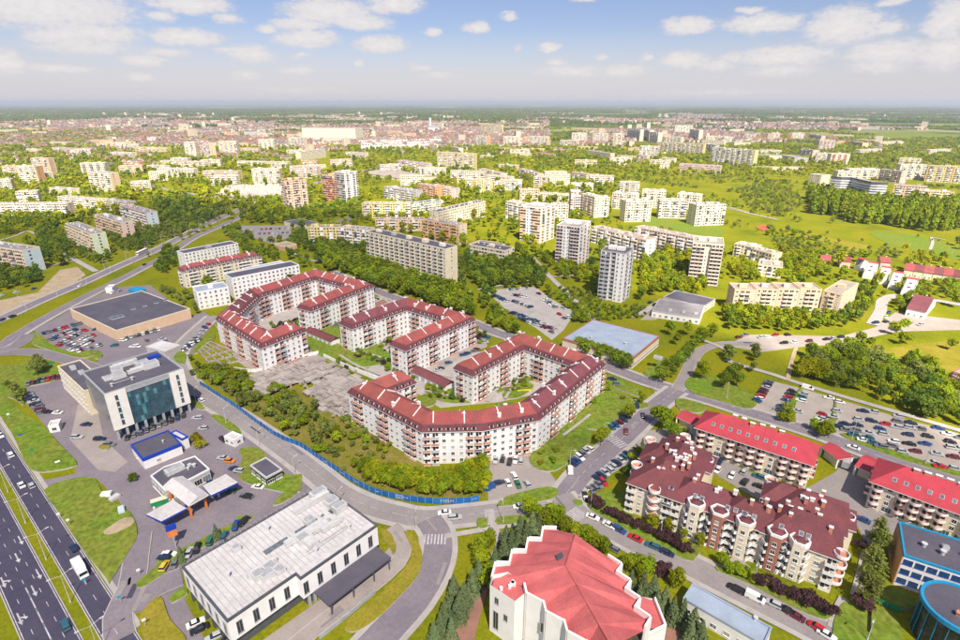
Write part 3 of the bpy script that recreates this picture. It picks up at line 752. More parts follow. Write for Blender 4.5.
def ridge_block(label, pts, width, eave, rise, roofs, floors=5, group=None, pat='wwbbw', base=None, parap=9.0, name='apartment_block', band=True, balc=(2.7, 1.2, 'terracotta', 'trim_white'), knee=2.1, wall='white_wall', dorm=True):
    pts = [Vector((x, y, 0)) for x, y in pts]; up = Vector((0, 0, 1))
    B_ = Bldg(name, label, 'apartment block', pts[len(pts) // 2], group)
    hw_ = width / 2
    lo, ro = mitre(pts, hw_), mitre(pts, -hw_)
    outline = ro + lo[::-1]
    for i in range(len(pts) - 1): claim([ro[i], ro[i + 1], lo[i + 1], lo[i]])
    w = MB(); w.prism(outline, 0, eave, 0, cap=False); B_.part('wall', w, wall)
    # roof: steep dark band with dormers, then the tiled slope
    e1 = shift_ends(pts, .5); le, re = mitre(e1, hw_ + .5), mitre(e1, -hw_ - .5)
    k1 = shift_ends(pts, -1.0); lk, rk = mitre(k1, hw_ - 1.0), mitre(k1, -hw_ + 1.0)
    rd = shift_ends(pts, -hw_ * .75)
    zb, zk, zr = eave - .15, eave + knee, eave + rise
    b = MB()
    n = len(pts)
    for i in range(n - 1):
        for (e, k, fl) in ((le, lk, 0), (re, rk, 1)):
            q = [e[i] + up * zb, e[i + 1] + up * zb, k[i + 1] + up * zk, k[i] + up * zk]
            b.quad(*(q if fl else q[::-1]))
    for i, j in ((0, 0), (n - 1, n - 1)):
        q = [le[i] + up * zb, re[i] + up * zb, rk[i] + up * zk, lk[i] + up * zk]; b.quad(*(q if i == 0 else q[::-1]))
    b.prism(re + le[::-1], zb - .25, zb, 1)                                   # eave slab
    B_.part('roof_band', b, ['roof_band', 'trim_white'])
    for i in range(n - 1):
        b = MB()
        for (k, fl) in ((lk, 0), (rk, 1)):
            q = [k[i] + up * (zk + .04), k[i + 1] + up * (zk + .04), rd[i + 1] + up * zr, rd[i] + up * zr]; b.quad(*(q if fl else q[::-1]))
        if i == 0: b.tri(lk[0] + up * (zk + .04), rk[0] + up * (zk + .04), rd[0] + up * zr)
        if i == n - 2: b.tri(rk[-1] + up * (zk + .04), lk[-1] + up * (zk + .04), rd[-1] + up * zr)
        B_.part('roof', b, roofs[i % len(roofs)])
    fh = (eave - .2) / floors
    for i in range(n - 1):
        for A, C in ((ro[i], ro[i + 1]), (lo[i + 1], lo[i])):
            facade(B_, A, C, 0, floors, fh, pat, 3.1, balc=balc, phase=i)
            t = (C - A); L = t.length; t.normalize(); o = Vector((t.y, -t.x, 0)); rz = math.atan2(t.y, t.x)
            if dorm and faces_camera(A, C):
                m = int((L - 2) / 3.1)
                for j in range(m):
                    p = A + t * (L / 2 + (j - (m - 1) / 2) * 3.1) + o * .02
                    if R.random() < .9: B_.piece('dormer', dormer_mesh(), p + up * (eave + .15), rz)
            # fire walls with chimneys across the slope
            m = max(1, int(L / parap)); tr = pts[i + 1] - pts[i]
            for j in range(m):
                f = (j + .5 + R.uniform(-.15, .15)) / m
                a = A + t * (L * f) - o * (1.0 + R.uniform(.2, 1.2)); d = -o * (hw_ - 1.4 - R.uniform(0, .6)); s0 = zk + .25
                b = MB(); sl = (rise - knee) / (hw_ - 1.0)
                b.obox(a + up * (s0 - .3), t * .38, d, up * .1); b.v[-8:] = [tuple(Vector(v) + up * (((Vector(v) - a).dot(-o)) * sl + (.75 if q >= 4 else 0))) for q, v in enumerate(b.v[-8:])]
                B_.part('fire_wall', b, 'trim_white')
                if R.random() < .7: B_.piece('chimney', chimney_mesh(1.3, .8, 1.5), a + d * R.choice([.15, .6, 1.0]) + up * (zk + .8), rz)
        if base:
            for A, C in ((ro[i], ro[i + 1]), (lo[i + 1], lo[i])):
                if faces_camera(A, C) and i in base:
                    t = (C - A); o = Vector((t.y, -t.x, 0)).normalized(); b = MB(); b.obox(A + t * .01 - o * .2, t * .98, o * .26, up * 1.0); B_.part('plinth', b, 'terracotta')
    for A, C in ((lo[0], ro[0]), (ro[-1], lo[-1])): facade(B_, A, C, 0, floors, fh, 'wbw', 3.1, balc=balc)
    B_.done(); return B_

def rect(a, b_, c, z):
    """rectangle from three roof corners in the picture: a-b an edge, c fixes the depth"""
    A, B, C = P(*a, z), P(*b_, z), P(*c, z); t = (B - A).normalized(); n = Vector((-t.y, t.x, 0)); d = (C - B).dot(n)
    A.z = B.z = 0
    pts = [A, B, B + n * d, A + n * d]
    return pts if area2(pts) > 0 else [B, A, A + n * d, B + n * d]
def flat_roof(B_, pts, h, mat_roof, rim=.45, hrim=.6, rim_mat='trim_white', inset=None):
    b = MB(); n = len(pts); c = sum(pts, Vector()) / n
    b.prism(pts, h - .25, h, 0)
    inn = mitre_closed(pts, rim)
    o = B_.part('roof', b, mat_roof)
    p = MB()
    out = mitre_closed(pts, -.06)
    for i in range(n):
        j = (i + 1) % n
        p.hexa([(*v.xy, h - .3) for v in (out[i], out[j], inn[j], inn[i])] + [(*v.xy, h + hrim) for v in (out[i], out[j], inn[j], inn[i])], 0)
    q = p.build('parapet', rim_mat, o)
    return o
def mitre_closed(pts, off):
    out = []; n = len(pts)
    for i in range(n):
        d0 = (pts[i] - pts[i - 1]); d1 = (pts[(i + 1) % n] - pts[i]); n0 = Vector((-d0.y, d0.x, 0)).normalized(); n1 = Vector((-d1.y, d1.x, 0)).normalized()
        m = (n0 + n1).normalized(); out.append(pts[i] + m * (off / max(.3, m.dot(n0))))
    return out

NUM = ['zero','one','two','three','four','five','six','seven','eight','nine','ten','eleven','twelve','thirteen','fourteen','fifteen','sixteen']
WALLN = {'white_wall': 'white', 'warm_white_wall': 'off-white', 'cream_wall': 'cream', 'cream_pale': 'pale cream', 'pink_wall': 'pink', 'peach_wall': 'peach', 'yellow_wall': 'yellow', 'orange_wall': 'orange', 'green_wall': 'pale green', 'blue_wall': 'pale blue', 'grey_wall': 'grey'}
def slab(A, B, yb, depth, wall='cream_pale', where='in the sunlit housing estate', pat='wbbw', acc='trim_white', roof='roof_grey', end=None, name='slab_block', kind='slab block', label=None, group=None, near=False, stripe=None, huts=2, h=None, win=(1.5, 1.4)):
    ym = (A[1] + B[1]) / 2
    if wall == 'white_wall' and not near and P(*A).length > 450: wall = 'warm_white_wall'
    h = h or height_of(ym, yb); fl = max(1, round(h / 2.85)); h = max(h, 3.0); fh = (h - .3) / fl
    a, b_ = P(*A, h), P(*B, h); a.z = b_.z = 0
    if (b_ - a).length < 3: return
    t = (b_ - a).normalized(); n = Vector((-t.y, t.x, 0))
    pts = [a, b_, b_ + n * depth, a + n * depth]
    claim(pts)
    if not label: label = f'{NUM[min(fl, 16)]}-storey {WALLN.get(wall, wall)} {kind}' + (f' with {WALLN[end]} end wall' if end else '') + ' ' + where
    B_ = Bldg(name, label, 'tower block' if fl > 9 and (b_ - a).length < 32 else 'apartment block', a, group or (f'housing blocks {where}'), near)
    w = MB(); w.prism(pts, 0, h, 0, cap=False); B_.part('wall', w, wall)
    flat_roof(B_, pts, h, roof, .3, .5, wall)
    facade(B_, pts[0], pts[1], .3, fl, fh, pat, 3.0, win, (2.9, 1.1, acc, 'trim_white'))
    facade(B_, pts[1], pts[2], .3, fl, fh, 'wd.' if not end else '.w.', 3.6, win, (2.9, 1.1, acc, 'trim_white'))
    facade(B_, pts[3], pts[0], .3, fl, fh, 'dw.' if not end else '.w.', 3.6, win, (2.9, 1.1, acc, 'trim_white'))
    if end:
        for p, q in ((pts[1], pts[2]), (pts[3], pts[0])):
            if faces_camera(p, q):
                tt = q - p; o = Vector((tt.y, -tt.x, 0)).normalized(); e = MB(); e.obox(p + tt * .03 - o * .1, tt * .94, o * .13, Vector((0, 0, h - .3))); B_.part('end_panel', e, end)
    if stripe:
        L = (b_ - a).length; k = max(1, int(L / 12)); 
        for i in range(k):
            e = MB(); e.obox(a + t * (L * (i + .08) / k) + n * .1, t * 2.2, -n * .13, Vector((0, 0, h - .3))); B_.part('facade_strip', e, stripe)
    for i in range(huts):
        e = MB(); c = a + t * ((b_ - a).length * (i + .5) / huts) + n * depth * .5
        e.box((c.x, c.y, h), (R.uniform(3, 5), R.uniform(2.5, 4), R.uniform(1.4, 2.4)), math.atan2(t.y, t.x)); B_.part('roof_hut', e, R.choice(['grey_wall', wall, 'trim_white']))
    if not near and (a.length < 900):
        e = B_.flat('roof_vents', ['trim_white'])
        for i in range(int((b_ - a).length / 6)): c = a + t * (6 * i + 3) + n * depth * R.uniform(.25, .75); e.box((c.x, c.y, h), (.9, .9, .9), math.atan2(t.y, t.x))
    B_.done(); return B_
# ------------------------------------------------------------------ red-roofed courtyard estate
RED, MAR = 'roof_red', 'roof_maroon'
ridge_block('white five-storey horseshoe block with red and maroon roof beside the striped lawns', [(-31, 209.5), (-45.5, 197), (-19, 174), (0, 174.8), (18.5, 181), (49, 221.5), (20.8, 247), (-7.4, 215.1)], 11.4, 14.2, 5.0, [RED, RED, RED, RED, MAR, RED, RED], 5, 'red-roofed courtyard blocks', base={4})
ridge_block('white five-storey U-shaped block with red roof between the other two courtyard blocks', [(-71.5, 268.3), (-42.6, 300.2), (-10.9, 276), (-39.9, 241)], 11.4, 14.2, 5.0, [MAR, RED, RED], 5, 'red-roofed courtyard blocks')
ridge_block('white five-storey winding block with red roof beside the old concrete foundation', [(-101.5, 294), (-76.5, 333.5), (-112.5, 358.5), (-140.5, 316), (-139.5, 281), (-107, 249.5), (-95.5, 265)], 11.4, 14.0, 5.0, [RED, RED, RED, MAR, RED, RED], 5, 'red-roofed courtyard blocks', base={4, 5})
ridge_block('cream five-storey block with wavy gabled front and red roof behind the flat-roofed white offices', [tuple(P(*p, 13).xy) for p in q6(160, 200, [(120,415),(470,345),(590,325)])], 11, 12.5, 3.4, [RED], 5, wall='warm_white_wall', pat='wbbw', balc=(2.7, 1.2, 'trim_white', 'trim_white'), knee=1.2)
# low red-roofed garage links between the courts
def link_house(label, a, b_, w, h, roof=MAR):
    A, B = P(*a), P(*b_); t = (B - A).normalized(); n = Vector((-t.y, t.x, 0)) * w / 2; up = Vector((0, 0, 1))
    X = Bldg('garage_link', label, 'garage', A, 'low red-roofed links between the courtyard blocks'); m = MB(); p = [A - n, B - n, B + n, A + n]
    claim(p); m.prism(p, 0, h, 0, cap=False); X.part('wall', m, 'white_wall')
    r = MB(); e = n * 1.12; tt = t * .3
    r.quad(A - e - tt + up * (h - .1), B - e + tt + up * (h - .1), B + tt + up * (h + 1.5), A - tt + up * (h + 1.5)); r.quad(B + e + tt + up * (h - .1), A + e - tt + up * (h - .1), A - tt + up * (h + 1.5), B + tt + up * (h + 1.5))
    r.tri(A + e + up * h, A - e + up * h, A + up * (h + 1.5)); r.tri(B - e + up * h, B + e + up * h, B + up * (h + 1.5))
    X.part('roof', r, roof)
    L = (B - A).length
    for i in range(int(L / 4)): X.piece('garage_door', garage_door(), A - n + t * (4 * i + 2.5) + up * .05, math.atan2(t.y, t.x))
    X.done()
def garage_door():
    if 'gd' not in MESH:
        b = MB(); b.box((0, -.04, 0), (2.4, .06, 2.0)); MESH['gd'] = b.mesh('garage_door', ['metal_grey'])
    return MESH['gd']
link_house('low garage link with red roof joining the U-shaped block to the winding block', (310, 334), (336, 345), 6, 3.0)
link_house('low garage link with red and maroon roof joining the horseshoe block to the U-shaped block', (413, 373), (450, 390), 6, 3.0)

# ------------------------------------------------------------------ bright red roofed blocks with wavy balconies
def wavy_block(label, a, b_, c, eave, rise, floors, pat, phase=0, garages=True):
    pts = rect(a, b_, c, eave); up = Vector((0, 0, 1)); A, B, C, D = pts
    X = Bldg('apartment_block', label, 'apartment block', A, 'bright red roofed blocks by the long car park')
    claim(pts); w = MB(); w.prism(pts, 0, eave, 0, cap=False); X.part('wall', w, 'warm_white_wall')
    e = mitre_closed(pts, -1.0); t = (B - A).normalized(); n = Vector((-t.y, t.x, 0)); D_ = (C - B).length; L = (B - A).length
    r0, r1 = A + t * (D_ * .45) + n * D_ / 2, B - t * (D_ * .45) + n * D_ / 2
    r = MB(); z, zz = up * (eave - .1), up * (eave + rise)
    r.quad(e[0] + z, e[1] + z, r1 + zz, r0 + zz); r.quad(e[2] + z, e[3] + z, r0 + zz, r1 + zz); r.tri(e[1] + z, e[2] + z, r1 + zz); r.tri(e[3] + z, e[0] + z, r0 + zz)
    r.prism(e, eave - .35, eave - .12, 1)
    X.part('roof', r, ['roof_bright_red', 'trim_white'])
    fh = eave / floors
    facade(X, A, B, 0, 1, fh, 'W', 3.6, (1.6, 2.0), pane='glass_teal')
    facade(X, A, B, fh, floors - 1, fh, pat, 3.4, (1.2, 1.5), (3.3, 1.7, 'trim_white', 'terracotta'), curved=True, phase=phase)
    facade(X, D, A, fh, floors - 1, fh, 'wb', 3.4, (1.2, 1.5), (3.0, 1.5, 'trim_white', 'terracotta')); facade(X, B, C, fh, floors - 1, fh, 'wbw', 3.4, (1.2, 1.5), (3.0, 1.5, 'trim_white', 'terracotta'))
    rz = math.atan2(t.y, t.x); sl = rise / (D_ / 2 + 1)
    for i in range(int(L / 3.0)):
        s = 3.0 * (i + .7); 
        if s > L - 4 or s < 3: continue
        for d in (3.2,):
            p = A + t * s + n * (d - 1); o = inst('skylight', skylight_mesh(), X.root, p + up * (eave + sl * d), rz); o.rotation_euler = Matrix.Rotation(rz, 3, 'Z').to_euler(); o.rotation_euler.rotate_axis('X', math.atan(sl))
    for i in range(6):
        s = L * (.25 + .5 * (i + .5) / 6); d = D_ * R.uniform(.42, .58)
        X.piece('chimney', chimney_mesh(1.6, .9, 1.5, 'terracotta', 'trim_white'), A + t * s + n * d + up * (eave + rise * .8), rz)
    X.done(); return X
wavy_block('cream block with bright red hipped roof and rows of skylights beside the long car park', (697, 427), (812, 464), (819, 446), 10.5, 5.0, 4, 'bbwbb')
wavy_block('cream block with bright red hipped roof next to the blue-trimmed school', (873, 481), (1010, 531), (1022, 508), 10.5, 5.0, 4, 'bbwbb', 1)
def small_red(label, a, b_, c, h, rise, name='porch_roof', n_post=4):
    pts = rect(a, b_, c, h); up = Vector((0, 0, 1)); X = Bldg(name, label, 'canopy', pts[0]); e = mitre_closed(pts, -.4); claim(pts)
    A, B, C, D = e; m1, m2 = (A + D) / 2, (B + C) / 2; r = MB(); z, zz = up * h, up * (h + rise)
    r.quad(A + z, B + z, m2 + zz, m1 + zz); r.quad(C + z, D + z, m1 + zz, m2 + zz); r.tri(B + z, C + z, m2 + zz); r.tri(D + z, A + z, m1 + zz); r.prism(e, h - .2, h, 1)
    X.part('roof', r, ['roof_bright_red', 'trim_white'])
    for p in pts:
        m = MB(); m.box((p.x, p.y, 0), (.5, .5, h - .2)); X.part('post', m, 'white_wall')
    w = MB(); i = mitre_closed(pts, .8); w.prism(i, 0, h - .22, 0); X.part('wall', w, 'warm_white_wall')
    X.done()
small_red('low canopy with bright red roof west of the skylit red-roofed block', (677, 417), (692, 424), (698, 416), 3, 1.4)
small_red('red-roofed single-storey annex at the foot of the skylit block, by the loading lane', (822, 447), (838, 459), (843, 450), 4, 1.6, 'annex')
small_red('red-roofed single-storey annex west of the school side block', (856, 466), (872, 473), (878, 460), 4, 1.6, 'annex')
# ------------------------------------------------------------------ prefabricated housing estates
def S(ox, oy, xa, ya, xb, yb, ybot, depth, wall, where, **k):
    (A, B), = [q6(ox, oy, [(xa, ya), (xb, yb)])]
    return slab(A, B, oy + ybot / 5.98, depth, wall, where, **k)
W1 = 'across the dual carriageway'
W1b = 'in the distance beyond the dual carriageway'
for a in [(5,395,95,395,462,12,'peach_wall',dict(stripe='yellow_wall')), (95,395,208,397,503,14,'cream_pale',dict(end='orange_wall')), (-40,478,62,474,545,12,'white_wall',dict(end='yellow_wall')),
          (475,378,625,376,468,12,'white_wall',dict(acc='grey_wall')), (520,432,655,440,545,14,'cream_pale',dict(end='peach_wall')), (735,370,832,372,418,12,'orange_wall',{}), (875,390,985,395,432,12,'cream_pale',{}),
          (280,527,425,537,562,14,'white_wall',dict(pat='w'))]:
    S(0, 100, *a[:7], W1, **a[7])
for a in [(310,282,430,290,322,12,'pink_wall',{}), (460,290,545,290,330,12,'peach_wall',{}), (155,292,220,295,326,12,'white_wall',{}), (575,255,810,250,290,14,'yellow_wall',{}), (805,282,1000,285,328,14,'yellow_wall',{}), (690,262,830,262,300,12,'cream_wall',{}), (880,225,930,225,262,14,'white_wall',{})]:
    S(0, 100, *a[:7], W1b, huts=1, **a[7])
S(0, 100, 340, 578, 765, 612, 652, 11, 'cream_pale', W1 + ', by the street trees')
S(0, 200, -60, 25, 400, 22, 95, 11, 'cream_wall', W1, end='pink_wall', pat='bbw', acc='white_wall')
W2 = 'near the roadside car park'
S(0, 200, 388, 142, 545, 207, 302, 11, 'cream_pale', W2, end='green_wall', pat='bbw', acc='cream_wall', roof='roof_grey')
S(0, 200, 562, 88, 720, 136, 212, 11, 'cream_pale', W2, end='pink_wall', pat='bbw', acc='peach_wall')
S(0, 200, 715, 32, 872, 78, 155, 11, 'pink_wall', W2, end='blue_wall', pat='bbw', acc='white_wall')
S(0, 200, -120, 268, 130, 305, 418, 13, 'cream_pale', W2, end='blue_wall', pat='bbw', acc='pink_wall')
W3 = 'around the open-air market'
for a in [(140,252,205,252,350,14,'white_wall',dict(end='cream_wall')), (212,248,290,256,350,14,'pink_wall',dict(end='peach_wall')), (345,247,455,247,332,13,'cream_pale',dict(stripe='yellow_wall')), (585,236,685,236,300,13,'white_wall',dict(stripe='peach_wall')), (762,222,860,225,286,13,'cream_wall',{}),
          (0,362,270,372,405,12,'cream_wall',{}), (-20,408,200,412,462,12,'white_wall',dict(pat='bw')), (250,424,465,428,485,12,'peach_wall',{}), (545,412,712,412,502,12,'cream_pale',dict(end='yellow_wall')), (460,366,620,370,404,12,'white_wall',{}), (622,370,765,372,412,12,'cream_wall',{}), (772,396,935,402,466,12,'pink_wall',{}), (845,366,940,366,402,12,'orange_wall',{}), (840,312,990,292,352,14,'white_wall',dict(pat='w'))]:
    S(160, 100, *a[:7], W3, **a[7])
for a in [(380,190,475,190,222,14,'orange_wall',dict(label='red-pink commercial block beside a dark grey hall in the distance', name='commercial_block')), (500,190,635,190,220,20,'grey_wall',dict(label='dark grey hall beside a red-pink commercial block in the distance', name='hall', pat='.w.')), (825,196,888,200,238,14,'white_wall',dict(label='small white cube hall behind the cream towers near the market', name='hall', pat='.')), (930,172,1000,172,232,16,'white_wall',dict(label='narrow white hall beside the big white windowless hall', name='hall', pat='.'))]:
    S(160, 100, *a[:7], 'far', huts=1, **a[7])
S(320, 100, -110, 168, 210, 172, 245, 60, 'white_wall', 'far', label='big white windowless hall in the distance behind the market', name='hall', pat='.', roof='roof_grey', huts=0)
W4 = 'north of the long grey block'
for a in [(700,312,922,322,412,13,'yellow_wall',dict(stripe='pink_wall')), (780,424,985,430,498,13,'cream_wall',{}), (460,362,640,382,432,13,'pink_wall',{}), (582,502,690,520,592,14,'orange_wall',dict(acc='peach_wall')), (640,510,775,535,590,18,'pink_wall',{}), (380,520,560,548,600,16,'grey_wall',{}), (870,475,990,480,545,13,'yellow_wall',{})]:
    S(320, 100, *a[:7], W4, **a[7])
S(320, 200, 248, 22, 540, 22, 108, 12, 'yellow_wall', 'with mixed coloured strips, near the twin towers', stripe='peach_wall', pat='wbbw'); S(320, 200, 540, 28, 735, 2, 88, 12, 'green_wall', 'with mixed coloured strips, near the twin towers', stripe='yellow_wall', roof='roof_dark', pat='wb')
S(320, 200, 330, 118, 620, 118, 185, 12, 'peach_wall', 'behind the long eleven-storey block', stripe='cream_wall', pat='wbbw'); S(320, 200, 615, 118, 830, 155, 250, 12, 'peach_wall', 'behind the long eleven-storey block', end='cream_wall', pat='bbw', acc='orange_wall')
S(320, 200, 660, 52, 800, 90, 130, 12, 'white_wall', 'behind the peach blocks', roof='roof_dark'); S(320, 200, 705, 72, 990, 8, 135, 12, 'warm_white_wall', 'behind the peach blocks', pat='w', roof='roof_dark')
S(320, 200, -75, 165, 110, 165, 265, 12, 'yellow_wall', 'west of the long eleven-storey block', pat='wbw', roof='roof_grey'); S(320, 200, 110, 165, 285, 182, 275, 12, 'cream_wall', 'west of the long eleven-storey block', pat='bbw', acc='white_wall', roof='roof_grey')
S(320, 200, 890, 265, 1040, 290, 340, 18, 'white_wall', 'school', label='low white school block with dark flat roof east of the long eleven-storey block', name='school_block', pat='W', roof='roof_dark', huts=0); S(480, 200, -60, 268, 150, 305, 372, 14, 'white_wall', 'school', label='two-storey white kindergarten with dark flat roof north of the full car park', name='school_block', pat='W', roof='roof_dark', huts=1)
# the long eleven-storey block in front
slab((366, 231.5), (445.4, 249.5), 283.5, 12.5, 'warm_white_wall', '', 'bwbw', 'cream_pale', 'roof_dark', label='long eleven-storey block with stacked glazed balconies behind a row of trees', near=True, huts=5, end='cream_pale', h=27.5)
# towers
def tower(a, b_, c, yb, label, wall, pat, acc, roof, endpat='wd', near=True, strips=None, h=None):
    h = h or height_of(b_[1], yb); pts = rect(a, b_, c, h); fl = round(h / 2.85); fh = (h - .4) / fl; claim(pts)
    X = Bldg('tower_block', label, 'tower block', pts[0], 'tower blocks', near); w = MB()
    A, B, C, D = pts; t = (B - A).normalized(); n = Vector((-t.y, t.x, 0)); L, W = (B - A).length, (C - B).length
    # the facade steps back in the middle, so the corners stand out as bays
    w.prism([A, A + t * L * .42, A + t * L * .42 + n * 1.2, A + t * L * .62 + n * 1.2, A + t * L * .62, B, C, D], 0, h, 0, cap=False); X.part('wall', w, wall)
    flat_roof(X, pts, h, roof, .3, .5, 'grey_wall' if roof == 'roof_dark' else wall)
    facade(X, A, A + t * L * .42, .3, fl, fh, pat[0], 2.9, (1.2, 1.4), (2.8, 1.2, acc, 'trim_white')); facade(X, A + t * L * .42 + n * 1.2, A + t * L * .62 + n * 1.2, .3, fl, fh, pat[1], 2.4, (1.2, 1.4), (2.3, 1.0, acc, 'trim_white')); facade(X, A + t * L * .62, B, .3, fl, fh, pat[2], 2.9, (1.2, 1.4), (2.8, 1.2, acc, 'trim_white'))
    facade(X, B, C, .3, fl, fh, endpat, 2.9, (1.0, 1.4), (2.8, 1.2, acc, 'trim_white'), phase=1); facade(X, D, A, .3, fl, fh, endpat, 2.9, (1.0, 1.4), (2.8, 1.2, acc, 'trim_white'))
    for f in (.3, .65):
        e = MB(); p = A + t * L * f + n * W * .5; e.box((p.x, p.y, h), (5, 4, 2.2), math.atan2(t.y, t.x)); X.part('roof_hut', e, wall)
    if strips:
        for f0, f1 in strips:
            e = MB(); e.obox(A + t * L * f0 + n * .1, t * L * (f1 - f0), -n * .13, Vector((0, 0, h - .3))); X.part('facade_strip', e, 'trim_white')
    X.done()
tower((601,250.5), (626,254), (638,249), 303, 'grey-white twelve-storey tower block with dark roof and blue-grey balconies among the shrubs', 'white_wall', ('bbw', 'b', 'w'), 'metal_grey', 'roof_dark', 'wwb')
tower((557,225), (580,227.5), (591,221.5), 268, 'pink and white tower block with brown balconies beside a long low block', 'white_wall', ('bbw', 'w', 'b'), 'pink_wall', 'roof_tan', 'wdb')
tower((521,206), (541,208.5), (552,204), 243.5, 'white tower block with orange-brown balcony columns beside the white estate', 'white_wall', ('bbw', 'w', 'b'), 'peach_wall', 'roof_tan', 'wdb', False)
tower((693,243), (724,245.5), (733,239), 286.5, 'pink tower block with banded balconies and a white end wall near the slate-roofed pavilion', 'warm_white_wall', ('bb', 'w', 'bb'), 'pink_wall', 'roof_tan', 'wd')
tower((286,181), (306,179.5), (309,177), 210, 'brown and cream tower block west of the white-fronted tower', 'peach_wall', ('bw', 'b', 'wb'), 'pink_wall', 'roof_maroon', 'b', False)
tower((334,176), (344,174.5), (349,171), 201, 'brown balconied half of a stepped tower beside its white half', 'peach_wall', ('b', 'w', 'b'), 'terracotta', 'roof_maroon', 'b', False)
tower((344,173), (357,171.5), (360,169), 202, 'white-fronted half of a stepped tower beside its brown half', 'white_wall', ('wb', 'w', 'bw'), 'grey_wall', 'roof_maroon', 'b', False)
W5 = 'in the white estate beyond the towers'
def S4(c, r, xa, ya, xb, yb, ybot, depth, wall, where, **k): 
    A, B = q4(c, r, [(xa, ya), (xb, yb)]); return slab(A, B, r * 160 + ybot / 4, depth, wall, where, **k)
for a in [(365,95,455,97,122,14,'white_wall',{}), (365,127,405,127,215,13,'pink_wall',{}), (405,135,460,150,222,13,'white_wall',dict(acc='pink_wall')), (460,152,520,150,228,13,'white_wall',dict(acc='blue_wall')), (530,132,625,140,198,14,'white_wall',{}), (585,167,690,165,247,16,'white_wall',{}), (650,122,745,126,192,14,'white_wall',{}), (720,162,830,165,233,16,'white_wall',{}), (790,134,880,142,196,14,'white_wall',{}), (868,182,985,178,262,16,'white_wall',{}), (555,97,632,102,124,12,'cream_wall',{}), (105,165,175,180,242,13,'warm_white_wall',{}), (290,180,355,180,250,13,'white_wall',{}), (235,133,365,142,166,12,'white_wall',{})]:
    S4(2, 1, *a[:7], W5, pat='wbw' if R.random() < .6 else 'bwb', roof='roof_tan', huts=3, **a[7])
S4(2, 1, 450, 268, 560, 296, 345, 12, 'pink_wall', 'behind the pink and white tower', pat='bbw', roof='roof_tan'); S4(2, 1, 545, 292, 665, 322, 388, 12, 'pink_wall', 'behind the pink and white tower', pat='bbw', end='white_wall', roof='roof_tan')
S4(2, 1, 622, 268, 870, 318, 368, 12, 'pink_wall', 'at the foot of the green slope', pat='bbw', roof='roof_tan')
W6 = 'beyond the wooded strip'
for a in [(0,142,130,146,206,13,'yellow_wall',{}), (-30,212,45,216,278,13,'cream_pale',dict(end='orange_wall')), (140,217,240,217,278,13,'cream_wall',dict(end='yellow_wall')), (300,217,410,220,278,13,'cream_pale',dict(end='yellow_wall')), (235,225,300,225,275,13,'orange_wall',{}), (550,197,640,197,266,13,'cream_pale',{}), (675,198,765,200,266,13,'cream_pale',{}), (800,200,862,201,281,13,'cream_wall',{}), (885,167,960,176,240,13,'white_wall',{}), (110,287,385,292,310,12,'yellow_wall',dict(pat='w')), (215,318,305,320,347,12,'cream_wall',dict(pat='w')), (580,277,700,281,300,12,'yellow_wall',dict(pat='w')), (640,302,780,320,352,12,'cream_wall',dict(pat='w')), (820,332,990,340,365,12,'cream_wall',dict(pat='w')),
          (0,330,75,335,348,12,'white_wall',dict(pat='w'))]:
    S(480, 100, *a[:7], W6, huts=1, **a[7])
W7 = 'along the valley road behind the white estate'
for a in [(-10,412,125,442,470,14,'cream_wall',{}), (30,450,180,462,500,14,'white_wall',{}), (-30,490,85,490,552,13,'yellow_wall',{}), (85,492,145,488,552,13,'cream_wall',{}), (230,412,345,442,475,12,'peach_wall',{}), (322,458,390,462,528,14,'cream_wall',{}), (415,445,540,447,513,16,'white_wall',dict(pat='w')), (545,430,640,445,475,12,'peach_wall',{}), (90,385,220,392,415,12,'cream_wall',{}), (640,445,745,455,478,12,'cream_wall',{})]:
    S(480, 100, *a[:7], W7, huts=1, roof='roof_tan', **a[7])
W8 = 'across the green valley'
for a in [(100,250,380,266,334,14,'yellow_wall',dict(stripe='orange_wall')), (430,283,690,301,392,14,'cream_pale',dict(end='yellow_wall', stripe='blue_wall')), (380,262,450,270,322,13,'grey_wall',{}), (210,152,320,152,204,14,'white_wall',{}), (300,172,355,180,242,14,'white_wall',{}), (145,217,250,222,252,13,'white_wall',{}), (-10,165,60,180,235,14,'white_wall',{}), (60,190,112,195,255,14,'white_wall',{}), (790,197,840,197,248,14,'pink_wall',{}), (912,200,985,196,248,14,'white_wall',dict(end='orange_wall')), (395,217,450,217,252,13,'cream_wall',{}), (505,222,562,222,250,13,'white_wall',{}), (625,205,690,207,238,13,'white_wall',{}), (90,315,160,318,340,12,'cream_wall',dict(pat='w')), (130,345,205,350,382,12,'white_wall',dict(pat='w')), (-20,325,40,330,372,12,'pink_wall',{})]:
    S(640, 100, *a[:7], W8, huts=2, **a[7])
for a in [(235,382,480,396,440,16,'pink_wall',dict(label='long low pink school with flat roof on the green slope', pat='W')), (710,332,850,337,362,40,'white_wall',dict(label='white flat hall with grey roof beside a darker hall across the valley', pat='.')), (850,330,925,345,370,30,'grey_wall',dict(label='grey hall next to the white flat hall across the valley', pat='.')), (720,402,1000,405,425,14,'cream_wall',dict(label='long low cream building at the top of the meadow', pat='w'))]:
    S(640, 100, *a[:7], 'x', huts=0, name='hall', kind='hall', **a[7])
W9 = 'behind the curved white building'
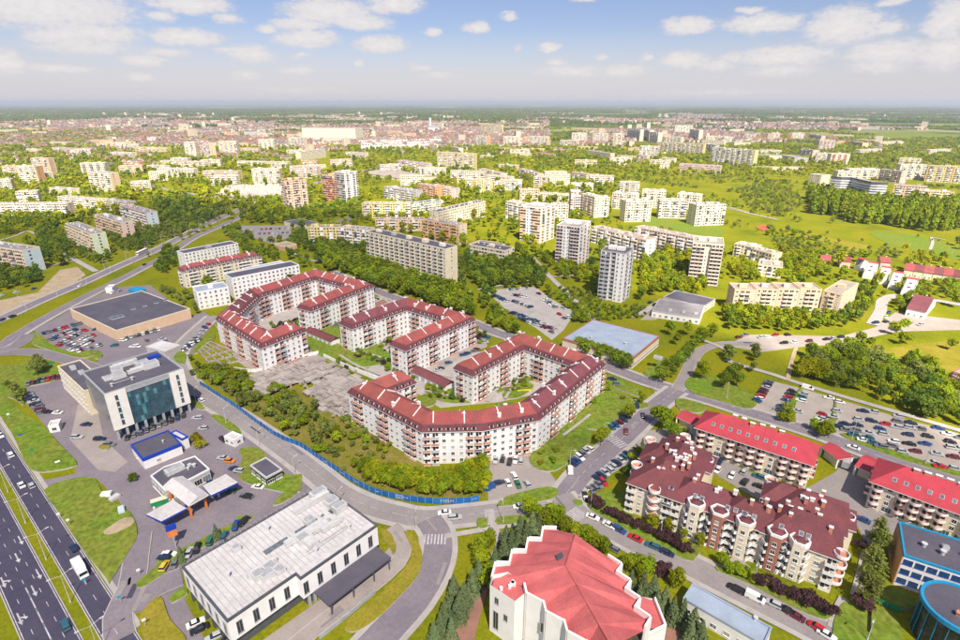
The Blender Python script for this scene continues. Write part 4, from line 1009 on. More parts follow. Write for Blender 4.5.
for a in [(0,292,78,300,357,14,'pink_wall',{}), (100,317,200,320,380,14,'cream_pale',{}), (190,322,302,322,388,14,'white_wall',dict(acc='terracotta')), (295,412,480,412,470,13,'white_wall',{}), (480,414,610,430,488,13,'pink_wall',{}), (605,386,770,388,474,13,'white_wall',{}), (770,392,985,402,492,14,'yellow_wall',dict(stripe='orange_wall')), (55,202,130,214,247,13,'pink_wall',{}), (390,222,535,226,240,13,'cream_wall',dict(pat='w')), (230,425,300,425,470,13,'white_wall',{})]:
    S(800, 100, *a[:7], W9, huts=1, **a[7])
S(800, 100, 565, 508, 760, 522, 624, 13, 'peach_wall', 'behind the dark poplar row', stripe='yellow_wall'); S(800, 100, 715, 542, 925, 552, 660, 13, 'yellow_wall', 'behind the dark poplar row', end='orange_wall')
W10 = 'among the orchard trees by the cul-de-sac'
S(640, 200, 565, 262, 690, 285, 345, 13, 'cream_wall', W10, pat='wbw', roof='roof_tan', near=False); S(640, 200, 660, 290, 790, 325, 372, 12, 'cream_wall', W10, pat='wbw', roof='roof_tan'); S(640, 200, 708, 388, 852, 405, 460, 18, 'cream_pale', W10, pat='bw', roof='roof_tan')
# stepped peach apartment row
for i in range(4):
    x0 = 568 + i * 131; A, B = q6(640, 200, [(x0, 536 - i * 1), (x0 + 128, 541 - i * 1)])
    slab(A, B, 312.5 + i * .8, 13, 'peach_wall', '', 'wbbw', 'cream_pale', 'roof_tan', label='stepped peach apartment section with stacked balconies in a joined row', group='sections of the stepped peach apartment row', near=True, huts=1)
slab((823.5, 291), (842, 295), 317, 33, 'peach_wall', '', 'wbw', 'cream_pale', 'roof_tan', label='peach end section with long tan flat roof, closing the stepped apartment row', group='sections of the stepped peach apartment row', near=True, huts=1)
# flat-roofed white office pair behind the winding block
slab((184, 254), (238, 243.5), 264, 13, 'white_wall', '', 'w', roof='roof_dark', label='white three-storey office with dark flat roof beside the dual carriageway', near=True, huts=1, name='office_block')
slab(*q6(160, 200, [(428,470),(832,390)]), 200 + 545 / 5.98, 14, 'white_wall', '', 'w', roof='roof_dark', label='long low white office with blue-grey flat roof behind the winding red-roofed block', near=True, huts=0, name='office_block')
slab(*q6(160, 200, [(512,425),(750,378)]), 200 + 462 / 5.98, 8, 'white_wall', '', '.', roof='roof_blue_grey', label='raised upper storey with blue-grey roof on the long low white office', near=True, huts=0, name='office_upper_storey', h=11)
slab(*q6(160, 200, [(218,555),(408,522)]), 200 + 640 / 5.98, 14, 'white_wall', '', 'dw', roof='roof_blue_grey', label='small white four-storey block with grey-blue flat roof beside the brown-roofed store', near=True, huts=1)
# the curved white building
def curved():
    X = Bldg('curved_apartment_block', 'curved white apartment block with dark horizontal bands and dark rim behind poplars', 'apartment block', P(850, 200), None, False)
    h = 31; top = [P(*p, h) for p in q6(800, 100, [(190,462),(250,468),(310,470),(360,482),(430,496),(500,500),(522,500)])]; top = spline([Vector((p.x, p.y, 0)) for p in top], 8)
    back = offset_path(top, 15); pts = top + back[::-1]; claim(pts)
    w = MB(); w.prism(pts, 0, h, 0, cap=False); X.part('wall', w, 'white_wall'); r = MB(); r.prism(pts, h - .2, h + .02, 0); X.part('roof', r, 'roof_tan')
    m = MB(); k = MB()
    for i in range(len(top) - 1):
        a, c = top[i], top[i + 1]; t = c - a; o = Vector((t.y, -t.x, 0)).normalized(); up = Vector((0, 0, 1))
        k.obox(a + o * 1.2 + up * (h - .2), t, -o * 1.0, up * 1.8)
        for f in range(10):
            z = up * (f * 3.05 + 1.5); m.quad(a + o * .05 + z, c + o * .05 + z, c + o * .05 + z + up * .9, a + o * .05 + z + up * .9, 0)
            z = up * (f * 3.05 + .1); m.obox(a + z, t, o * 1.1, up * 1.1, 1)
    o = X.part('balcony_bands', m, ['glass_pale', 'trim_white'], kind='stuff'); X.part('roof_rim', k, 'blue_paint' if 0 else 'roof_dark'); X.done()
    slab(*q6(800, 100, [(130,452),(185,448)]), 186.5, 20, 'white_wall', '', 'w', roof='roof_tan', label='plain white wing at the end of the curved apartment block', huts=0)
curved()

# further rows of the same estates
W11 = 'in the outer rows of the sunlit estates'
for (x, y, w_, hh, c) in [(20,172,26,15,'cream_wall'),(60,168,22,15,'yellow_wall'),(118,166,24,15,'peach_wall'),(148,172,20,15,'cream_pale'),(70,150,20,15,'cream_wall'),(110,152,22,15,'cream_pale'),(30,158,18,30,'peach_wall'),(210,176,26,15,'cream_pale'),(262,160,24,15,'yellow_wall'),(300,166,26,15,'cream_wall'),(330,160,22,15,'peach_wall'),(286,150,18,15,'cream_pale'),(345,152,20,15,'cream_wall'),(400,176,24,15,'cream_pale'),(380,165,22,15,'pink_wall'),(420,168,26,15,'cream_wall'),(470,172,22,15,'yellow_wall'),(440,190,26,15,'cream_pale'),(500,180,22,15,'cream_wall'),(520,190,20,15,'peach_wall'),(545,172,22,15,'cream_pale'),(590,176,24,15,'cream_wall'),(620,182,20,15,'cream_pale'),(575,160,22,15,'yellow_wall'),(610,158,22,15,'cream_wall'),(650,160,20,15,'cream_pale'),(560,140,18,15,'cream_wall'),(640,146,18,30,'cream_pale'),(690,150,20,15,'cream_wall'),(760,150,22,15,'cream_pale'),(800,150,20,15,'peach_wall'),(860,150,22,15,'cream_wall'),(900,158,22,15,'cream_pale'),(940,166,22,15,'yellow_wall'),(820,140,16,30,'pink_wall'),(880,142,20,15,'cream_pale'),(930,150,22,15,'cream_wall'),(450,160,20,15,'cream_pale'),(510,150,20,15,'cream_wall'),(200,160,20,15,'cream_wall'),(170,158,18,15,'cream_pale'),(240,148,18,15,'peach_wall'),(15,192,22,15,'cream_pale'),(130,182,20,15,'cream_wall')]:
    dy = R.uniform(-1.2, 1.2); A, B = (x, y), (x + w_, y + dy); base = P(x + w_ / 2, y, hh); z0 = hh
    p, q = P(*A, hh), P(*B, hh); mid = (p + q) / 2 + Vector((0, 6, 0))
    if taken(mid) or taken(p) or taken(q): continue
    slab(A, B, 0, 12, c, W11, huts=1, h=hh, roof='roof_tan', pat=R.choice(['wbbw', 'bbw', 'wbw']))
# ------------------------------------------------------------------ individual buildings near the camera
UP = Vector((0, 0, 1))
def frame_of(pts):
    A, B, C, D = pts; t = (B - A).normalized(); n = Vector((-t.y, t.x, 0))
    return A, t, n, (B - A).length, (C - B).length, math.atan2(t.y, t.x)
def equip(X, A, t, n, rz, h, spots):
    """rooftop machines: (kind, u, v, length, width, height)"""
    for k_, (kind, u, v, a, b_, c) in enumerate(spots):
        c = c + .023 * k_; p = A + t * u + n * v + UP * (h - .011 * (k_ + 1)); m = MB()        # no two machine tops on one level
        if kind == 'unit':
            m.box(p, (a, b_, c), rz); m.box(p + UP * c, (a * .8, b_ * .8, .15), rz, 1); m.cyl(p + UP * (c + .15), min(a, b_) * .3, .12, 10, 1)
            X.part('air_unit', m, ['metal_pale', 'metal_grey'])
        elif kind == 'duct':
            m.box(p + UP * .3, (a, b_, c), rz)
            for s in (-.4, 0, .4): m.box(p + t * (a * s), (.2, b_ + .1, .3), rz, 1)
            X.part('air_duct', m, ['metal_pale', 'metal_dark'])
        elif kind == 'light':
            m.box(p, (a, b_, .35), rz, 1)
            k = max(2, int(a / 1.4))
            for i in range(k): m.box(p + t * (a * ((i + .5) / k - .5)) + UP * .35, (a / k - .12, b_ - .3, c), rz, 0)
            X.part('roof_light', m, ['glass_pale', 'metal_pale'])
        elif kind == 'pipe':
            m.tube(p - t * a / 2 + UP * .4, p + t * a / 2 + UP * .4, .18); X.part('pipe', m, 'metal_grey')
        elif kind == 'vent':
            m.cyl(p, a, c, 8); m.cyl(p + UP * c, a * 1.5, .25, 8); X.part('roof_vent', m, 'metal_pale')

# ---- glass-fronted office
def office():
    h = 20.7; pts = rect((104.2, 395.3), (183.3, 369.2), (153.3, 351.7), h); A, t, n, L, W, rz = frame_of(pts); claim(pts, 2)
    X = Bldg('office_building', 'six-storey office with teal glass front between two cream panels', 'office building', A)
    core = mitre_closed(pts, .5); w = MB(); w.prism(core, 4.2, h, 0, cap=False, bottom=True); X.part('wall', w, 'metal_grey')
    g = MB(); g.prism(mitre_closed(pts, 2.6), 0, 4.25, 0, cap=False); X.part('ground_floor_glass', g, 'glass_teal')
    flat_roof(X, pts, h, 'roof_dark', .5, .5, 'metal_grey')
    for u0, u1 in ((0, .245), (.80, 1.0)):
        e = MB(); e.obox(A + t * L * u0 + n * .55 + UP * 4.6, t * L * (u1 - u0), -n * .75, UP * (h - 4.4)); X.part('cream_panel', e, 'office_panel')
        for f in range(5): X.piece('window', window_mesh(1.0, 1.9, 'metal_dark', 'glass_teal', 0), A + t * L * ((u0 + u1) / 2) - n * .21 + UP * (6.3 + f * 2.75), rz)
    # panes of the curtain wall
    g0, g1 = .25, .795; cols, rows = 12, 6; pw, ph = L * (g1 - g0) / cols, (h - 6.2) / rows
    pm = [MB() for _ in range(2)]
    for k in (0, 1): pm[k].box((0, -.05, .06), (pw - .12, .10, ph - .12))
    pms = [pm[0].mesh('glass_pane', 'glass_teal'), pm[1].mesh('glass_pane', 'glass_teal_pale')]
    for i in range(cols):
        for j in range(rows): inst('glass_pane', pms[1 if R.random() < .17 else 0], X.root, A + t * L * (g0 + (g1 - g0) * (i + .5) / cols) + n * .42 + UP * (4.4 + ph * j), rz)
    e = MB(); e.obox(A + t * L * g0 + n * .5 + UP * (h - 1.9), t * L * (g1 - g0), -n * .5, UP * 1.9); X.part('fascia', e, 'metal_grey')
    for i in range(9):
        m = MB(); p = A + t * L * (.03 + .94 * i / 8) + n * .7; m.box((p.x, p.y, 0), (.9, .9, 4.3), rz); X.part('pillar', m, 'metal_grey')
    # glazed west side
    D = pts[3]; s = A - D; Ls = s.length; s.normalize(); o = Vector((s.y, -s.x, 0)); rs = math.atan2(s.y, s.x)
    sp = MB(); sp.box((0, -.05, .06), (Ls / 8 - .15, .10, 3.0)); sm = sp.mesh('glass_pane', 'glass_pale')
    for i in range(8):
        for j in range(5): inst('glass_pane', sm, X.root, D + s * Ls * (i + .5) / 8 - o * .52 + UP * (4.6 + j * 3.15), rs)
    equip(X, A, t, n, rz, h, [('unit',L*.30,W*.42,5,3,1.4),('unit',L*.34,W*.62,4,2.5,1.6),('duct',L*.45,W*.75,9,2,1.6),('duct',L*.50,W*.80,9,1.6,1.4),('duct',L*.55,W*.42,8,1.5,1.3),('duct',L*.60,W*.45,8,1.4,1.4),('unit',L*.72,W*.45,6,4,2.2),('unit',L*.66,W*.62,5,3,1.8),('unit',L*.2,W*.5,4,4,.8),('vent',L*.15,W*.2,.4,1,1),('vent',L*.4,W*.2,.4,1,1),('pipe',L*.3,W*.25,9,0,0)])
    m = MB(); p = A + t * L * .86 + n * W * .72 + UP * h; m.box(p, (4.5, 2, 1.6), rz); X.part('roof_sign', m, 'blue_paint'); X.done()
    # lower annex
    pts = rect((79, 395), (92, 384.5), (72, 357), 11.5); 
    B1 = P(84, 392, 11.5); A1, C1 = P(57.5, 367, 11.5), P(72, 361, 11.5)
    tt = (B1 - A1).normalized(); nn = Vector((-tt.y, tt.x, 0)); A1.z = B1.z = 0; q = [A1, B1, B1 + nn * 9, A1 + nn * 9]
    Y = Bldg('office_annex', 'cream lower annex with dark roof on the west side of the glass office', 'office building', A1); claim(q)
    w = MB(); w.prism(q, 0, 11.5, 0, cap=False); Y.part('wall', w, 'cream_pale'); flat_roof(Y, q, 11.5, 'roof_dark', .4, .5, 'cream_pale'); facade(Y, q[0], q[1], .5, 3, 3.6, 'Ww', 3.2, (1.5, 1.6)); facade(Y, q[3], q[0], .5, 3, 3.6, 'w', 3.2)
    equip(Y, A1, tt, nn, math.atan2(tt.y, tt.x), 11.5, [('unit',8,4,3,2,1.5),('unit',16,5,3,2,1.2)]); Y.done()
office()
# ---- shopping hall
def mall():
    h = 11.5; pts = rect((182, 567.5), (322.5, 486), (377.5, 518.8), h); pts = [pts[0], pts[1], pts[2], pts[3]]
    # order so that A-B is the long side that faces the camera
    P0, P1, P2 = P(182, 567.5, h), P(322.5, 486, h), P(377.5, 518.8, h); t = (P1 - P0).normalized(); n = Vector((t.y, -t.x, 0)); W = (P2 - P1).dot(n); L = (P1 - P0).length
    for v in (P0, P1): v.z = 0
    A, B = P0 + n * W, P1 + n * W; k = L * .42       # near long side, with a step in it
    out = [A - n * 0, A + t * k, A + t * k + n * 2.2, B + n * 2.2, P1, P0]
    claim(out, 2)
    X = Bldg('shopping_hall', 'long white shopping hall with flat pale roof, slot windows and dark entrance canopy', 'shop', A); rz = math.atan2(t.y, t.x); nn = -n
    w = MB(); w.prism(out, 4.6, h, 0, cap=False, bottom=True); X.part('wall', w, 'white_wall')
    g = MB(); g.prism(mitre_closed(out, 1.6), 0, 4.65, 0, cap=False); X.part('ground_floor', g, 'metal_dark')
    flat_roof(X, out, h, 'roof_white', .35, .45, 'metal_dark')
    slot = window_mesh(1.5, 4.0, 'metal_grey', 'glass_dark', 1)
    for i in range(22):
        u = 2.5 + i * 4.2
        if u > L - 2: break
        X.piece('window', slot, A + t * u + (n * 2.2 if u > k else n * 0) + UP * 5.7, rz)
    # west short side: columns and slots
    rs = math.atan2(n.y, n.x); 
    for i in range(int(W / 4)):
        X.piece('window', slot, P0 + n * (2.2 + i * 4.1) + UP * 5.7, rs)
        m = MB(); p = P0 + n * (1.0 + i * 4.1) + t * .6; m.box((p.x, p.y, 0), (.8, .8, 4.6), rz); X.part('pillar', m, 'metal_dark')
    for i in range(14):
        m = MB(); p = A + t * (k + 2 + i * (L - k - 4) / 13) + n * 1.2; m.box((p.x, p.y, 0), (.7, .7, 4.6), rz); X.part('pillar', m, 'metal_grey')
    c = MB(); c.obox(B + n * 2.3 - t * 22 + UP * 4.2, t * 21, n * 6.5, UP * .6); X.part('entrance_canopy', c, 'roof_dark')
    for u in (-21, -14, -7, -1.5):
        m = MB(); p = B + n * 8.3 + t * u; m.box((p.x, p.y, 0), (.3, .3, 4.2), rz); X.part('canopy_post', m, 'metal_dark')
    sp = []; 
    for i in range(4): sp.append(('light', 20 + i * 9.6, W * .5, 7.2, 2.0, .25))
    sp += [('duct',L*.66,W*.42,14,1.6,1.3),('duct',L*.70,W*.36,8,1.4,1.2),('duct',L*.62,W*.30,3,6,1.2),('unit',L*.60,W*.35,3.5,2.5,1.8),('unit',L*.72,W*.55,3,2.4,1.6),('duct',L*.80,W*.30,7,1.3,1.2),('duct',L*.83,W*.38,1.4,6,1.2),('unit',L*.95,W*.62,4,3,1.8),('unit',L*.97,W*.45,4,2.4,2.2),('duct',L*.88,W*.80,12,1.6,1.3),('unit',L*.97,W*.86,5,2.6,2.2),('unit',L*.30,W*.20,3.5,2.5,1.6),('unit',L*.34,W*.26,3,3,1.4),('unit',L*.26,W*.25,2.5,2.5,1.8),('duct',L*.31,W*.32,8,1.2,1.1),('unit',L*.37,W*.15,2.4,2,1.2),('pipe',L*.72,W*.18,14,0,0),('pipe',L*.72,W*.14,14,0,0),('unit',L*.28,W*.78,2.2,1.6,1.4),('vent',L*.86,W*.12,.5,1.2,1.2),('vent',L*.6,W*.1,.5,1.1,1.1),('vent',L*.5,W*.8,.5,1.1,1.1),('vent',L*.15,W*.5,.4,1,1)]
    sm_ = MB()
    for i in range(1, 30): p = A + t * (i * L / 30) + UP * (h + .012); sm_.quad(p + nn * .5, p + t * .22 + nn * .5, p + t * .22 + nn * (W - .5), p + nn * (W - .5))
    tag(X.part('membrane_seams', sm_, 'roof_seam'), kind='stuff')
    cl = lambda x, s_, M_: min(max(x, s_ / 2 + 1.2), M_ - s_ / 2 - 1.2)
    equip(X, A, t, nn, rz, h, [(k_, cl(u_, a_, L), cl(v_, b_, W), a_, b_, c_) for k_, u_, v_, a_, b_, c_ in sp])
    for i in range(26):
        m = MB(); p = A + t * (1.5 + i * (L - 3) / 25) + nn * (W - .3) + UP * (h + .4); m.box(p, (.08, .08, 1.0), rz); m.box(p + UP * 1.0 + t * 1.1, (2.2, .06, .06), rz) if i < 25 else None; X.part('roof_rail', m, 'metal_grey')
    X.done()
mall()
# ---- simple flat-roofed commercial buildings
def flatbox(name, label, a, b_, c, h, wall, roof, rim, cat='shop', pat='.', band=None, win=(1.6, 1.4), extras=(), group=None, endpat=None):
    pts = rect(a, b_, c, h); A, t, n, L, W, rz = frame_of(pts); claim(pts)
    X = Bldg(name, label, cat, A, group); w = MB(); w.prism(pts, 0, h, 0, cap=False); X.part('wall', w, wall); flat_roof(X, pts, h, roof, .35, .4, rim)
    fl = max(1, int(h / 3.2)); endpat = endpat or pat
    for i, pp in ((0, pat), (1, endpat), (3, endpat), (2, pat)): facade(X, pts[i], pts[(i + 1) % 4], 0, fl, h / fl, pp, 3.4, win)
    if band:
        for i in range(4):
            p, q = pts[i], pts[(i + 1) % 4]
            tt = q - p; o = Vector((tt.y, -tt.x, 0)).normalized(); e = MB(); e.obox(p - o * .1 + UP * (h - .9), tt, o * .22, UP * .95); X.part('fascia', e, band)
    equip(X, A, t, n, rz, h, extras); X.done(); return X
flatbox('store', 'brown-roofed retail store with long peach walls next to the packed car park', (116, 331), (190, 309), (152, 288.5), 6.2, 'peach_wall', 'roof_dark', 'cream_pale', extras=[('light',10,22,7,5,.6),('light',22,28,2.5,1.6,.5),('light',29,28,2.5,1.6,.5),('light',36,28,2.5,1.6,.5),('light',42,28,2.5,1.6,.5)])
flatbox('shop', 'low white shop with dark roof and blue fascia beside the glass office', (142.5, 459.5), (181, 444), (168, 431), 4.4, 'white_wall', 'roof_dark', 'blue_paint', pat='.w..d', band='blue_paint', extras=[('vent',9,6,.3,.8,.8)])
flatbox('shop_annex', 'small white annex with blue rim behind the blue-fascia shop', (182, 440), (188, 437), (184, 427), 4.6, 'white_wall', 'roof_white', 'blue_paint', pat='.')
flatbox('sports_hall', 'wide hall with pale grey roof and brick-red band beside a dense tree row', (562.5, 338.7), (632.5, 358.7), (663.7, 337.5), 6.0, 'cream_wall', 'roof_blue_grey', 'brick_red', 'hall', 'W', 'brick_red', (2.2, 1.2), [('vent',12,10,.5,1,1),('vent',30,14,.5,1,1),('unit',50,8,4,2.5,1.2)])
flatbox('pavilion', 'single-storey pavilion with slate roof and blue doors by the school yard', (663.4, 297.4), (704, 307), (712, 298.7), 4.2, 'cream_wall', 'roof_dark', 'grey_wall', 'pavilion', 'dWd')
flatbox('pavilion', 'grey-roofed pavilion with small roof boxes in front of the slate pavilion', (652, 311), (700, 318.5), (720, 308), 4.0, 'white_wall', 'roof_grey', 'grey_wall', 'pavilion', 'wd', extras=[('unit',10,6,2,2,1),('unit',18,6,2,2,1),('unit',25,7,2,2,1)])
flatbox('kiosk', 'small kiosk with grey roof and glazed front by the blue fence street', (250, 466), (266, 478.5), (281, 469), 3.6, 'glass_dark', 'roof_dark', 'metal_pale', 'kiosk', 'W')
flatbox('kiosk', 'white container kiosk behind the fuel station', (224, 437), (234, 441), (235, 433), 3.0, 'white_wall', 'roof_white', 'trim_white', 'kiosk', 'w')
flatbox('guard_booth', 'white booth at the underground ramp of the glass office', (48, 427), (58.5, 425), (58, 420), 3.0, 'white_wall', 'roof_white', 'trim_white', 'kiosk', 'w')
flatbox('workshop', 'small pale-roofed workshop near the brown-roofed store', (146, 347), (165, 352), (170, 343), 3.6, 'grey_wall', 'roof_white', 'metal_pale', 'shed', '.')
flatbox('shed', 'blue container shed at the corner of the brown-roofed store', (137, 292), (146, 289.5), (143, 285.5), 3.0, 'cyan_paint', 'cyan_paint', 'cyan_paint', 'shed', '.')
flatbox('bus_shelter', 'white billboard trailer by the lower carriageway', (105, 288.5), (112, 288), (112, 285), 3.4, 'trim_white', 'roof_white', 'trim_white', 'billboard', '.')
flatbox('kindergarten', 'grey flat-roofed nursery hall behind the lone brown tower', (300, 226), (318, 223), (312, 217), 4.0, 'cream_wall', 'roof_dark', 'grey_wall', 'hall', 'w')
flatbox('market_house', 'small orange-walled house by the parking lane north of the offices', (274, 244), (284, 247), (285, 241), 4.0, 'orange_wall', 'roof_tan', 'cream_wall', 'house', 'w')
# ---- fuel station
def fuel_station():
    z = 4.8; pts = [P(*p, z) for p in [(150.6,476.5),(165,491),(192.5,478.5),(209.5,469.5),(195,456.5),(164,467.5)]]
    for p in pts: p.z = 0
    if area2(pts) < 0: pts.reverse()
    claim(pts); X = Bldg('station_shop', 'fuel station shop with dark flat roof and white roof unit', 'shop', pts[0]); w = MB(); w.prism(pts, 0, z, 0, cap=False); X.part('wall', w, 'grey_wall'); flat_roof(X, pts, z, 'roof_dark', .35, .35, 'trim_white')
    for i in range(len(pts)): facade(X, pts[i], pts[(i + 1) % len(pts)], 0, 1, z, 'W', 3, (1.7, 2.4), pane='glass_dark')
    A, t, n, L, W, rz = frame_of(rect((165, 491), (209.5, 469.5), (195, 456.5), z)); equip(X, A, t, n, rz, z, [('unit',L*.45,W*.72,6,3,1.6),('vent',L*.75,W*.6,.5,.8,.8),('vent',L*.82,W*.5,.5,.8,.8),('vent',L*.68,W*.5,.4,.7,.7)]); X.done()
    # canopy: raised gabled centre and two flat wings
    zc = 6.2; cpt = rect((163, 486), (188.7, 505.6), (209.4, 495), zc); A, t, n, L, W, rz = frame_of(cpt); claim(cpt)
    Y = Bldg('fuel_canopy', 'white fuel station canopy with raised gable centre and two blue-edged wings', 'canopy', A)
    r = MB(); a, b_, c, d = [v.copy() for v in cpt]; m0, m1 = (a + d) / 2 + UP * (zc + 1.3), (b_ + c) / 2 + UP * (zc + 1.3); za = UP * zc
    r.quad(a + za, b_ + za, m1, m0); r.quad(c + za, d + za, m0, m1); r.tri(b_ + za, c + za, m1, 0); r.tri(d + za, a + za, m0, 0); r.prism(cpt, zc - .5, zc - .02, 1, bottom=True)
    Y.part('gable_roof', r, ['roof_white', 'trim_white'])
    for q in ([(146,514.5),(161.5,521.5),(186,508.5),(173,500)], [(211,495.5),(238,482.5),(226,474),(202.5,486)]):
        w = [P(*p, 5.4) for p in q]
        for p in w: p.z = 0
        if area2(w) < 0: w.reverse()
        m = MB(); m.prism(w, 4.7, 5.42, 1, 0, bottom=True); o = Y.part('wing_roof', m, ['roof_white', 'blue_paint'])
        f = MB(); i = mitre_closed(w, .35); f.prism(i, 5.42, 5.5, 0); f.build('roof_sheet', 'roof_white', Y.root)
    for u, v in ((.12, .12), (.88, .12), (.88, .9), (.12, .9)):
        m = MB(); p = A + t * L * u + n * W * v; m.box((p.x, p.y, 0), (.6, .6, zc - .5), rz); Y.part('pillar', m, 'orange_paint')
    for px in ((157, 519), (176, 511), (219, 497), (233, 490)):
        p = P(*px); m = MB(); m.box((p.x, p.y, 0), (.5, .5, 4.75), rz); Y.part('pillar', m, 'trim_white')
    Y.done()
    for i, px in enumerate(((160, 517), (173, 511), (187, 508), (199, 502), (216, 495), (228, 489))):
        p = P(*px); Z = Bldg('fuel_pump', 'blue and white fuel pump on a kerb island under the station canopy', 'fuel pump', p, 'fuel pumps'); m = MB(); m.box((p.x, p.y, .0), (4, 1.1, .28), rz + 1.57); Z.part('island', m, 'kerb')
        m = MB(); m.box((p.x, p.y, .28), (1.0, .6, 1.6), rz); Z.part('pump_body', m, 'blue_paint'); m = MB(); m.box((p.x, p.y, 1.88), (1.1, .7, .35), rz); Z.part('pump_head', m, 'trim_white'); Z.done()
    p = P(176, 547); S_ = Bldg('price_sign', 'tall fuel price sign with blue top and orange panel by the station exit', 'sign', p); m = MB()
    m.box((p.x, p.y, 0), (.3, .3, 7.5), .6); S_.part('pole', m, 'metal_grey'); m = MB(); m.box((p.x, p.y, 4.2), (2.6, .5, 2.3), .6); S_.part('price_board', m, 'orange_paint'); m = MB(); m.box((p.x, p.y, 6.5), (2.8, .55, 2.0), .6); S_.part('sign_top', m, 'blue_paint'); S_.done()
    p = P(160, 504); m = MB(); X = Bldg('tank_container', 'green and white container beside the station shop', 'container', p); m.box((p.x, p.y, 0), (5, 2.2, 2.0), .55, 0, 1); X.part('body', m, ['green_paint', 'roof_white']); m = MB(); m.box((p.x, p.y, 2.0), (4.6, 1.8, .1), .55); X.part('lid', m, 'cream_pale'); X.done()
fuel_station()
# ---- light blue shed at the bottom
flatbox('long_shed', 'low white shed with light blue sheet roof by the parked cars', (683, 599), (764, 646), (771, 628), 4.6, 'white_wall', 'roof_blue_grey', 'roof_blue_grey', 'shed', 'w', extras=[('vent',16,6,.4,.8,.8)])
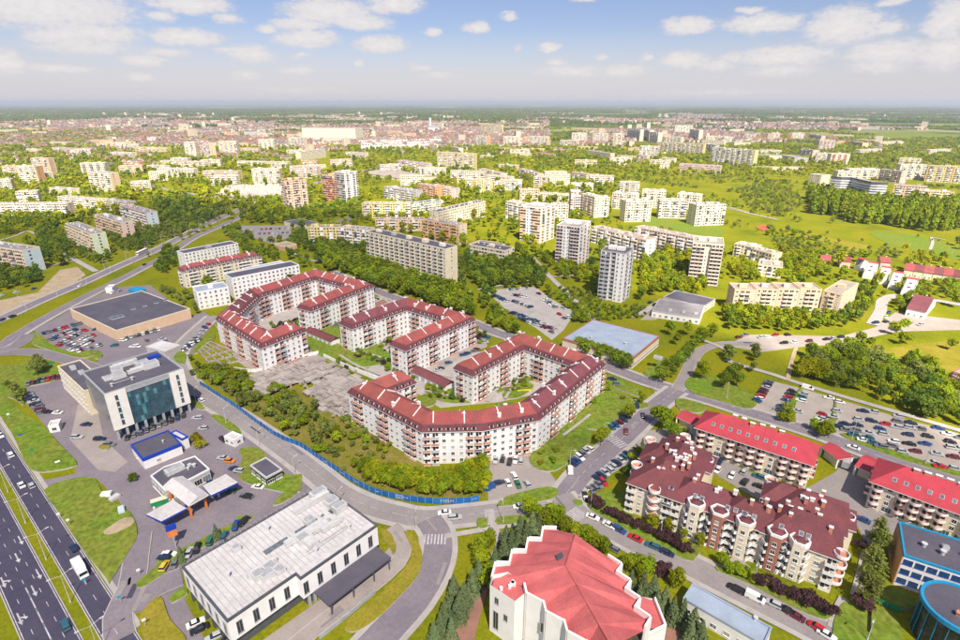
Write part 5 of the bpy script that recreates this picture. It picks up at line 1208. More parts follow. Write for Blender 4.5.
# ---- turreted apartment complex
def turret_complex():
    e = 11.2; O = P(628, 482, e); Q = P(840, 559.5, e); O.z = Q.z = 0; u = (Q - O).normalized(); v = Vector((-u.y, u.x, 0)); L = (Q - O).length
    f = lambda a, b_: tuple((O + u * a + v * b_).xy)
    X = Bldg('apartment_complex', 'turreted cream complex with broken maroon roofs, many brick chimneys and hexagonal bays', 'apartment block', O)
    V = lambda a, b_, z=0: O + u * a + v * b_ + UP * z
    def hip(u0, u1, v0, v1, rise, ee=e):
        q = [V(u0, v0), V(u1, v0), V(u1, v1), V(u0, v1)]; claim(q); w = MB(); w.prism(q, 0, ee, 0, cap=False); X.part('wall', w, 'warm_white_wall'); k = [p + UP * (ee - .1) for p in mitre_closed(q, -.6)]; a_, b2 = u1 - u0, v1 - v0
        if a_ > b2: r0, r1 = V(u0 + b2 * .42, (v0 + v1) / 2, ee + rise), V(u1 - b2 * .42, (v0 + v1) / 2, ee + rise); fs = ((k[0], k[1], r1, r0), (k[2], k[3], r0, r1), (k[1], k[2], r1), (k[3], k[0], r0))
        else: r0, r1 = V((u0 + u1) / 2, v0 + a_ * .42, ee + rise), V((u0 + u1) / 2, v1 - a_ * .42, ee + rise); fs = ((k[1], k[2], r1, r0), (k[3], k[0], r0, r1), (k[0], k[1], r0), (k[2], k[3], r1))
        r = MB()
        for f_ in fs: (r.quad if len(f_) == 4 else r.tri)(*f_)
        r.prism(mitre_closed(q, -.6), ee - .4, ee - .12, 1); X.part('roof', r, ['roof_maroon', 'trim_white'])
    hip(0, 17, 0, 17, 6.2); hip(2.5, 19, 11, 31, 5.4); hip(-1, 9, 15, 26, 3.6); hip(10, 21, 20, 29, 4.0); hip(4, 12, 27, 35, 3.2); hip(13, 31, .4, 13, 4.4); hip(28, L - 14, .2, 12.4, 4.2); hip(L - 19, L, 0, 15, 6.0); hip(L - 17, L + 1, 11, 27, 5.2); hip(L - 21, L - 9, 16, 26, 3.8); hip(L - 7, L + 3, 15, 24, 3.4)
    for A_, B_3, pt in (((0, 0), (17, 0), 'bwdwb'), ((17, .4), (29, .4), 'wbw'), ((29, .2), (L - 19, .2), 'bwb'), ((L - 19, 0), (L, 0), 'wbwdwb'), ((L, 0), (L, 13), 'bwb'), ((L + 1, 13), (L + 1, 26), 'wb'), ((0, 17), (0, 0), 'wbw'), ((2.5, 31), (2.5, 18), 'wb')): facade(X, V(*A_), V(*B_3), 0, 4, e / 4, pt, 3.0, (1.2, 1.4), (2.8, 1.3, 'trim_white', 'trim_white'))
    rz = math.atan2(u.y, u.x)
    def bay(a, b_, r, top, col, roofc=True, sides=6, ang=0.0):
        c = O + u * a + v * b_; n_ = 12 if sides == 12 else 6; pts = [Vector((c.x + r * math.cos(2 * math.pi * i / n_ + rz + ang), c.y + r * math.sin(2 * math.pi * i / n_ + rz + ang), 0)) for i in range(n_)]
        m = MB(); m.prism(pts, 0, top, 0, cap=False)
        i2 = mitre_closed(pts, .35); m.prism(pts, top - .02, top, 0)
        w = X.part('bay', m, col)
        rim = MB()
        for k in range(n_):
            j = (k + 1) % n_; rim.hexa([(*q.xy, top - .2) for q in (pts[k], pts[j], i2[j], i2[k])] + [(*q.xy, top + .9) for q in (pts[k], pts[j], i2[j], i2[k])], 0)
        rim.build('bay_parapet', 'trim_white', X.root)
        if roofc:
            cm = MB()
            for k in range(n_): cm.tri((*i2[k].xy, top + .1), (*i2[(k + 1) % n_].xy, top + .1), (c.x, c.y, top + 1.0))
            cm.build('bay_roof', 'roof_maroon', X.root)
        for k in range(n_):
            j = (k + 1) % n_
            if n_ == 6: facade(X, pts[k], pts[j], 0, 4, 2.75, 'b' if k % 2 else 'w', 3.0, (1.2, 1.4), (2.2, .8, 'trim_white', 'trim_white'))
    for a, col in ((20.5, 'warm_white_wall'), (27, 'brick_red'), (34, 'warm_white_wall'), (42, 'brick_red'), (47.5, 'warm_white_wall')): bay(a * L / 57, 0.3, 2.7, e + 1.0, col)
    for a, b_ in ((8.5, -.2), (L - 9, -.2), (L + .2, 1.2), (-.2, 9), (L + 1.2, 19), (19, 25), (-.8, 26), (L - 20, 25), (9, 35)):
        c = O + u * a + v * b_; n_ = 14
        for fl in range(1, 5):
            z0 = fl * e / 4 + (.5 if fl == 4 else 0); rg = MB(); o_, i_ = [[Vector((c.x + rr * math.cos(6.2832 * k / n_), c.y + rr * math.sin(6.2832 * k / n_), 0)) for k in range(n_)] for rr in (1.9, 1.7)]
            for k in range(n_): j = (k + 1) % n_; rg.hexa([(*q.xy, z0) for q in (o_[k], o_[j], i_[j], i_[k])] + [(*q.xy, z0 + .95) for q in (o_[k], o_[j], i_[j], i_[k])])
            rg.prism(o_, z0 - .18, z0 + .02, 1, bottom=True); X.part('round_balcony', rg, ['trim_white', 'terracotta'])
    for i in range(58):
        a, b_ = R.choice([(R.uniform(4, 16), R.uniform(6, 28)), (R.uniform(4, L - 4), R.uniform(5, 9)), (R.uniform(L - 15, L - 3), R.uniform(5, 23))])
        X.piece('chimney', chimney_mesh(.9, .9, 2.2, 'terracotta', 'trim_white') if R.random() < .6 else chimney_mesh(1.1, .8, 1.6), O + u * a + v * b_ + UP * (e + 3.0), rz)
    for i in range(12):
        a = R.uniform(4, L - 4); o = inst('skylight', skylight_mesh(), X.root, O + u * a + v * 2.2 + UP * (e + 2.05), rz); o.rotation_euler.rotate_axis('X', math.radians(30))
    X.done()
    # garage deck in the yard
    A, B = O + u * 21.5 + v * 13.5, O + u * (L - 21.5) + v * 13.5; q = [A, B, B + v * 8, A + v * 8]; claim(q)
    Y = Bldg('garage_deck', 'low garage deck with dark roof and brick rim in the turreted complex yard', 'garage', A); w = MB(); w.prism(q, 0, 3.0, 0, cap=False); Y.part('wall', w, 'brick_red'); flat_roof(Y, q, 3.0, 'asphalt_dark', .6, .5, 'brick_red')
    for i in range(8): Y.piece('roof_planter', chimney_mesh(1.6, .8, .7, 'terracotta', 'green_paint'), A + u * (1 + i * 3) + v * .9 + UP * 3.1, rz)
    Y.done()
turret_complex()
# ---- school with rotunda
def school():
    h = 10.4; A0 = P(904, 556, h); B0 = P(941, 568, h); D0 = P(905, 527, h)
    t = (B0 - A0).normalized(); n = Vector((-t.y, t.x, 0)); A0.z = 0; q = [A0, A0 + t * 26, A0 + t * 26 + n * 15, A0 + n * 15]; claim(q)
    X = Bldg('school_building', 'white school wing with dark roof, blue edge trim and orange corner wall', 'school', A0); w = MB(); w.prism(q, 0, h, 0, cap=False); X.part('wall', w, 'white_wall'); flat_roof(X, q, h, 'roof_dark', .4, .4, 'cyan_paint')
    facade(X, q[0], q[1], .6, 3, 3.2, 'W', 2.6, (1.3, 1.6), pane='glass_teal', frame='blue_paint'); e = MB(); e.obox(q[3] + n * 0 - t * .05, -n * 15, -t * .2, UP * (h - .4)); X.part('end_panel', e, 'orange_wall')
    rz = math.atan2(t.y, t.x); equip(X, A0, t, n, rz, h, [('vent',5,7,.5,1,1),('vent',9,6,.5,1.2,1.2),('unit',10,9,1.5,1.2,1),('vent',14,8,.4,1,1),('unit',20,9,1.5,1.4,1.2),('vent',23,6,.4,1,1)]); X.done()
    hr_ = 10.8; e1, e2 = P(920, 594, hr_), P(938, 581.5, hr_); e3 = P(921, 620, hr_)
    c = P(962, 609, hr_); c.z = 0; r = (c - Vector((e1.x, e1.y, 0))).length; Y = Bldg('school_rotunda', 'round glazed rotunda with bright blue ring and dark roof beside the school wing', 'school', c); N_ = 40
    ring_ = lambda rr: [Vector((c.x + rr * math.cos(2 * math.pi * i / N_), c.y + rr * math.sin(2 * math.pi * i / N_), 0)) for i in range(N_)]
    claim(ring_(r)); w = MB(); w.prism(ring_(r - .7), 0, hr_, 0, cap=False); Y.part('glass_wall', w, 'glass_dark'); m = MB(); m.prism(ring_(r - .4), hr_ - .4, hr_, 0); Y.part('roof', m, 'roof_dark')
    m = MB(); a_, b2 = ring_(r), ring_(r - .7)
    for i in range(N_): j = (i + 1) % N_; m.hexa([(*v.xy, hr_ - .7) for v in (a_[i], a_[j], b2[j], b2[i])] + [(*v.xy, hr_ + .5) for v in (a_[i], a_[j], b2[j], b2[i])])
    Y.part('rim', m, 'cyan_paint')
    for i in range(N_):
        if i % 2 == 0: mm = MB(); p = ring_(r - .5)[i]; mm.box((p.x, p.y, 0), (.16, .16, hr_ - .7), 2 * math.pi * i / N_); Y.part('mullion', mm, 'cyan_paint')
    for k in range(5): a = R.uniform(0, 6.28); p = c + Vector((math.cos(a), math.sin(a), 0)) * r * R.uniform(.2, .7); mm = MB(); mm.box((p.x, p.y, hr_), (1.2, .9, 1.0), a); mm.box((p.x, p.y, hr_ + 1), (1.4, 1.1, .12), a); Y.part('roof_vent', mm, 'terracotta')
    Y.done()
school()
# ---- church
def church():
    c0 = Vector((24, 98, 0)); X = Bldg('church', 'white church with folded pink-red roof and stepped sawtooth walls', 'church', c0); V3 = Vector
    zl = 14.0
    def saw(name, a, b_, k, dep, z0, z1, side, th=.5):
        """zigzag white wall from a to b with k teeth standing out by dep; returns the outer corners"""
        a, b_ = V3((*a, 0)), V3((*b_, 0)); t = (b_ - a) / k; o = V3((t.y, -t.x, 0)).normalized() * side; pts = []
        for i in range(k):
            pts += [a + t * i, a + t * (i + .62) + o * dep]
        pts.append(b_)
        zz = [z0 + (z1 - z0) * i / (len(pts) - 1) for i in range(len(pts))]
        m = MB()
        for i in range(len(pts) - 1):
            p, q = pts[i], pts[i + 1]; d = (q - p).normalized(); nn = V3((d.y, -d.x, 0)) * side * th; z = (zz[i] + zz[i + 1]) / 2
            m.hexa([(*w.xy, 0) for w in ((p, q, q + nn, p + nn) if side < 0 else (q, p, p + nn, q + nn))] + [(*w.xy, z) for w in ((p, q, q + nn, p + nn) if side < 0 else (q, p, p + nn, q + nn))])
        X.part(name, m, 'white_wall'); return pts, zz
    L_, T1, T2, R_, B1 = (3.2, 102.5), (21.5, 120.2), (33.5, 110.0), (37.0, 88.5), (27.0, 77.5)
    lw, lz = saw('sawtooth_wall', L_, T1, 4, 2.6, 15.2, 14.4, -1)
    rw, rzz = saw('sawtooth_wall', T2, R_, 4, 2.4, 14.6, 15.4, -1)
    L2 = (11.0, 99.0); fw, fz = saw('sawtooth_wall', B1, L2, 4, 1.5, 18.6, 16.8, -1)
    bk = MB(); a, b_ = V3((*T1, 0)), V3((*T2, 0)); bk.obox(a, b_ - a, V3((.4, .5, 0)), UP * 13.0); X.part('wall', bk, 'white_wall')
    # roof facets
    r0, r1, r2 = V3((25.3, 113.0, 18.6)), V3((20.6, 99.5, 21.8)), V3((26.8, 78.0, 22.4))
    le = [p + UP * (13.4) for p in lw]; re = [p + UP * 13.6 for p in rw]; fe = [p + UP * (16.2 - .6 * i / 8) for i, p in enumerate(fw)]
    m = MB()
    def fan(apex0, apex1, line, flip=False):
        k = len(line) - 1
        for i in range(k):
            u0, u1 = i / k, (i + 1) / k; p, q = apex0.lerp(apex1, u0), apex0.lerp(apex1, u1)
            f = [line[i], line[i + 1], q, p]; m.quad(*(f if not flip else f[::-1]))
    fan(r1, r0, le, True); k = len(re) // 2; fan(r0, r1, re[:k + 1], True); fan(r1, r2, re[k:], True); fan(r2, r1, fe, True)
    corner = V3((5.4, 101.6, 13.4)); m.tri(le[0], fe[-1], r1); m.tri(le[-1], r0, re[0]); m.quad(le[-1], re[0], r0, r0 - UP * .001)
    X.part('roof', m, 'roof_church')
    for p, q in ((r0, r1), (r1, r2)):
        rm = MB(); rm.tube(p + UP * .05, q + UP * .05, .22, None, 6); X.part('ridge_cap', rm, 'roof_church')
    # front corner block with terrace
    q = [V3((*L_, 0)), V3((2.4, 99.6, 0)), V3((8.2, 94.8, 0)), V3((12.2, 98.4, 0)), V3((7.0, 103.4, 0))]
    w = MB(); w.prism(q, 0, 15.6, 0, cap=False); X.part('corner_tower', w, 'white_wall'); w = MB(); w.prism(mitre_closed(q, .5), 14.6, 14.8, 0); X.part('terrace', w, 'roof_church')
    for k in range(6): p = V3((R.uniform(5, 9.5), R.uniform(97.5, 100.5), 14.8)); mm = MB(); mm.box(p, (.7, .5, 1.0), .6); mm.cyl(p + UP * 1.0, .45, .12, 8); X.part('antenna_dish', mm, 'trim_white')
    d = (V3((8.2, 94.8, 0)) - V3((2.4, 99.6, 0))).normalized(); rz = math.atan2(d.y, d.x)
    for s, z, w_, h_ in ((2.2, 10.6, 1.2, 2.2), (2.0, 2.0, 1.6, 6.0), (5.0, 7.0, 1.2, 2.2)): X.piece('window', window_mesh(w_, h_, 'grey_wall', 'glass_dark', 1), V3((2.4, 99.6, 0)) + d * s + UP * z, rz)
    for i in range(3):
        p = fw[i * 2 + 1]; q2 = fw[i * 2 + 2]; dd = (p - q2).normalized()
        X.piece('window', window_mesh(1.3, 3.2, 'grey_wall', 'glass_dark', 1), p.lerp(q2, .5) + V3((-.45, -.5, 9)), math.atan2(-.646, .763))
    for k in range(3): mm = MB(); p = r1.lerp(r0, .25) + V3((-2.6 - .1 * k, -.2 + .6 * k, -1.2)); mm.obox(p, (1.6, .8, .35), (-.15, .3, 0), (0, 0, .5)); X.part('roof_vent', mm, 'metal_dark')
    # lower side wing
    q = [V3((34.5, 103.5, 0)), V3((37.2, 90, 0)), V3((44.5, 93.5, 0)), V3((44.2, 101.5, 0))]; w = MB(); w.prism(q, 0, 8.6, 0, cap=False); X.part('side_wing', w, 'white_wall')
    m = MB(); top = [p + UP * z for p, z in zip(mitre_closed(q, .5), (10.8, 11.2, 8.3, 8.3))]; m.quad(*top); X.part('side_roof', m, 'roof_church')
    m = MB(); ii = mitre_closed(q, .5)
    for i in (1, 2, 3):
        j = (i + 1) % 4; 
        if i != 3: m.hexa([(*v.xy, 8.4) for v in (q[i], q[j], ii[j], ii[i])] + [(*v.xy, 9.4) for v in (q[i], q[j], ii[j], ii[i])])
    X.part('parapet', m, 'trim_white')
    X.done(); claim([V3((*L_, 0)), V3((8, 93, 0)), V3((*B1, 0)), V3((*R_, 0)), V3((45, 97, 0)), V3((*T2, 0)), V3((*T1, 0))], 1)
church()
# ---- unfinished concrete foundation
def ruin():
    X = Bldg('concrete_foundation', 'weathered grey concrete foundation decks left unfinished among the bushes', 'ruin', P(310, 390)); z = 2.6
    decks = [[(30,225),(130,178),(330,150),(380,180),(300,235),(225,245),(130,272),(60,300)], [(300,240),(385,182),(520,250),(445,320),(330,340),(270,285)], [(330,330),(445,300),(455,395),(420,400),(330,350)]]
    for k, d in enumerate(decks):
        w = [P(*p, z - k * .7) for p in q4(1, 2, d)]
        for v in w: v.z = 0
        if area2(w) < 0: w.reverse()
        zt = z - k * .7; m = MB(); m.prism(mitre_closed(w, 1.0), zt - 1.5, zt - .9, 0, bottom=True); X.part('deck', m, 'concrete_old'); claim(w, .5)
        g = Vector((.763, -.646, 0)); gn = Vector((.646, .763, 0)); c0 = w[0]
        for iu in range(-14, 15):
            for iv in range(-14, 15):
                c = c0 + g * (iu * 4.6) + gn * (iv * 3.2 + (1.6 if iu % 2 else 0))
                if not inside(c, w) or R.random() < .07: continue
                L_, W_ = R.choice([(4.5, 3.1), (4.5, 3.1), (4.5, 2.4), (3.4, 3.1)]); m = MB(); m.box((c.x, c.y, zt - .88), (L_, W_, .75 + R.uniform(-.12, .12)), math.atan2(g.y, g.x)); X.part('slab', m, 'concrete_old')
        for i in range(len(w)):
            p, q = w[i], w[(i + 1) % len(w)]
            for s in range(int((q - p).length / 5)): c = p.lerp(q, (s + .5) / max(1, int((q - p).length / 5))); c = c.lerp(sum(w, Vector()) / len(w), .03); m = MB(); m.box((c.x, c.y, 0), (.8, .8, z - .5 - k * .7), R.random()); X.part('pier', m, 'concrete_old')
    # rows of starter openings and upstands on the deck
    for a, b_, k in (((140,215),(300,165),9), ((345,345),(440,305),7), ((370,375),(450,340),6), ((240,250),(330,305),6), ((330,215),(400,200),5), ((420,250),(480,280),5)):
        A, B = [P(*p, z) for p in q4(1, 2, [a, b_])]
        for i in range(k): p = A.lerp(B, i / (k - 1)); m = MB(); m.box((p.x, p.y, z - .05 - (1.3 if a[1] > 300 else .7 if a[0] > 235 else 0)), (1.1, .5, .55), R.choice([.6, 2.1])); X.part('upstand', m, 'concrete_old')
    for a, b_ in (((130,275),(235,245)), ((235,245),(270,285)), ((270,290),(340,345)), ((340,350),(430,395)), ((60,300),(75,240))):
        A, B = [P(*p) for p in q4(1, 2, [a, b_])]; t = B - A; m = MB(); m.obox(A, t, Vector((-t.y, t.x, 0)).normalized() * .5, UP * 1.8); X.part('retaining_wall', m, 'concrete_old')
    # ground beams of the smaller grid beside the winding block
    g = q6(160, 280, [(235,430),(300,375),(545,480),(470,530),(300,520)]); w = [P(*p) for p in g]
    for k in range(5):
        for (a, b_, c, d) in ((w[0], w[1], w[4], w[2]), (w[0], w[4], w[1], w[2])):
            p, q = a.lerp(c, k / 4), b_.lerp(d, k / 4); t = q - p; m = MB(); m.obox(p, t, Vector((-t.y, t.x, 0)).normalized() * .6, UP * .8); X.part('ground_beam', m, 'concrete_old')
    X.done()
ruin()
# ---- smaller houses on the right
def gable_house(label, a, b_, c, h, rise, wall, roof, name='house', group=None, extra=None, overhang=.4, cat='house'):
    pts = rect(a, b_, c, h); A, t, n, L, W, rz = frame_of(pts); claim(pts); X = Bldg(name, label, cat, A, group); w = MB(); w.prism(pts, 0, h, 0, cap=False)
    m0, m1 = A + n * W / 2 + UP * (h + rise), A + t * L + n * W / 2 + UP * (h + rise); B, C, D = A + t * L, A + t * L + n * W, A + n * W
    w.tri(D + UP * h, A + UP * h, m0); w.tri(B + UP * h, C + UP * h, m1); X.part('wall', w, wall)
    r = MB(); e = n * overhang - UP * overhang * rise / (W / 2) * .9; tt = t * .3; th = UP * .16
    for p, q, r0, r1 in ((A - e.xyz * 1, B, m0, m1),): pass
    lo = -n * overhang - UP * (overhang * rise / (W / 2)); hi = n * overhang - UP * (overhang * rise / (W / 2))
    r.hexa([A + lo + UP * h - tt, B + lo + UP * h + tt, m1 + tt, m0 - tt, A + lo + UP * h - tt + th, B + lo + UP * h + tt + th, m1 + tt + th, m0 - tt + th]); r.hexa([C + hi + UP * h + tt, D + hi + UP * h - tt, m0 - tt, m1 + tt, C + hi + UP * h + tt + th, D + hi + UP * h - tt + th, m0 - tt + th, m1 + tt + th])
    X.part('roof', r, roof); fl = max(1, int(h / 2.8))
    for i in range(4): facade(X, pts[i], pts[(i + 1) % 4], 0, fl, h / fl, 'wd', 3, (1.2, 1.3))
    X.piece('chimney', chimney_mesh(.8, .6, 1.4, 'terracotta', 'trim_white'), A + t * L * .6 + n * W * .5 + UP * (h + rise - .6), rz); X.done(); return X
gable_house('detached white house with steep red roof beside the cul-de-sac', (907, 308), (926, 312), (941, 300), 5, 5, 'white_wall', 'roof_maroon')
for i, (a, b_) in enumerate([((862,258.5),(857.5,266)), ((873.6,262.5),(866,277)), ((887,267),(879,288)), ((898.7,272),(889,294)), ((913,278.5),(901,300))]):
    T_, B_2 = P(*a, 9.5), P(*b_, 3.4); sl = B_2 - T_; d = Vector((sl.x, sl.y, 0)).normalized(); n = Vector((-d.y, d.x, 0)) * 3.2; hb = 3.4; X = Bldg('terraced_house', 'white terraced house with long sloping white roof and red ridge tiles in a staggered row', 'house', T_, 'staggered white terraced houses'); T0_, B0_ = T_.xy.to_3d(), B_2.xy.to_3d(); ln = min(16, (B0_ - T0_).length); B0_ = T0_ + d * ln; K_ = T0_ - d * 4
    claim([K_ - n, B0_ - n, B0_ + n, K_ + n], .5); m = MB()
    for s_ in (-1, 1): m.f.append(tuple(range(len(m.v), len(m.v) + 5))); m.m.append(0); m.v += [tuple(v) for v in (K_ + n * s_, B0_ + n * s_, B0_ + n * s_ + UP * (hb + .5), T0_ + n * s_ + UP * 10, K_ + n * s_ + UP * 7.6)]
    m.quad(B0_ - n, B0_ + n, B0_ + n + UP * hb, B0_ - n + UP * hb); X.part('wall', m, 'trim_white'); n2 = n * .9
    r = MB(); r.quad(T0_ - n2 + UP * 9.5, B0_ - n2 + UP * hb, B0_ + n2 + UP * hb, T0_ + n2 + UP * 9.5, 0); X.part('roof', r, 'grey_wall'); r = MB(); r.hexa([K_ - n + UP * 7.4, T0_ + d * 1.2 - n + UP * 9.2, T0_ + d * 1.2 + n + UP * 9.2, K_ + n + UP * 7.4, K_ - n + UP * 7.7, T0_ - n + UP * 10.1, T0_ + n + UP * 10.1, K_ + n + UP * 7.7]); X.part('ridge_tiles', r, 'roof_bright_red')
    for k in range(2): r = MB(); p = T0_.lerp(B0_, .35 + .3 * k) + UP * (9.5 + (hb - 9.5) * (.35 + .3 * k)); r.box((p.x, p.y, p.z), (1.6, 1.6, .3), math.atan2(d.y, d.x)); X.part('skylight', r, 'glass_dark')
    X.done()
for i in range(6):
    x = 625 + i * 58; y = 385 + i * 8; q = q6(800, 200, [(x, y + 30), (x + 55, y + 38), (x + 60, y + 5)])
    gable_house('brown-roofed row house with white party walls on the meadow edge', *q, 5.5, 3, 'warm_white_wall', 'roof_maroon' if i % 2 else 'roof_red', 'row_house', 'brown-roofed row houses')
for px, lab in (((826, 257), 'small red-roofed house among trees behind the stepped apartment row'), ((846, 258), 'red-roofed house with white gable next to the small red-roofed house'), ((886, 259), 'pink-walled house with red roof beyond the staggered terrace')):
    gable_house(lab, (px[0] - 5, px[1] + 3), (px[0] + 5, px[1] + 4), (px[0] + 8, px[1]), 5.5, 2.5, 'pink_wall', 'roof_red')
slab((952, 372), (975, 380), 385, 14, 'brick_red', '', 'wb', 'cream_wall', 'roof_tan', label='brick house with stacked balconies at the edge of the dry meadow', near=True, huts=0, name='brick_house')
# market hall with saw-tooth sheds
for i in range(7):
    f = i / 6; a = (361 + f * 42, 171 + f * 6.5); gable_house('long low market shed with pale ridged roof in a parallel row', (a[0], a[1] + 1.5), (a[0] + 7, a[1] + 2.5), (a[0] + 18, a[1] - 3.2), 4, 2, 'cream_wall', 'roof_tan', 'market_shed', 'market sheds in a row', cat='shed')
# distant church with spire
p = P(434, 131); X = Bldg('distant_church', 'white modern church with a slim tower far off beyond the white townhouses', 'church', p); m = MB(); m.box((p.x, p.y, 0), (50, 30, 14)); X.part('nave', m, 'white_wall'); m = MB(); m.box((p.x - 16, p.y, 0), (7, 7, 58)); X.part('tower', m, 'white_wall')
m = MB(); b0 = [(p.x - 25, p.y - 15, 14), (p.x + 25, p.y - 15, 14), (p.x + 25, p.y + 15, 14), (p.x - 25, p.y + 15, 14)]; m.quad(b0[0], b0[1], (p.x + 25, p.y, 20), (p.x - 25, p.y, 34)); m.quad(b0[2], b0[3], (p.x - 25, p.y, 34), (p.x + 25, p.y, 20)); m.tri(b0[1], b0[2], (p.x + 25, p.y, 20)); X.part('roof', m, 'roof_grey'); claim([Vector(v) for v in b0])
# ------------------------------------------------------------------ vehicles
PAINT = {'white': (.78, .77, .75), 'silver': (.45, .46, .48), 'grey': (.16, .17, .19), 'black': (.02, .02, .025), 'dark blue': (.015, .032, .085), 'blue': (.02, .07, .24), 'red': (.50, .02, .025), 'maroon': (.16, .015, .03), 'green': (.03, .16, .09), 'teal': (.03, .12, .17), 'yellow': (.75, .48, .05), 'orange': (.70, .22, .03)}
for k, c in PAINT.items(): mat('car paint ' + k, c, .28, .03, .5, .6)
mat('tyre', (.02, .02, .02), .9); mat('car glass', (.02, .025, .03), .08, .1, 1, .7); mat('lamp_red', (.4, .01, .01), .3); mat('lamp_clear', (.8, .8, .75), .2)
CAR = {}
def car_meshes(kind):
    if kind in CAR: return CAR[kind]
    L, W, H, bt, cab, roof = {'hatchback': (4.0, 1.74, 1.48, .92, (-1.95, 1.05), (-1.65, .35)), 'saloon': (4.5, 1.78, 1.44, .90, (-1.45, 1.0), (-.95, .3)), 'estate': (4.6, 1.80, 1.50, .92, (-2.2, 1.05), (-2.0, .35)), 'van': (5.0, 1.95, 2.0, 1.15, (-2.45, 1.75), (-2.4, 1.05))}[kind]
    b = MB(); hl, hw_ = L / 2, W / 2
    # lower body as a row of cross-sections along the car
    prof = [(-hl, .35, bt - .14, .88), (-hl + .12, .26, bt - .02, .97), (cab[0], .24, bt, 1.0), (cab[1], .24, bt, 1.0), (hl - .35, .24, bt - .14, .97), (hl - .06, .28, bt - .26, .88), (hl, .36, bt - .36, .78)]
    for i, (x, z0, z1, s) in enumerate(prof):
        y = hw_ * s; b.v += [(x, -y, z0), (x, -y * 1.0, (z0 + z1) * .55), (x, -y * .93, z1), (x, y * .93, z1), (x, y, (z0 + z1) * .55), (x, y, z0)]
        if i:
            p, q = (i - 1) * 6, i * 6
            for k in range(5): b.f.append((p + k, p + k + 1, q + k + 1, q + k)); b.m.append(0)
    b.f.append((0, 1, 2, 3, 4, 5)); b.m.append(0); n = (len(prof) - 1) * 6; b.f.append((n + 5, n + 4, n + 3, n + 2, n + 1, n)); b.m.append(0)
    r = hw_ * .74
    b.hexa([(roof[0], -r, H - .06), (roof[1], -r, H - .06), (roof[1], r, H - .06), (roof[0], r, H - .06), (roof[0] + .1, -r + .08, H), (roof[1] - .12, -r + .08, H), (roof[1] - .12, r - .08, H), (roof[0] + .1, r - .08, H)])
    if kind == 'van': b.hexa([(-2.46, -hw_ * .93, bt - .02), (.6, -hw_ * .93, bt - .02), (.6, hw_ * .93, bt - .02), (-2.46, hw_ * .93, bt - .02), (-2.42, -hw_ * .86, H - .02), (.5, -hw_ * .86, H - .02), (.5, hw_ * .86, H - .02), (-2.42, hw_ * .86, H - .02)])
    g = MB(); c = hw_ * .90; g.hexa([(cab[0], -c, bt - .02), (cab[1], -c, bt - .02), (cab[1], c, bt - .02), (cab[0], c, bt - .02), (roof[0], -r, H - .06), (roof[1], -r, H - .06), (roof[1], r, H - .06), (roof[0], r, H - .06)], 0, False)
    w = MB(); nseg = 10
    for s in (-1, 1):
        pts = [(.31 * math.cos(2 * math.pi * i / nseg), s * .1, .31 * math.sin(2 * math.pi * i / nseg)) for i in range(nseg)]; k = len(w.v); w.v += pts; w.f.append(tuple(range(k, k + nseg)) if s < 0 else tuple(reversed(range(k, k + nseg)))); w.m.append(0)
    for i in range(nseg): j = (i + 1) % nseg; w.f.append((i, j, nseg + j, nseg + i)[::-1]); w.m.append(0)
    for s in (-1, 1):
        pts = [(.17 * math.cos(2 * math.pi * i / 8), s * .105, .17 * math.sin(2 * math.pi * i / 8)) for i in range(8)]; k = len(w.v); w.v += pts; w.f.append(tuple(range(k, k + 8)) if s < 0 else tuple(reversed(range(k, k + 8)))); w.m.append(1)
    lt = MB(); lt.box((hl - .06, 0, bt - .36), (.1, W * .62, .13)); lt2 = MB(); lt2.box((-hl + .02, 0, bt - .26), (.08, W * .78, .14))
    CAR[kind] = dict(body={}, bodymb=b, glass=g.mesh('windows', 'car glass'), wheel=w.mesh('wheel', ['tyre', 'metal_pale']), head=lt.mesh('headlights', 'lamp_clear'), tail=lt2.mesh('tail_lights', 'lamp_red'), L=L, W=W)
    one = {}
    CAR[kind]['one'] = one; return CAR[kind]
CARS = []
def car(p, rz, col, kind, where, group=None): CARS.append((math.hypot(p[0], p[1]), p[0], p[1], rz, col, kind, where))
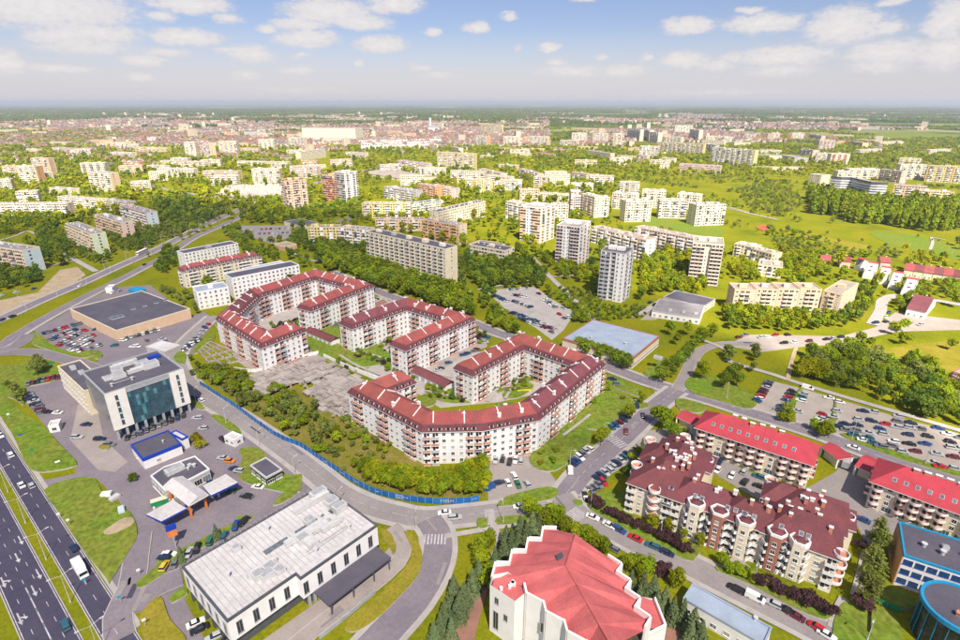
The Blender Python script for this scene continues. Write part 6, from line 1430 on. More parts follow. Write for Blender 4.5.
def build_cars():
    CARS.sort(); rest = MB(); pal = list(PAINT)
    for n, (d, x, y, rz, col, kind, where) in enumerate(CARS):
        C = car_meshes(kind); z = ground_z((x, y)); label = f'{col} {kind} {where}'; group = 'cars ' + where
        if col not in C['body']: C['body'][col] = C['bodymb'].mesh('body', ['car paint ' + col])
        if n < 295 or 'driving' in where:
            o = thing('parked_car' if 'parked' in where else 'car', label, 'van' if kind == 'van' else 'car', (x, y, z), group); o.rotation_euler.z = rz
            for nm, me, loc in [('body', C['body'][col], (0, 0, 0)), ('windows', C['glass'], (0, 0, 0))] + ([('wheel', C['wheel'], (i * C['L'] * .31, j * (C['W'] / 2 - .1), .31)) for i in (-1, 1) for j in (-1, 1)]):
                q = bpy.data.objects.new(nm, me); q.location = loc; q.parent = o; COL.objects.link(q)
        else:
            ca, sa = math.cos(rz), math.sin(rz); tr = lambda v: (x + v[0] * ca - v[1] * sa, y + v[0] * sa + v[1] * ca, z + v[2])
            for vs, fs, mi in ((C['bodymb'].v, C['bodymb'].f, pal.index(col)), ([v.co for v in C['glass'].vertices], [tuple(f.vertices) for f in C['glass'].polygons], len(pal))):
                n0 = len(rest.v); rest.v += [tr(v) for v in vs]; rest.f += [tuple(n0 + i for i in f) for f in fs]; rest.m += [mi] * len(fs)
            for i in (-1, 1):
                for j in (-1, 1): c = tr((i * C['L'] * .31, j * (C['W'] / 2 - .1), 0)); rest.box(c, (.6, .2, .6), rz, len(pal) + 1)
    tag(rest.build('distant_parked_cars', ['car paint ' + c for c in pal] + ['car glass', 'tyre']), 'small parked cars filling the more distant car parks', 'cars', kind='stuff')
COLS = ['white', 'silver', 'grey', 'black', 'dark blue', 'dark blue', 'blue', 'white', 'silver', 'black', 'red', 'maroon', 'silver', 'teal', 'grey', 'grey', 'white', 'silver']
KINDS = ['hatchback', 'hatchback', 'saloon', 'estate', 'hatchback', 'saloon']
def heading(p):
    best = (1e9, 0)
    for path_, w in ROADS:
        for i in range(len(path_) - 1):
            d = (path_[i] - Vector((p[0], p[1], 0))).length
            if d < best[0]: t = path_[i + 1] - path_[i]; best = (d, math.atan2(t.y, t.x))
    return best[1]
def row(a, b_, n, where, turn=90, cols=None, skip=0.0, kind=None):
    A, B = P(*a), P(*b_); t = B - A; rz = math.atan2(t.y, t.x) + math.radians(turn)
    for i in range(n):
        if R.random() < skip: continue
        p = A.lerp(B, i / max(1, n - 1)); car(p, rz + R.uniform(-.04, .04) + R.choice([0, math.pi]), R.choice(cols or COLS), kind or R.choice(KINDS), where)
def spots(lst, where, turn=0, cols=None, kind=None, rz=None):
    for i, s in enumerate(lst):
        p = P(s[0], s[1]); car(p, (heading(p) if rz is None else rz) + math.radians(turn) + R.choice([0, math.pi]) + R.uniform(-.05, .05), s[2] if len(s) > 2 else R.choice(cols or COLS), kind or (s[3] if len(s) > 3 else R.choice(KINDS)), where)
w = 'parked along the street beside the striped lawns'
row((612, 428.5), (627, 418), 5, w, 70, ['dark blue', 'teal', 'blue', 'maroon']); row((589, 450), (573, 465), 6, w, 75); row((627, 455), (597, 480), 9, w, 75, ['dark blue', 'blue', 'teal', 'dark blue', 'silver']); row((603, 483), (591, 491), 4, w, 75); spots([(570, 472, 'white', 'van'), (585, 497, 'black'), (637, 408, 'dark blue'), (612, 381, 'dark blue'), (617, 386, 'grey'), (626, 433, 'maroon'), (643, 417, 'dark blue')], w, 30)
spots([(592.5, 519, 'white'), (609, 527, 'white'), (619, 531.5, 'blue', 'estate'), (635, 540, 'red'), (652.5, 548, 'teal', 'estate'), (667, 555, 'dark blue')], 'parked at the kerb by the purple shrubs')
spots([(735.5, 591, 'black', 'estate'), (754.5, 600, 'white', 'van'), (773, 606, 'silver'), (785.5, 612, 'black'), (795, 618, 'maroon', 'saloon'), (815.5, 629, 'red'), (826, 637, 'white')], 'parked at the kerb across from the light blue shed')
spots([(708, 458), (719.4, 463, 'dark blue'), (705, 468, 'black'), (717.5, 471.5, 'white'), (731.6, 477, 'white'), (743.8, 473, 'silver'), (758.8, 478, 'teal'), (744.7, 483, 'black'), (759.7, 488, 'black'), (774.7, 486, 'grey'), (786, 497, 'black'), (862, 521, 'blue'), (897, 541, 'maroon', 'saloon')], 'parked in the yard of the red-roofed blocks')
f = lambda pts: q4(3, 2, pts)
w = 'parked in the long sunlit car park'
a = f([(195, 252), (148, 330), (288, 290), (235, 362), (332, 300), (308, 368)]); row(a[0], a[1], 8, w, 90); row(a[2], a[3], 7, w, 90, None, .15); row(a[4], a[5], 6, w, 90, None, .15)
a = f([(410, 382), (392, 412)]); row(a[0], a[1], 3, w)
spots(f([(435,315),(478,332),(468,368),(450,395),(570,368),(612,372),(555,402),(605,408),(550,425),(540,445),(530,468),(590,455),(590,475),(712,388),(710,410),(705,432),(762,416),(760,435),(750,463),(692,490),(690,508),(755,500),(872,437),(920,492),(925,515),(868,540),(930,552),(875,595),(640,440),(830,470),(660,420),(655,460),(800,440),(820,500),(780,530),(960,520),(985,540),(850,575),(940,600),(610,500),(570,490),(500,420),(505,445),(730,530),(640,515),(470,430),(910,460),(960,475)]), w, rz=math.atan2(-.4, .9))
spots(f([(350, 276)]), 'parked at the head of the long sunlit car park', cols=['white'], kind='van'); spots(f([(532, 516)]), 'driving past the skylit red-roofed block', cols=['white'], kind='saloon')
w = 'parked on the tree-lined lane above the meadow'
spots(f([(75,72),(100,62),(165,72),(190,72),(220,63),(270,62),(255,95),(295,92),(355,87),(425,80),(455,76),(482,71),(665,10),(620,15),(800,22)]), w, rz=.2)
f = lambda pts: q6(480, 280, pts)
w = 'parked in the crowded open car park by the towers'
for (x0, y0, x1, y1, n) in [(160,62,300,48,6), (90,95,160,130,4), (200,92,280,105,4), (205,130,300,165,6), (85,168,165,205,4), (200,200,300,240,6), (235,230,305,262,4), (310,240,385,275,6), (375,270,450,300,5), (385,118,450,165,5), (320,262,400,290,3)]: a = f([(x0, y0), (x1, y1)]); row(a[0], a[1], n + 2, w, 75, None, .04)
spots(f([(475,210,),(503,232),(520,222),(560,224),(500,172),(425,315),(350,85)]), w, rz=2.2)
f = lambda pts: q6(0, 280, pts)
w = 'packed into the car park of the brown-roofed store'
for (x0, y0, x1, y1, n) in [(262,322,400,285,7), (305,360,415,312,7), (330,345,450,300,5), (350,395,470,320,7), (385,370,510,305,7), (415,395,560,335,8), (425,425,545,370,7), (470,432,600,392,8), (440,275,480,262,3)]: a = f([(x0, y0), (x1, y1)]); row(a[0], a[1], n, w.replace('packed', 'parked'), 80, None, .06)
spots([tuple(f([(x, y)])[0]) for x, y in [(575,298),(685,395),(738,365),(800,402),(828,400),(880,365)]], 'parked along the front of the brown-roofed store', 40); a = f([(760, 352), (950, 300)]); row(a[0], a[1], 9, 'parked along the front of the brown-roofed store', 75)
f = lambda pts: q4(0, 2, pts)
w = 'parked around the glass office'
a = f([(118, 262), (236, 232), (112, 298), (168, 372), (512, 474), (735, 386)]); row(a[0], a[1], 7, w, 70, ['red', 'maroon', 'dark blue', 'grey']); row(a[2], a[3], 8, w, 80); row(a[4], a[5], 10, w, 65, ['black', 'black', 'dark blue', 'grey'])
spots([tuple(v) for v in f([(345,422),(310,472),(400,480),(440,502),(190,372),(230,375),(555,458),(790,395),(813,437)])], w, 40); spots([tuple(f([(893, 482)])[0]) + ('black',)], 'parked beside the container kiosk')
a = f([(735, 122), (800, 78)]); row(a[0], a[1], 8, 'parked on the lane beside the winding red-roofed block', 40, ['black', 'dark blue', 'grey', 'white']); a = f([(650, 80), (670, 112)]); row(a[0], a[1], 4, 'parked near the small workshop', 70); a = q6(160, 280, [(150, 425), (290, 270)]); row(a[0], a[1], 8, 'parked on the lane beside the winding red-roofed block', 50)
spots([(780 / 4, 318 / 4 + 320, 'dark blue'), (201.5, 401.5, 'white')], 'driving on the street along the blue fence')
w = 'parked at the fuel station'
spots([(223, 459, 'silver'), (230, 462, 'orange'), (234, 470, 'dark blue'), (239, 473, 'silver'), (231, 492, 'green'), (246.5, 497.5, 'black'), (205, 482, 'dark blue'), (258, 488, 'white'), (248, 497, 'grey'), (244, 524, 'black')], w, 30)
w = 'parked on the strip behind the shopping hall'
spots(q4(0, 3, [(790,285),(760,300),(703,338),(677,302),(945,192),(900,228)]), w, 60); spots([q4(0, 3, [(661, 354)])[0] + ('yellow',), q4(0, 3, [(845, 250)])[0] + ('green',), q4(0, 3, [(658, 322)])[0] + ('dark blue',)], w, 60)
spots([v + (c,) for v, c in zip(q4(0, 3, [(785, 578), (800, 602), (860, 632), (905, 650)]), ['white', 'black', 'silver', 'black'])], 'parked at the west end of the shopping hall', 0, rz=.62)
spots([(22, 486.5, 'white', 'saloon')], 'driving on the highway', rz=math.atan2(-.646, .763)); spots([(74.5, 549.5, 'dark blue', 'hatchback'), (66, 627, 'teal', 'estate'), (32, 487, 'silver'), (1, 437, 'white'), (11, 456, 'white', 'estate')], 'driving on the highway', rz=math.atan2(-.646, .763))
spots([(444.5, 514.5, 'white'), (455, 519, 'silver'), (518.7, 508, 'white')], 'driving on the curved street below the blue fence')
w = 'parked in front of the horseshoe block'
spots([(495.5, 461, 'silver'), (502.5, 460.5, 'black'), (509.5, 463, 'black'), (515.5, 461, 'white'), (521, 462, 'silver')], w, 0, rz=1.4); spots([(514, 477, 'white'), (527, 485, 'silver'), (518, 486, 'green'), (508, 484, 'white')], w, 90); spots([(488, 489, 'blue', 'van'), (499, 484, 'dark blue')], w, 10)
f = lambda pts: q6(320, 280, pts); w = 'parked between the horseshoe and U-shaped blocks'
spots(f([(705,542),(722,535),(770,500),(860,452),(880,444),(915,432),(938,420)]), w, 60); spots(f([(95,280),(110,272),(320,120),(335,118),(930,325),(945,335)]), 'parked behind the U-shaped block', 60); spots(f([(1000, 350), (980, 345), (985, 375)]), 'parked behind the horseshoe block', 40)
spots(q6(0, 280, [(15,95),(100,75),(205,55)]), 'parked on the bare sandy lot', 0); spots(q6(0, 280, [(675,80),(715,70)]), 'parked behind the brown-roofed store', 0); spots([q6(0, 280, [(480, 38)])[0] + ('white',), q6(0, 200, [(865, 390)])[0] + ('dark blue',), q6(0, 280, [(15, 245)])[0] + ('dark blue',), q6(0, 280, [(78, 222)])[0] + ('black',)], 'driving on the dual carriageway')
a = q4(1, 1, [(50, 280), (195, 275), (60, 298), (190, 292)]); row(a[0], a[1], 9, 'parked in the lot beside the brown tower', 80, None, .1); row(a[2], a[3], 8, 'parked in the lot beside the brown tower', 80, None, .2)
spots([(700, 298, 'white'), (650, 303, 'dark blue'), (654, 306, 'black'), (889, 313, 'teal'), (886, 318, 'white'), (566, 543, 'black'), (607, 546, 'black'), (613, 550, 'grey'), (855, 462, 'grey', 'van')], 'parked on a side lane', 0)
build_cars()
# box truck, lorry and bus
def truck(px, rz, label, name, boxc, L=5.2, cabc='white', cat='truck'):
    p = P(*px); z = ground_z(p); o = thing(name, label, cat, (p.x, p.y, z)); o.rotation_euler.z = rz
    def part(nm, mb, mats): q = bpy.data.objects.new(nm, mb.mesh(nm, mats)); q.parent = o; COL.objects.link(q)
    m = MB(); m.box((-.9, 0, .85), (L, 2.35, 2.5)); part('cargo_box', m, boxc); m = MB(); m.hexa([(L / 2 - .8, -1.1, .4), (L / 2 + .95, -1.1, .4), (L / 2 + .95, 1.1, .4), (L / 2 - .8, 1.1, .4), (L / 2 - .8, -1.05, 2.3), (L / 2 + .45, -1.05, 2.3), (L / 2 + .45, 1.05, 2.3), (L / 2 - .8, 1.05, 2.3)]); part('cab', m, 'car paint ' + cabc)
    m = MB(); m.hexa([(L / 2 + .3, -1.0, 1.35), (L / 2 + .75, -1.0, 1.35), (L / 2 + .75, 1.0, 1.35), (L / 2 + .3, 1.0, 1.35), (L / 2 + .1, -.95, 2.15), (L / 2 + .55, -.95, 2.15), (L / 2 + .55, .95, 2.15), (L / 2 + .1, .95, 2.15)]); part('windscreen', m, 'car glass')
    m = MB(); m.box((0, 0, .5), (L + 1, 1.6, .35)); part('chassis', m, 'metal_dark'); wm = car_meshes('van')['wheel']
    for x in (-L * .35 - .6, L / 2 + .1):
        for y in (-.95, .95): q = bpy.data.objects.new('wheel', wm); q.location = (x, y, .42); q.scale = (1.35, 1.35, 1.35); q.parent = o; COL.objects.link(q)
truck((81.5, 573), math.atan2(-.646, .763), 'white box truck driving on the highway beside the grass triangle', 'box_truck', 'trim_white')
truck((846, 465), math.atan2(P(846, 460).y - P(842, 470).y, P(846, 460).x - P(842, 470).x), 'dark lorry parked in the loading lane between the red-roofed blocks', 'lorry', 'metal_grey', 6.5, 'green')
def bus():
    a, b_ = P(134, 257.5), P(150, 250); t = b_ - a; p = (a + b_) / 2; o = thing('city_bus', 'long white city bus with dark windows on the dual carriageway', 'bus', (p.x, p.y, ground_z(p))); o.rotation_euler.z = math.atan2(t.y, t.x)
    for nm, sz, c, m_ in (('body', (15, 2.5, 1.3), (0, 0, .4), 'trim_white'), ('windows', (14.9, 2.46, .9), (0, 0, 1.7), 'car glass'), ('roof', (15, 2.5, .5), (0, 0, 2.6), 'trim_white'), ('stripe', (15.04, 2.54, .3), (0, 0, .7), 'red_paint')):
        m = MB(); m.box(c, sz); q = bpy.data.objects.new(nm, m.mesh(nm, m_)); q.parent = o; COL.objects.link(q)
    wm = car_meshes('van')['wheel']
    for x in (-5, 0, 5):
        for y in (-1.1, 1.1): q = bpy.data.objects.new('wheel', wm); q.location = (x, y, .45); q.scale = (1.4, 1.4, 1.4); q.parent = o; COL.objects.link(q)
bus()
# ------------------------------------------------------------------ street lamps
def lamp_meshes(h, arm, two):
    k = ('lamp', h, arm, two)
    if k in MESH: return MESH[k]
    p = MB(); p.cyl((0, 0, 0), .13, h, 8, 0, .06); p.cyl((0, 0, 0), .22, .5, 8)
    a = MB(); hd = MB(); a.tube((0, 0, h - .1), (arm, 0, h + .5), .05); hd.box((arm + .35, 0, h + .42), (.9, .32, .16))
    MESH[k] = (p.mesh('pole', 'pole_grey'), a.mesh('arm', 'pole_grey'), hd.mesh('lamp_head', 'metal_pale')); return MESH[k]
def lamp(p, rz, h, arm, two, label, group):
    o = thing('street_lamp', label, 'street lamp', (p[0], p[1], ground_z(p)), group); o.rotation_euler.z = rz; pm, am_, hm = lamp_meshes(h, arm, two)
    q = bpy.data.objects.new('pole', pm); q.parent = o; COL.objects.link(q)
    for r in ((0, math.pi) if two else (0,)):
        q = bpy.data.objects.new('arm', am_); q.parent = o; q.rotation_euler.z = r; COL.objects.link(q); q2 = bpy.data.objects.new('lamp_head', hm); q2.parent = q; COL.objects.link(q2)
hn = math.atan2(HN.y, HN.x)
for s in (-45, -22, 1, 24, 47, 70, 93): lamp(hw(s, -7.8), hn, 9.5, 2.2, True, 'double-armed street lamp on the grass median of the highway', 'highway median lamps')
def lamps_along(pts, off, step, h, arm, label, group, start=8):
    path_ = spline(GP(pts), 4); acc = 0; nxt = start
    for i in range(len(path_) - 1):
        a, b_ = path_[i], path_[i + 1]; L = (b_ - a).length; t = (b_ - a) / L; nn = Vector((-t.y, t.x, 0))
        while nxt < acc + L: lamp(a + t * (nxt - acc) + nn * off, math.atan2(nn.y, nn.x) + (math.pi if off > 0 else 0), h, arm, False, label, group); nxt += step
        acc += L
lamps_along(R1U[:9], 5.2, 28, 9, 2.0, 'tall street lamp on the far verge of the dual carriageway', 'dual carriageway lamps', 60)
lamps_along(R1U[:9], -6.0, 28, 9, 2.0, 'tall street lamp on the median of the dual carriageway', 'dual carriageway lamps', 50)
lamps_along(R2[4:], -5.6, 26, 7, 1.4, 'slim street lamp along the street by the blue fence', 'blue fence street lamps', 12); lamps_along(R3, -5.8, 24, 7, 1.4, 'slim street lamp on the street beside the striped lawns', 'lawn street lamps', 10); lamps_along(R3B, 5.4, 26, 7, 1.4, 'slim street lamp on the kerb by the turreted complex', 'turret street lamps', 10); lamps_along(R4[9:], 5.5, 24, 8, 1.2, 'street lamp between the long car park and the road', 'car park lamps', 20)
for px in ((121.5, 604), (140, 577), (86, 586), (60, 520), (70, 527), (10, 420), (146, 628)):
    p = P(*px); o = thing('road_sign', 'small traffic sign on a grey post at the highway slip road', 'road sign', (p.x, p.y, ground_z(p)), 'highway slip road signs')
    m = MB(); m.cyl((0, 0, 0), .05, 2.6, 6); q = bpy.data.objects.new('post', m.mesh('post', 'pole_grey')); q.parent = o; COL.objects.link(q); m = MB(); m.box((0, -.06, 1.9), (.9, .05, .8)); q = bpy.data.objects.new('sign_plate', m.mesh('sign_plate', 'cyan_paint' if px[0] in (86, 121.5) else 'trim_white')); q.parent = o; q.rotation_euler.z = .7; COL.objects.link(q)
p = P(40, 366); m = MB(); X = Bldg('banner_board', 'green pitch mat lying on the lawn near the road junction', 'mat', p); m.box((p.x, p.y, .15), (11, 7, .06), .35); X.part('mat', m, 'green_paint')
for px, c, lab in (((20, 436), 'blue_paint', 'small blue tarpaulin on the highway lawn'), ((31, 452), 'green_paint', 'green tarpaulin on the highway lawn'), ((57, 463), 'trim_white', 'white marker slab on the highway lawn')):
    p = P(*px); m = MB(); m.box((p.x, p.y, .1), (2.6, 1.8, .35), .5); m.box((p.x + .3, p.y, .45), (1.5, 1.2, .2), .8); o = m.build('tarpaulin', c); tag(o, lab, 'tarpaulin')
for px, c in (((107, 496), 0), ((115, 499), 1), ((122, 512), 2)):
    p = P(*px); m = MB(); m.box((p.x, p.y, .1), (3.2, 1.8, 1.3 if c != 1 else 1.0), .2 + c); m.box((p.x, p.y, 1.4 if c != 1 else 1.1), (2.8, 1.4, .2), .2 + c); o = m.build('skip_container', ['trim_white', 'metal_pale', 'blue_wall'][c]); tag(o, ['white skip container on the grass triangle rim', 'grey low skip container on the grass triangle rim', 'pale blue skip container beside the sand patch'][c], 'container')
p = P(170, 552)
# ------------------------------------------------------------------ fences
def fence(name, label, pts, h, m_, step=2.5, wave=0.0, px=True, th=.06, posts='metal_grey'):
    path_ = spline(GP(pts), 2.5); o = thing(name, label, 'fence', (path_[0].x, path_[0].y, 0)); acc = [0]
    for i in range(1, len(path_)): acc.append(acc[-1] + (path_[i] - path_[i - 1]).length)
    def at(s):
        for i in range(1, len(acc)):
            if s <= acc[i]: return path_[i - 1].lerp(path_[i], (s - acc[i - 1]) / max(1e-6, acc[i] - acc[i - 1]))
        return path_[-1]
    k = int(acc[-1] / step); panels = []
    for i in range(k):
        a, b_ = at(i * step), at((i + 1) * step - .04); t = b_ - a; n = Vector((-t.y, t.x, 0)).normalized(); m = MB(); a, b_ = a + n * R.uniform(-wave, wave), b_ + n * R.uniform(-wave, wave); t = b_ - a
        m.obox(a + UP * (.1 + R.uniform(0, .12)), t, n * th, UP * (h + R.uniform(-.12, .1) * (1 if wave else 0))); panels.append((a, b_, m.build('panel', m_, o)))
        m = MB(); m.box((a.x, a.y, 0), (.1, .1, h + .15)); m.build('post', posts, o)
    return o, panels
fo, fp = fence('construction_fence', 'long bright blue sheet fence with white graffiti beside the curving street', [(200, 385), (225, 401), (240, 411), (260, 426), (282, 440), (300, 447), (322, 462), (340, 474), (352, 482), (375, 494), (400, 500), (430, 504), (460, 504), (482, 501)], 2.3, 'fence_blue', 2.6, .12)
# white painted marks on a few panels: strokes (x, z, w, h) on the panel face
def strokes(i, lst):
    a, b_, o = fp[i]; t = b_ - a; L = t.length; t.normalize(); n = Vector((-t.y, t.x, 0))
    side = -1 if n.dot(Vector((-a.x, -a.y, 0))) < 0 else 1
    m = MB(); off = (n * .09 if side > 0 else -n * .02)
    for x, z, w_, h_ in lst: m.obox(a + off + t * (x * L) + UP * (.25 + z * 2.1), t * (w_ * L), n * (.012 * side), UP * (h_ * 2.1))
    m.build('graffiti', 'paint_white', o)
N_ = len(fp); big = [(.05,.12,.9,.1), (.05,.72,.9,.1), (.12,.12,.1,.7), (.45,.12,.1,.7), (.78,.12,.1,.7)]
strokes(N_ - 11, big); strokes(N_ - 10, [(.0,.35,.12,.3), (.2,.5,.2,.12), (.5,.4,.25,.12), (.6,.4,.08,.3)])
strokes(N_ - 5, [(.05,.2,.08,.6), (.05,.72,.25,.08), (.05,.48,.2,.07), (.42,.2,.08,.6), (.62,.2,.08,.6), (.62,.72,.22,.08), (.82,.2,.08,.55)]); strokes(N_ - 4, [(.02,.2,.08,.6), (.02,.2,.2,.08), (.3,.2,.08,.6), (.3,.46,.2,.07), (.6,.2,.08,.6), (.6,.2,.25,.08)])
strokes(N_ - 18, [(.1,.3,.08,.45), (.3,.3,.3,.1), (.3,.5,.3,.1), (.7,.3,.1,.3)]); strokes(N_ - 21, [(.1,.4,.5,.12), (.3,.3,.12,.3), (.7,.35,.2,.2)]); strokes(N_ - 25, [(.2,.35,.3,.12), (.6,.3,.12,.35)]); strokes(N_ - 14, [(.2,.5,.5,.08), (.1,.4,.3,.08)]); strokes(N_ - 38, [(.3,.4,.3,.1)]); strokes(N_ - 1, [(.1,.4,.15,.12), (.4,.5,.4,.1)])
fence('fence', 'short blue sheet fence with white letters beside the gate', [(483, 492), (497, 491)], 2.2, 'fence_blue', 2.6, .05)
fence('boundary_wall', 'white boundary wall between the foundation and the garden court', q4(1, 2, [(335, 152), (440, 200), (560, 248)]), 2.2, 'white_wall', 3.2, 0, th=.3)
fence('boundary_wall', 'white sheet hoarding curving between the winding block and the foundation', q6(160, 280, [(420, 540), (560, 555), (640, 540), (760, 490), (957, 445)]), 2.0, 'trim_white', 3.0, .05)
fence('mesh_fence', 'teal mesh fence between the two lawns by the school', q4(3, 3, [(610, 490), (740, 540)]), 1.8, 'green_paint', 3.0, 0, th=.03); fence('garden_fence', 'brown fence between the lawns beside the birch tree', q4(3, 3, [(602, 510), (595, 650)]), 1.6, 'timber', 2.5, 0, th=.04)
fence('ramp_wall', 'grey ramp wall along the shopping hall slip road', q4(1, 3, [(320, 640), (440, 545), (570, 430)]), 1.3, 'metal_grey', 3.0, 0, th=.25)
# small park things
for i, px in enumerate(((475, 381), (489, 384), (482, 392), (393, 332), (381, 341), (322, 306))):
    p = P(*px); X = Bldg('gazebo', 'small maroon-roofed pergola in a courtyard garden', 'pergola', p, 'courtyard pergolas'); m = MB(); q = [Vector((p.x + x, p.y + y, 0)) for x, y in ((-1.6, -1.6), (1.6, -1.6), (1.6, 1.6), (-1.6, 1.6))]
    for k in range(4): m.tri((*q[k].xy, 2.5), (*q[(k + 1) % 4].xy, 2.5), (p.x, p.y, 3.6))
    X.part('roof', m, 'roof_maroon')
    for v in q: m = MB(); m.box((v.x * .97 + p.x * .03, v.y * .97 + p.y * .03, 0), (.18, .18, 2.5)); X.part('post', m, 'timber')
p = P(524, 392); m = MB(); m.box((p.x, p.y, 0.1), (6.5, .9, .6), .1); m.box((p.x, p.y, .7), (6.5, .5, .5), .1); tag(m.build('play_slide', 'yellow_paint'), 'long yellow slide in the horseshoe court garden', 'slide')
# ------------------------------------------------------------------ vegetation
def leaf(name, c, c2, rnd=.30, tr=.42): mat(name, c, .9, .2, .55, .0, col2=c2, trans=tr, rnd=rnd)
leaf('leaf_fresh', (.31, .38, .018), (.23, .30, .014)); leaf('leaf_green', (.25, .33, .028), (.19, .26, .020)); leaf('leaf_deep', (.16, .24, .035), (.12, .19, .026))
leaf('leaf_lime', (.42, .43, .016), (.31, .35, .014)); leaf('leaf_conifer', (.11, .165, .080), (.155, .175, .070), .2, .1); leaf('leaf_purple', (.100, .048, .052), (.070, .040, .038), .2, .2)
leaf('leaf_olive', (.27, .31, .070), (.20, .24, .045)); leaf('leaf_gold', (.42, .36, .02), (.28, .26, .02))
TR = random.Random(5)
def crown_mesh(name, n, size, shape, m, seed, H=8.0):
    r = random.Random(seed); b = MB()
    def put(c, nrm, s):
        nrm = Vector(nrm).normalized(); j = Vector((r.gauss(0, 1), r.gauss(0, 1), r.gauss(0, 1))) * .55; nn = (nrm + j).normalized(); u = nn.orthogonal().normalized(); a = r.uniform(0, 6.28); v = nn.cross(u); u, v = u * math.cos(a) + v * math.sin(a), v * math.cos(a) - u * math.sin(a)
        s1, s2 = s * r.uniform(.6, 1.25), s * r.uniform(.5, 1.0); c = Vector(c); b.quad(c - u * s1 - v * s2 * .4, c + u * s1 * .3 - v * s2, c + u * s1 + v * s2 * .5, c - u * s1 * .4 + v * s2)
    if shape == 'round':
        lobes = [(Vector((r.uniform(-.42, .42) * H * .42, r.uniform(-.42, .42) * H * .42, H * r.uniform(.40, .80))), H * r.uniform(.15, .25)) for _ in range(10)] + [(Vector((0, 0, H * .62)), H * .27), (Vector((0, 0, H * .80)), H * .17)]
        for i in range(n):
            c, rad = r.choice(lobes); d = Vector((r.gauss(0, 1), r.gauss(0, 1), r.gauss(0, 1) + .35)).normalized(); put(c + d * rad * (r.random() ** .35), d, size)
    elif shape == 'column':
        for i in range(n):
            t = r.random(); z = H * (.10 + .90 * t); rad = H * .17 * (math.sin(math.pi * min(1, .16 + t * .84)) ** .75) * r.uniform(.6, 1.15); a = r.uniform(0, 6.28); d = Vector((math.cos(a), math.sin(a), .55)); put((math.cos(a) * rad, math.sin(a) * rad, z), d, size)
    elif shape == 'cone':
        for i in range(n):
            t = r.random() ** 1.35; layer = (math.floor(t * 11) + r.uniform(.1, .9) ** 2) / 11; z = H * (.06 + .92 * layer); rad = H * .24 * (1 - layer) * r.uniform(.35, 1.1) + .05; a = r.uniform(0, 6.28); put((math.cos(a) * rad, math.sin(a) * rad, z - rad * .25), (math.cos(a), math.sin(a), .8), size * (1 - .5 * layer))
    elif shape == 'shrub':
        lobes = [(Vector((r.uniform(-.35, .35) * H, r.uniform(-.35, .35) * H, H * r.uniform(.25, .6))), H * r.uniform(.2, .36)) for _ in range(7)]
        for i in range(n):
            c, rad = r.choice(lobes); d = Vector((r.gauss(0, 1), r.gauss(0, 1), abs(r.gauss(0, 1)))).normalized(); put(c + d * rad * (r.random() ** .4), d, size)
    elif shape == 'airy':
        for k in range(24):
            a = r.uniform(0, 6.28); z0 = H * r.uniform(.25, .85); ln = H * .22 * (1.15 - z0 / H) + .5
            for i in range(n // 24): t = r.random(); put((math.cos(a) * ln * t + r.gauss(0, .25), math.sin(a) * ln * t + r.gauss(0, .25), z0 + ln * .5 * t - 1.2 * t * t + r.gauss(0, .3)), (0, 0, 1), size)
    return b.mesh(name, m)
def trunk_mesh(H=8.0, r0=.2, limbs=5, seed=1, m='bark'):
    r = random.Random(seed); b = MB(); b.tube((0, 0, -.1), (0, 0, H * .4), r0, r0 * .7, 7); b.tube((0, 0, H * .4), (0, 0, H * .8), r0 * .7, r0 * .15, 6)
    for i in range(limbs): a = 6.28 * i / max(1, limbs) + r.random(); z = H * r.uniform(.28, .5); b.tube((0, 0, z), (math.cos(a) * H * .2, math.sin(a) * H * .2, z + H * .2), r0 * .4, r0 * .1, 5)
    return b.mesh('trunk', m)
mat('birch_bark', (.62, .60, .56), .9, .2, 2)
KIND = {}      # kind -> (near meshes, mid meshes, far meshes, trunk, plain name, words)
def kind(k, shape, m, nm, words, nn=1100, ns=.34, tr=None):
    KIND[k] = ([crown_mesh('crown', nn, ns, shape, m, 10 * len(KIND) + i) for i in range(3)], [crown_mesh('crown', 260, ns * 1.9, shape, m, 10 * len(KIND) + 4 + i) for i in range(2)], [crown_mesh('crown', 70, ns * 3.3, shape, m, 10 * len(KIND) + 7)], tr, nm, words)
T0, T1_, T2_ = trunk_mesh(), trunk_mesh(8, .14, 0, 3), trunk_mesh(8, .13, 4, 4, 'birch_bark')
kind('fresh', 'round', 'leaf_fresh', 'broadleaf_tree', 'fresh green broadleaf tree', tr=T0); kind('green', 'round', 'leaf_green', 'broadleaf_tree', 'mid green broadleaf tree', tr=T0); kind('deep', 'round', 'leaf_deep', 'broadleaf_tree', 'dark green broadleaf tree', tr=T0); kind('lime', 'round', 'leaf_lime', 'broadleaf_tree', 'bright yellow-green broadleaf tree', tr=T0); kind('olive', 'round', 'leaf_olive', 'broadleaf_tree', 'olive green broadleaf tree', tr=T0)
kind('poplar', 'column', 'leaf_fresh', 'poplar_tree', 'tall green poplar', 1000, .36, T1_); kind('spruce', 'cone', 'leaf_conifer', 'spruce_tree', 'blue-green spruce', 1300, .34, T1_)
kind('shrub', 'shrub', 'leaf_fresh', 'shrub', 'leafy green shrub', 700, .55, T1_); kind('olive_shrub', 'shrub', 'leaf_olive', 'shrub', 'olive green shrub', 700, .55, T1_); kind('purple', 'shrub', 'leaf_purple', 'shrub', 'purple-leaved shrub', 800, .55, T1_); kind('gold', 'shrub', 'leaf_gold', 'shrub', 'golden yellow shrub', 600, .5, T1_); kind('deep_shrub', 'shrub', 'leaf_deep', 'shrub', 'dark green shrub', 700, .55, T1_); kind('birch', 'airy', 'leaf_olive', 'birch_tree', 'tall thin birch with drooping twigs', 1400, .22, T2_)
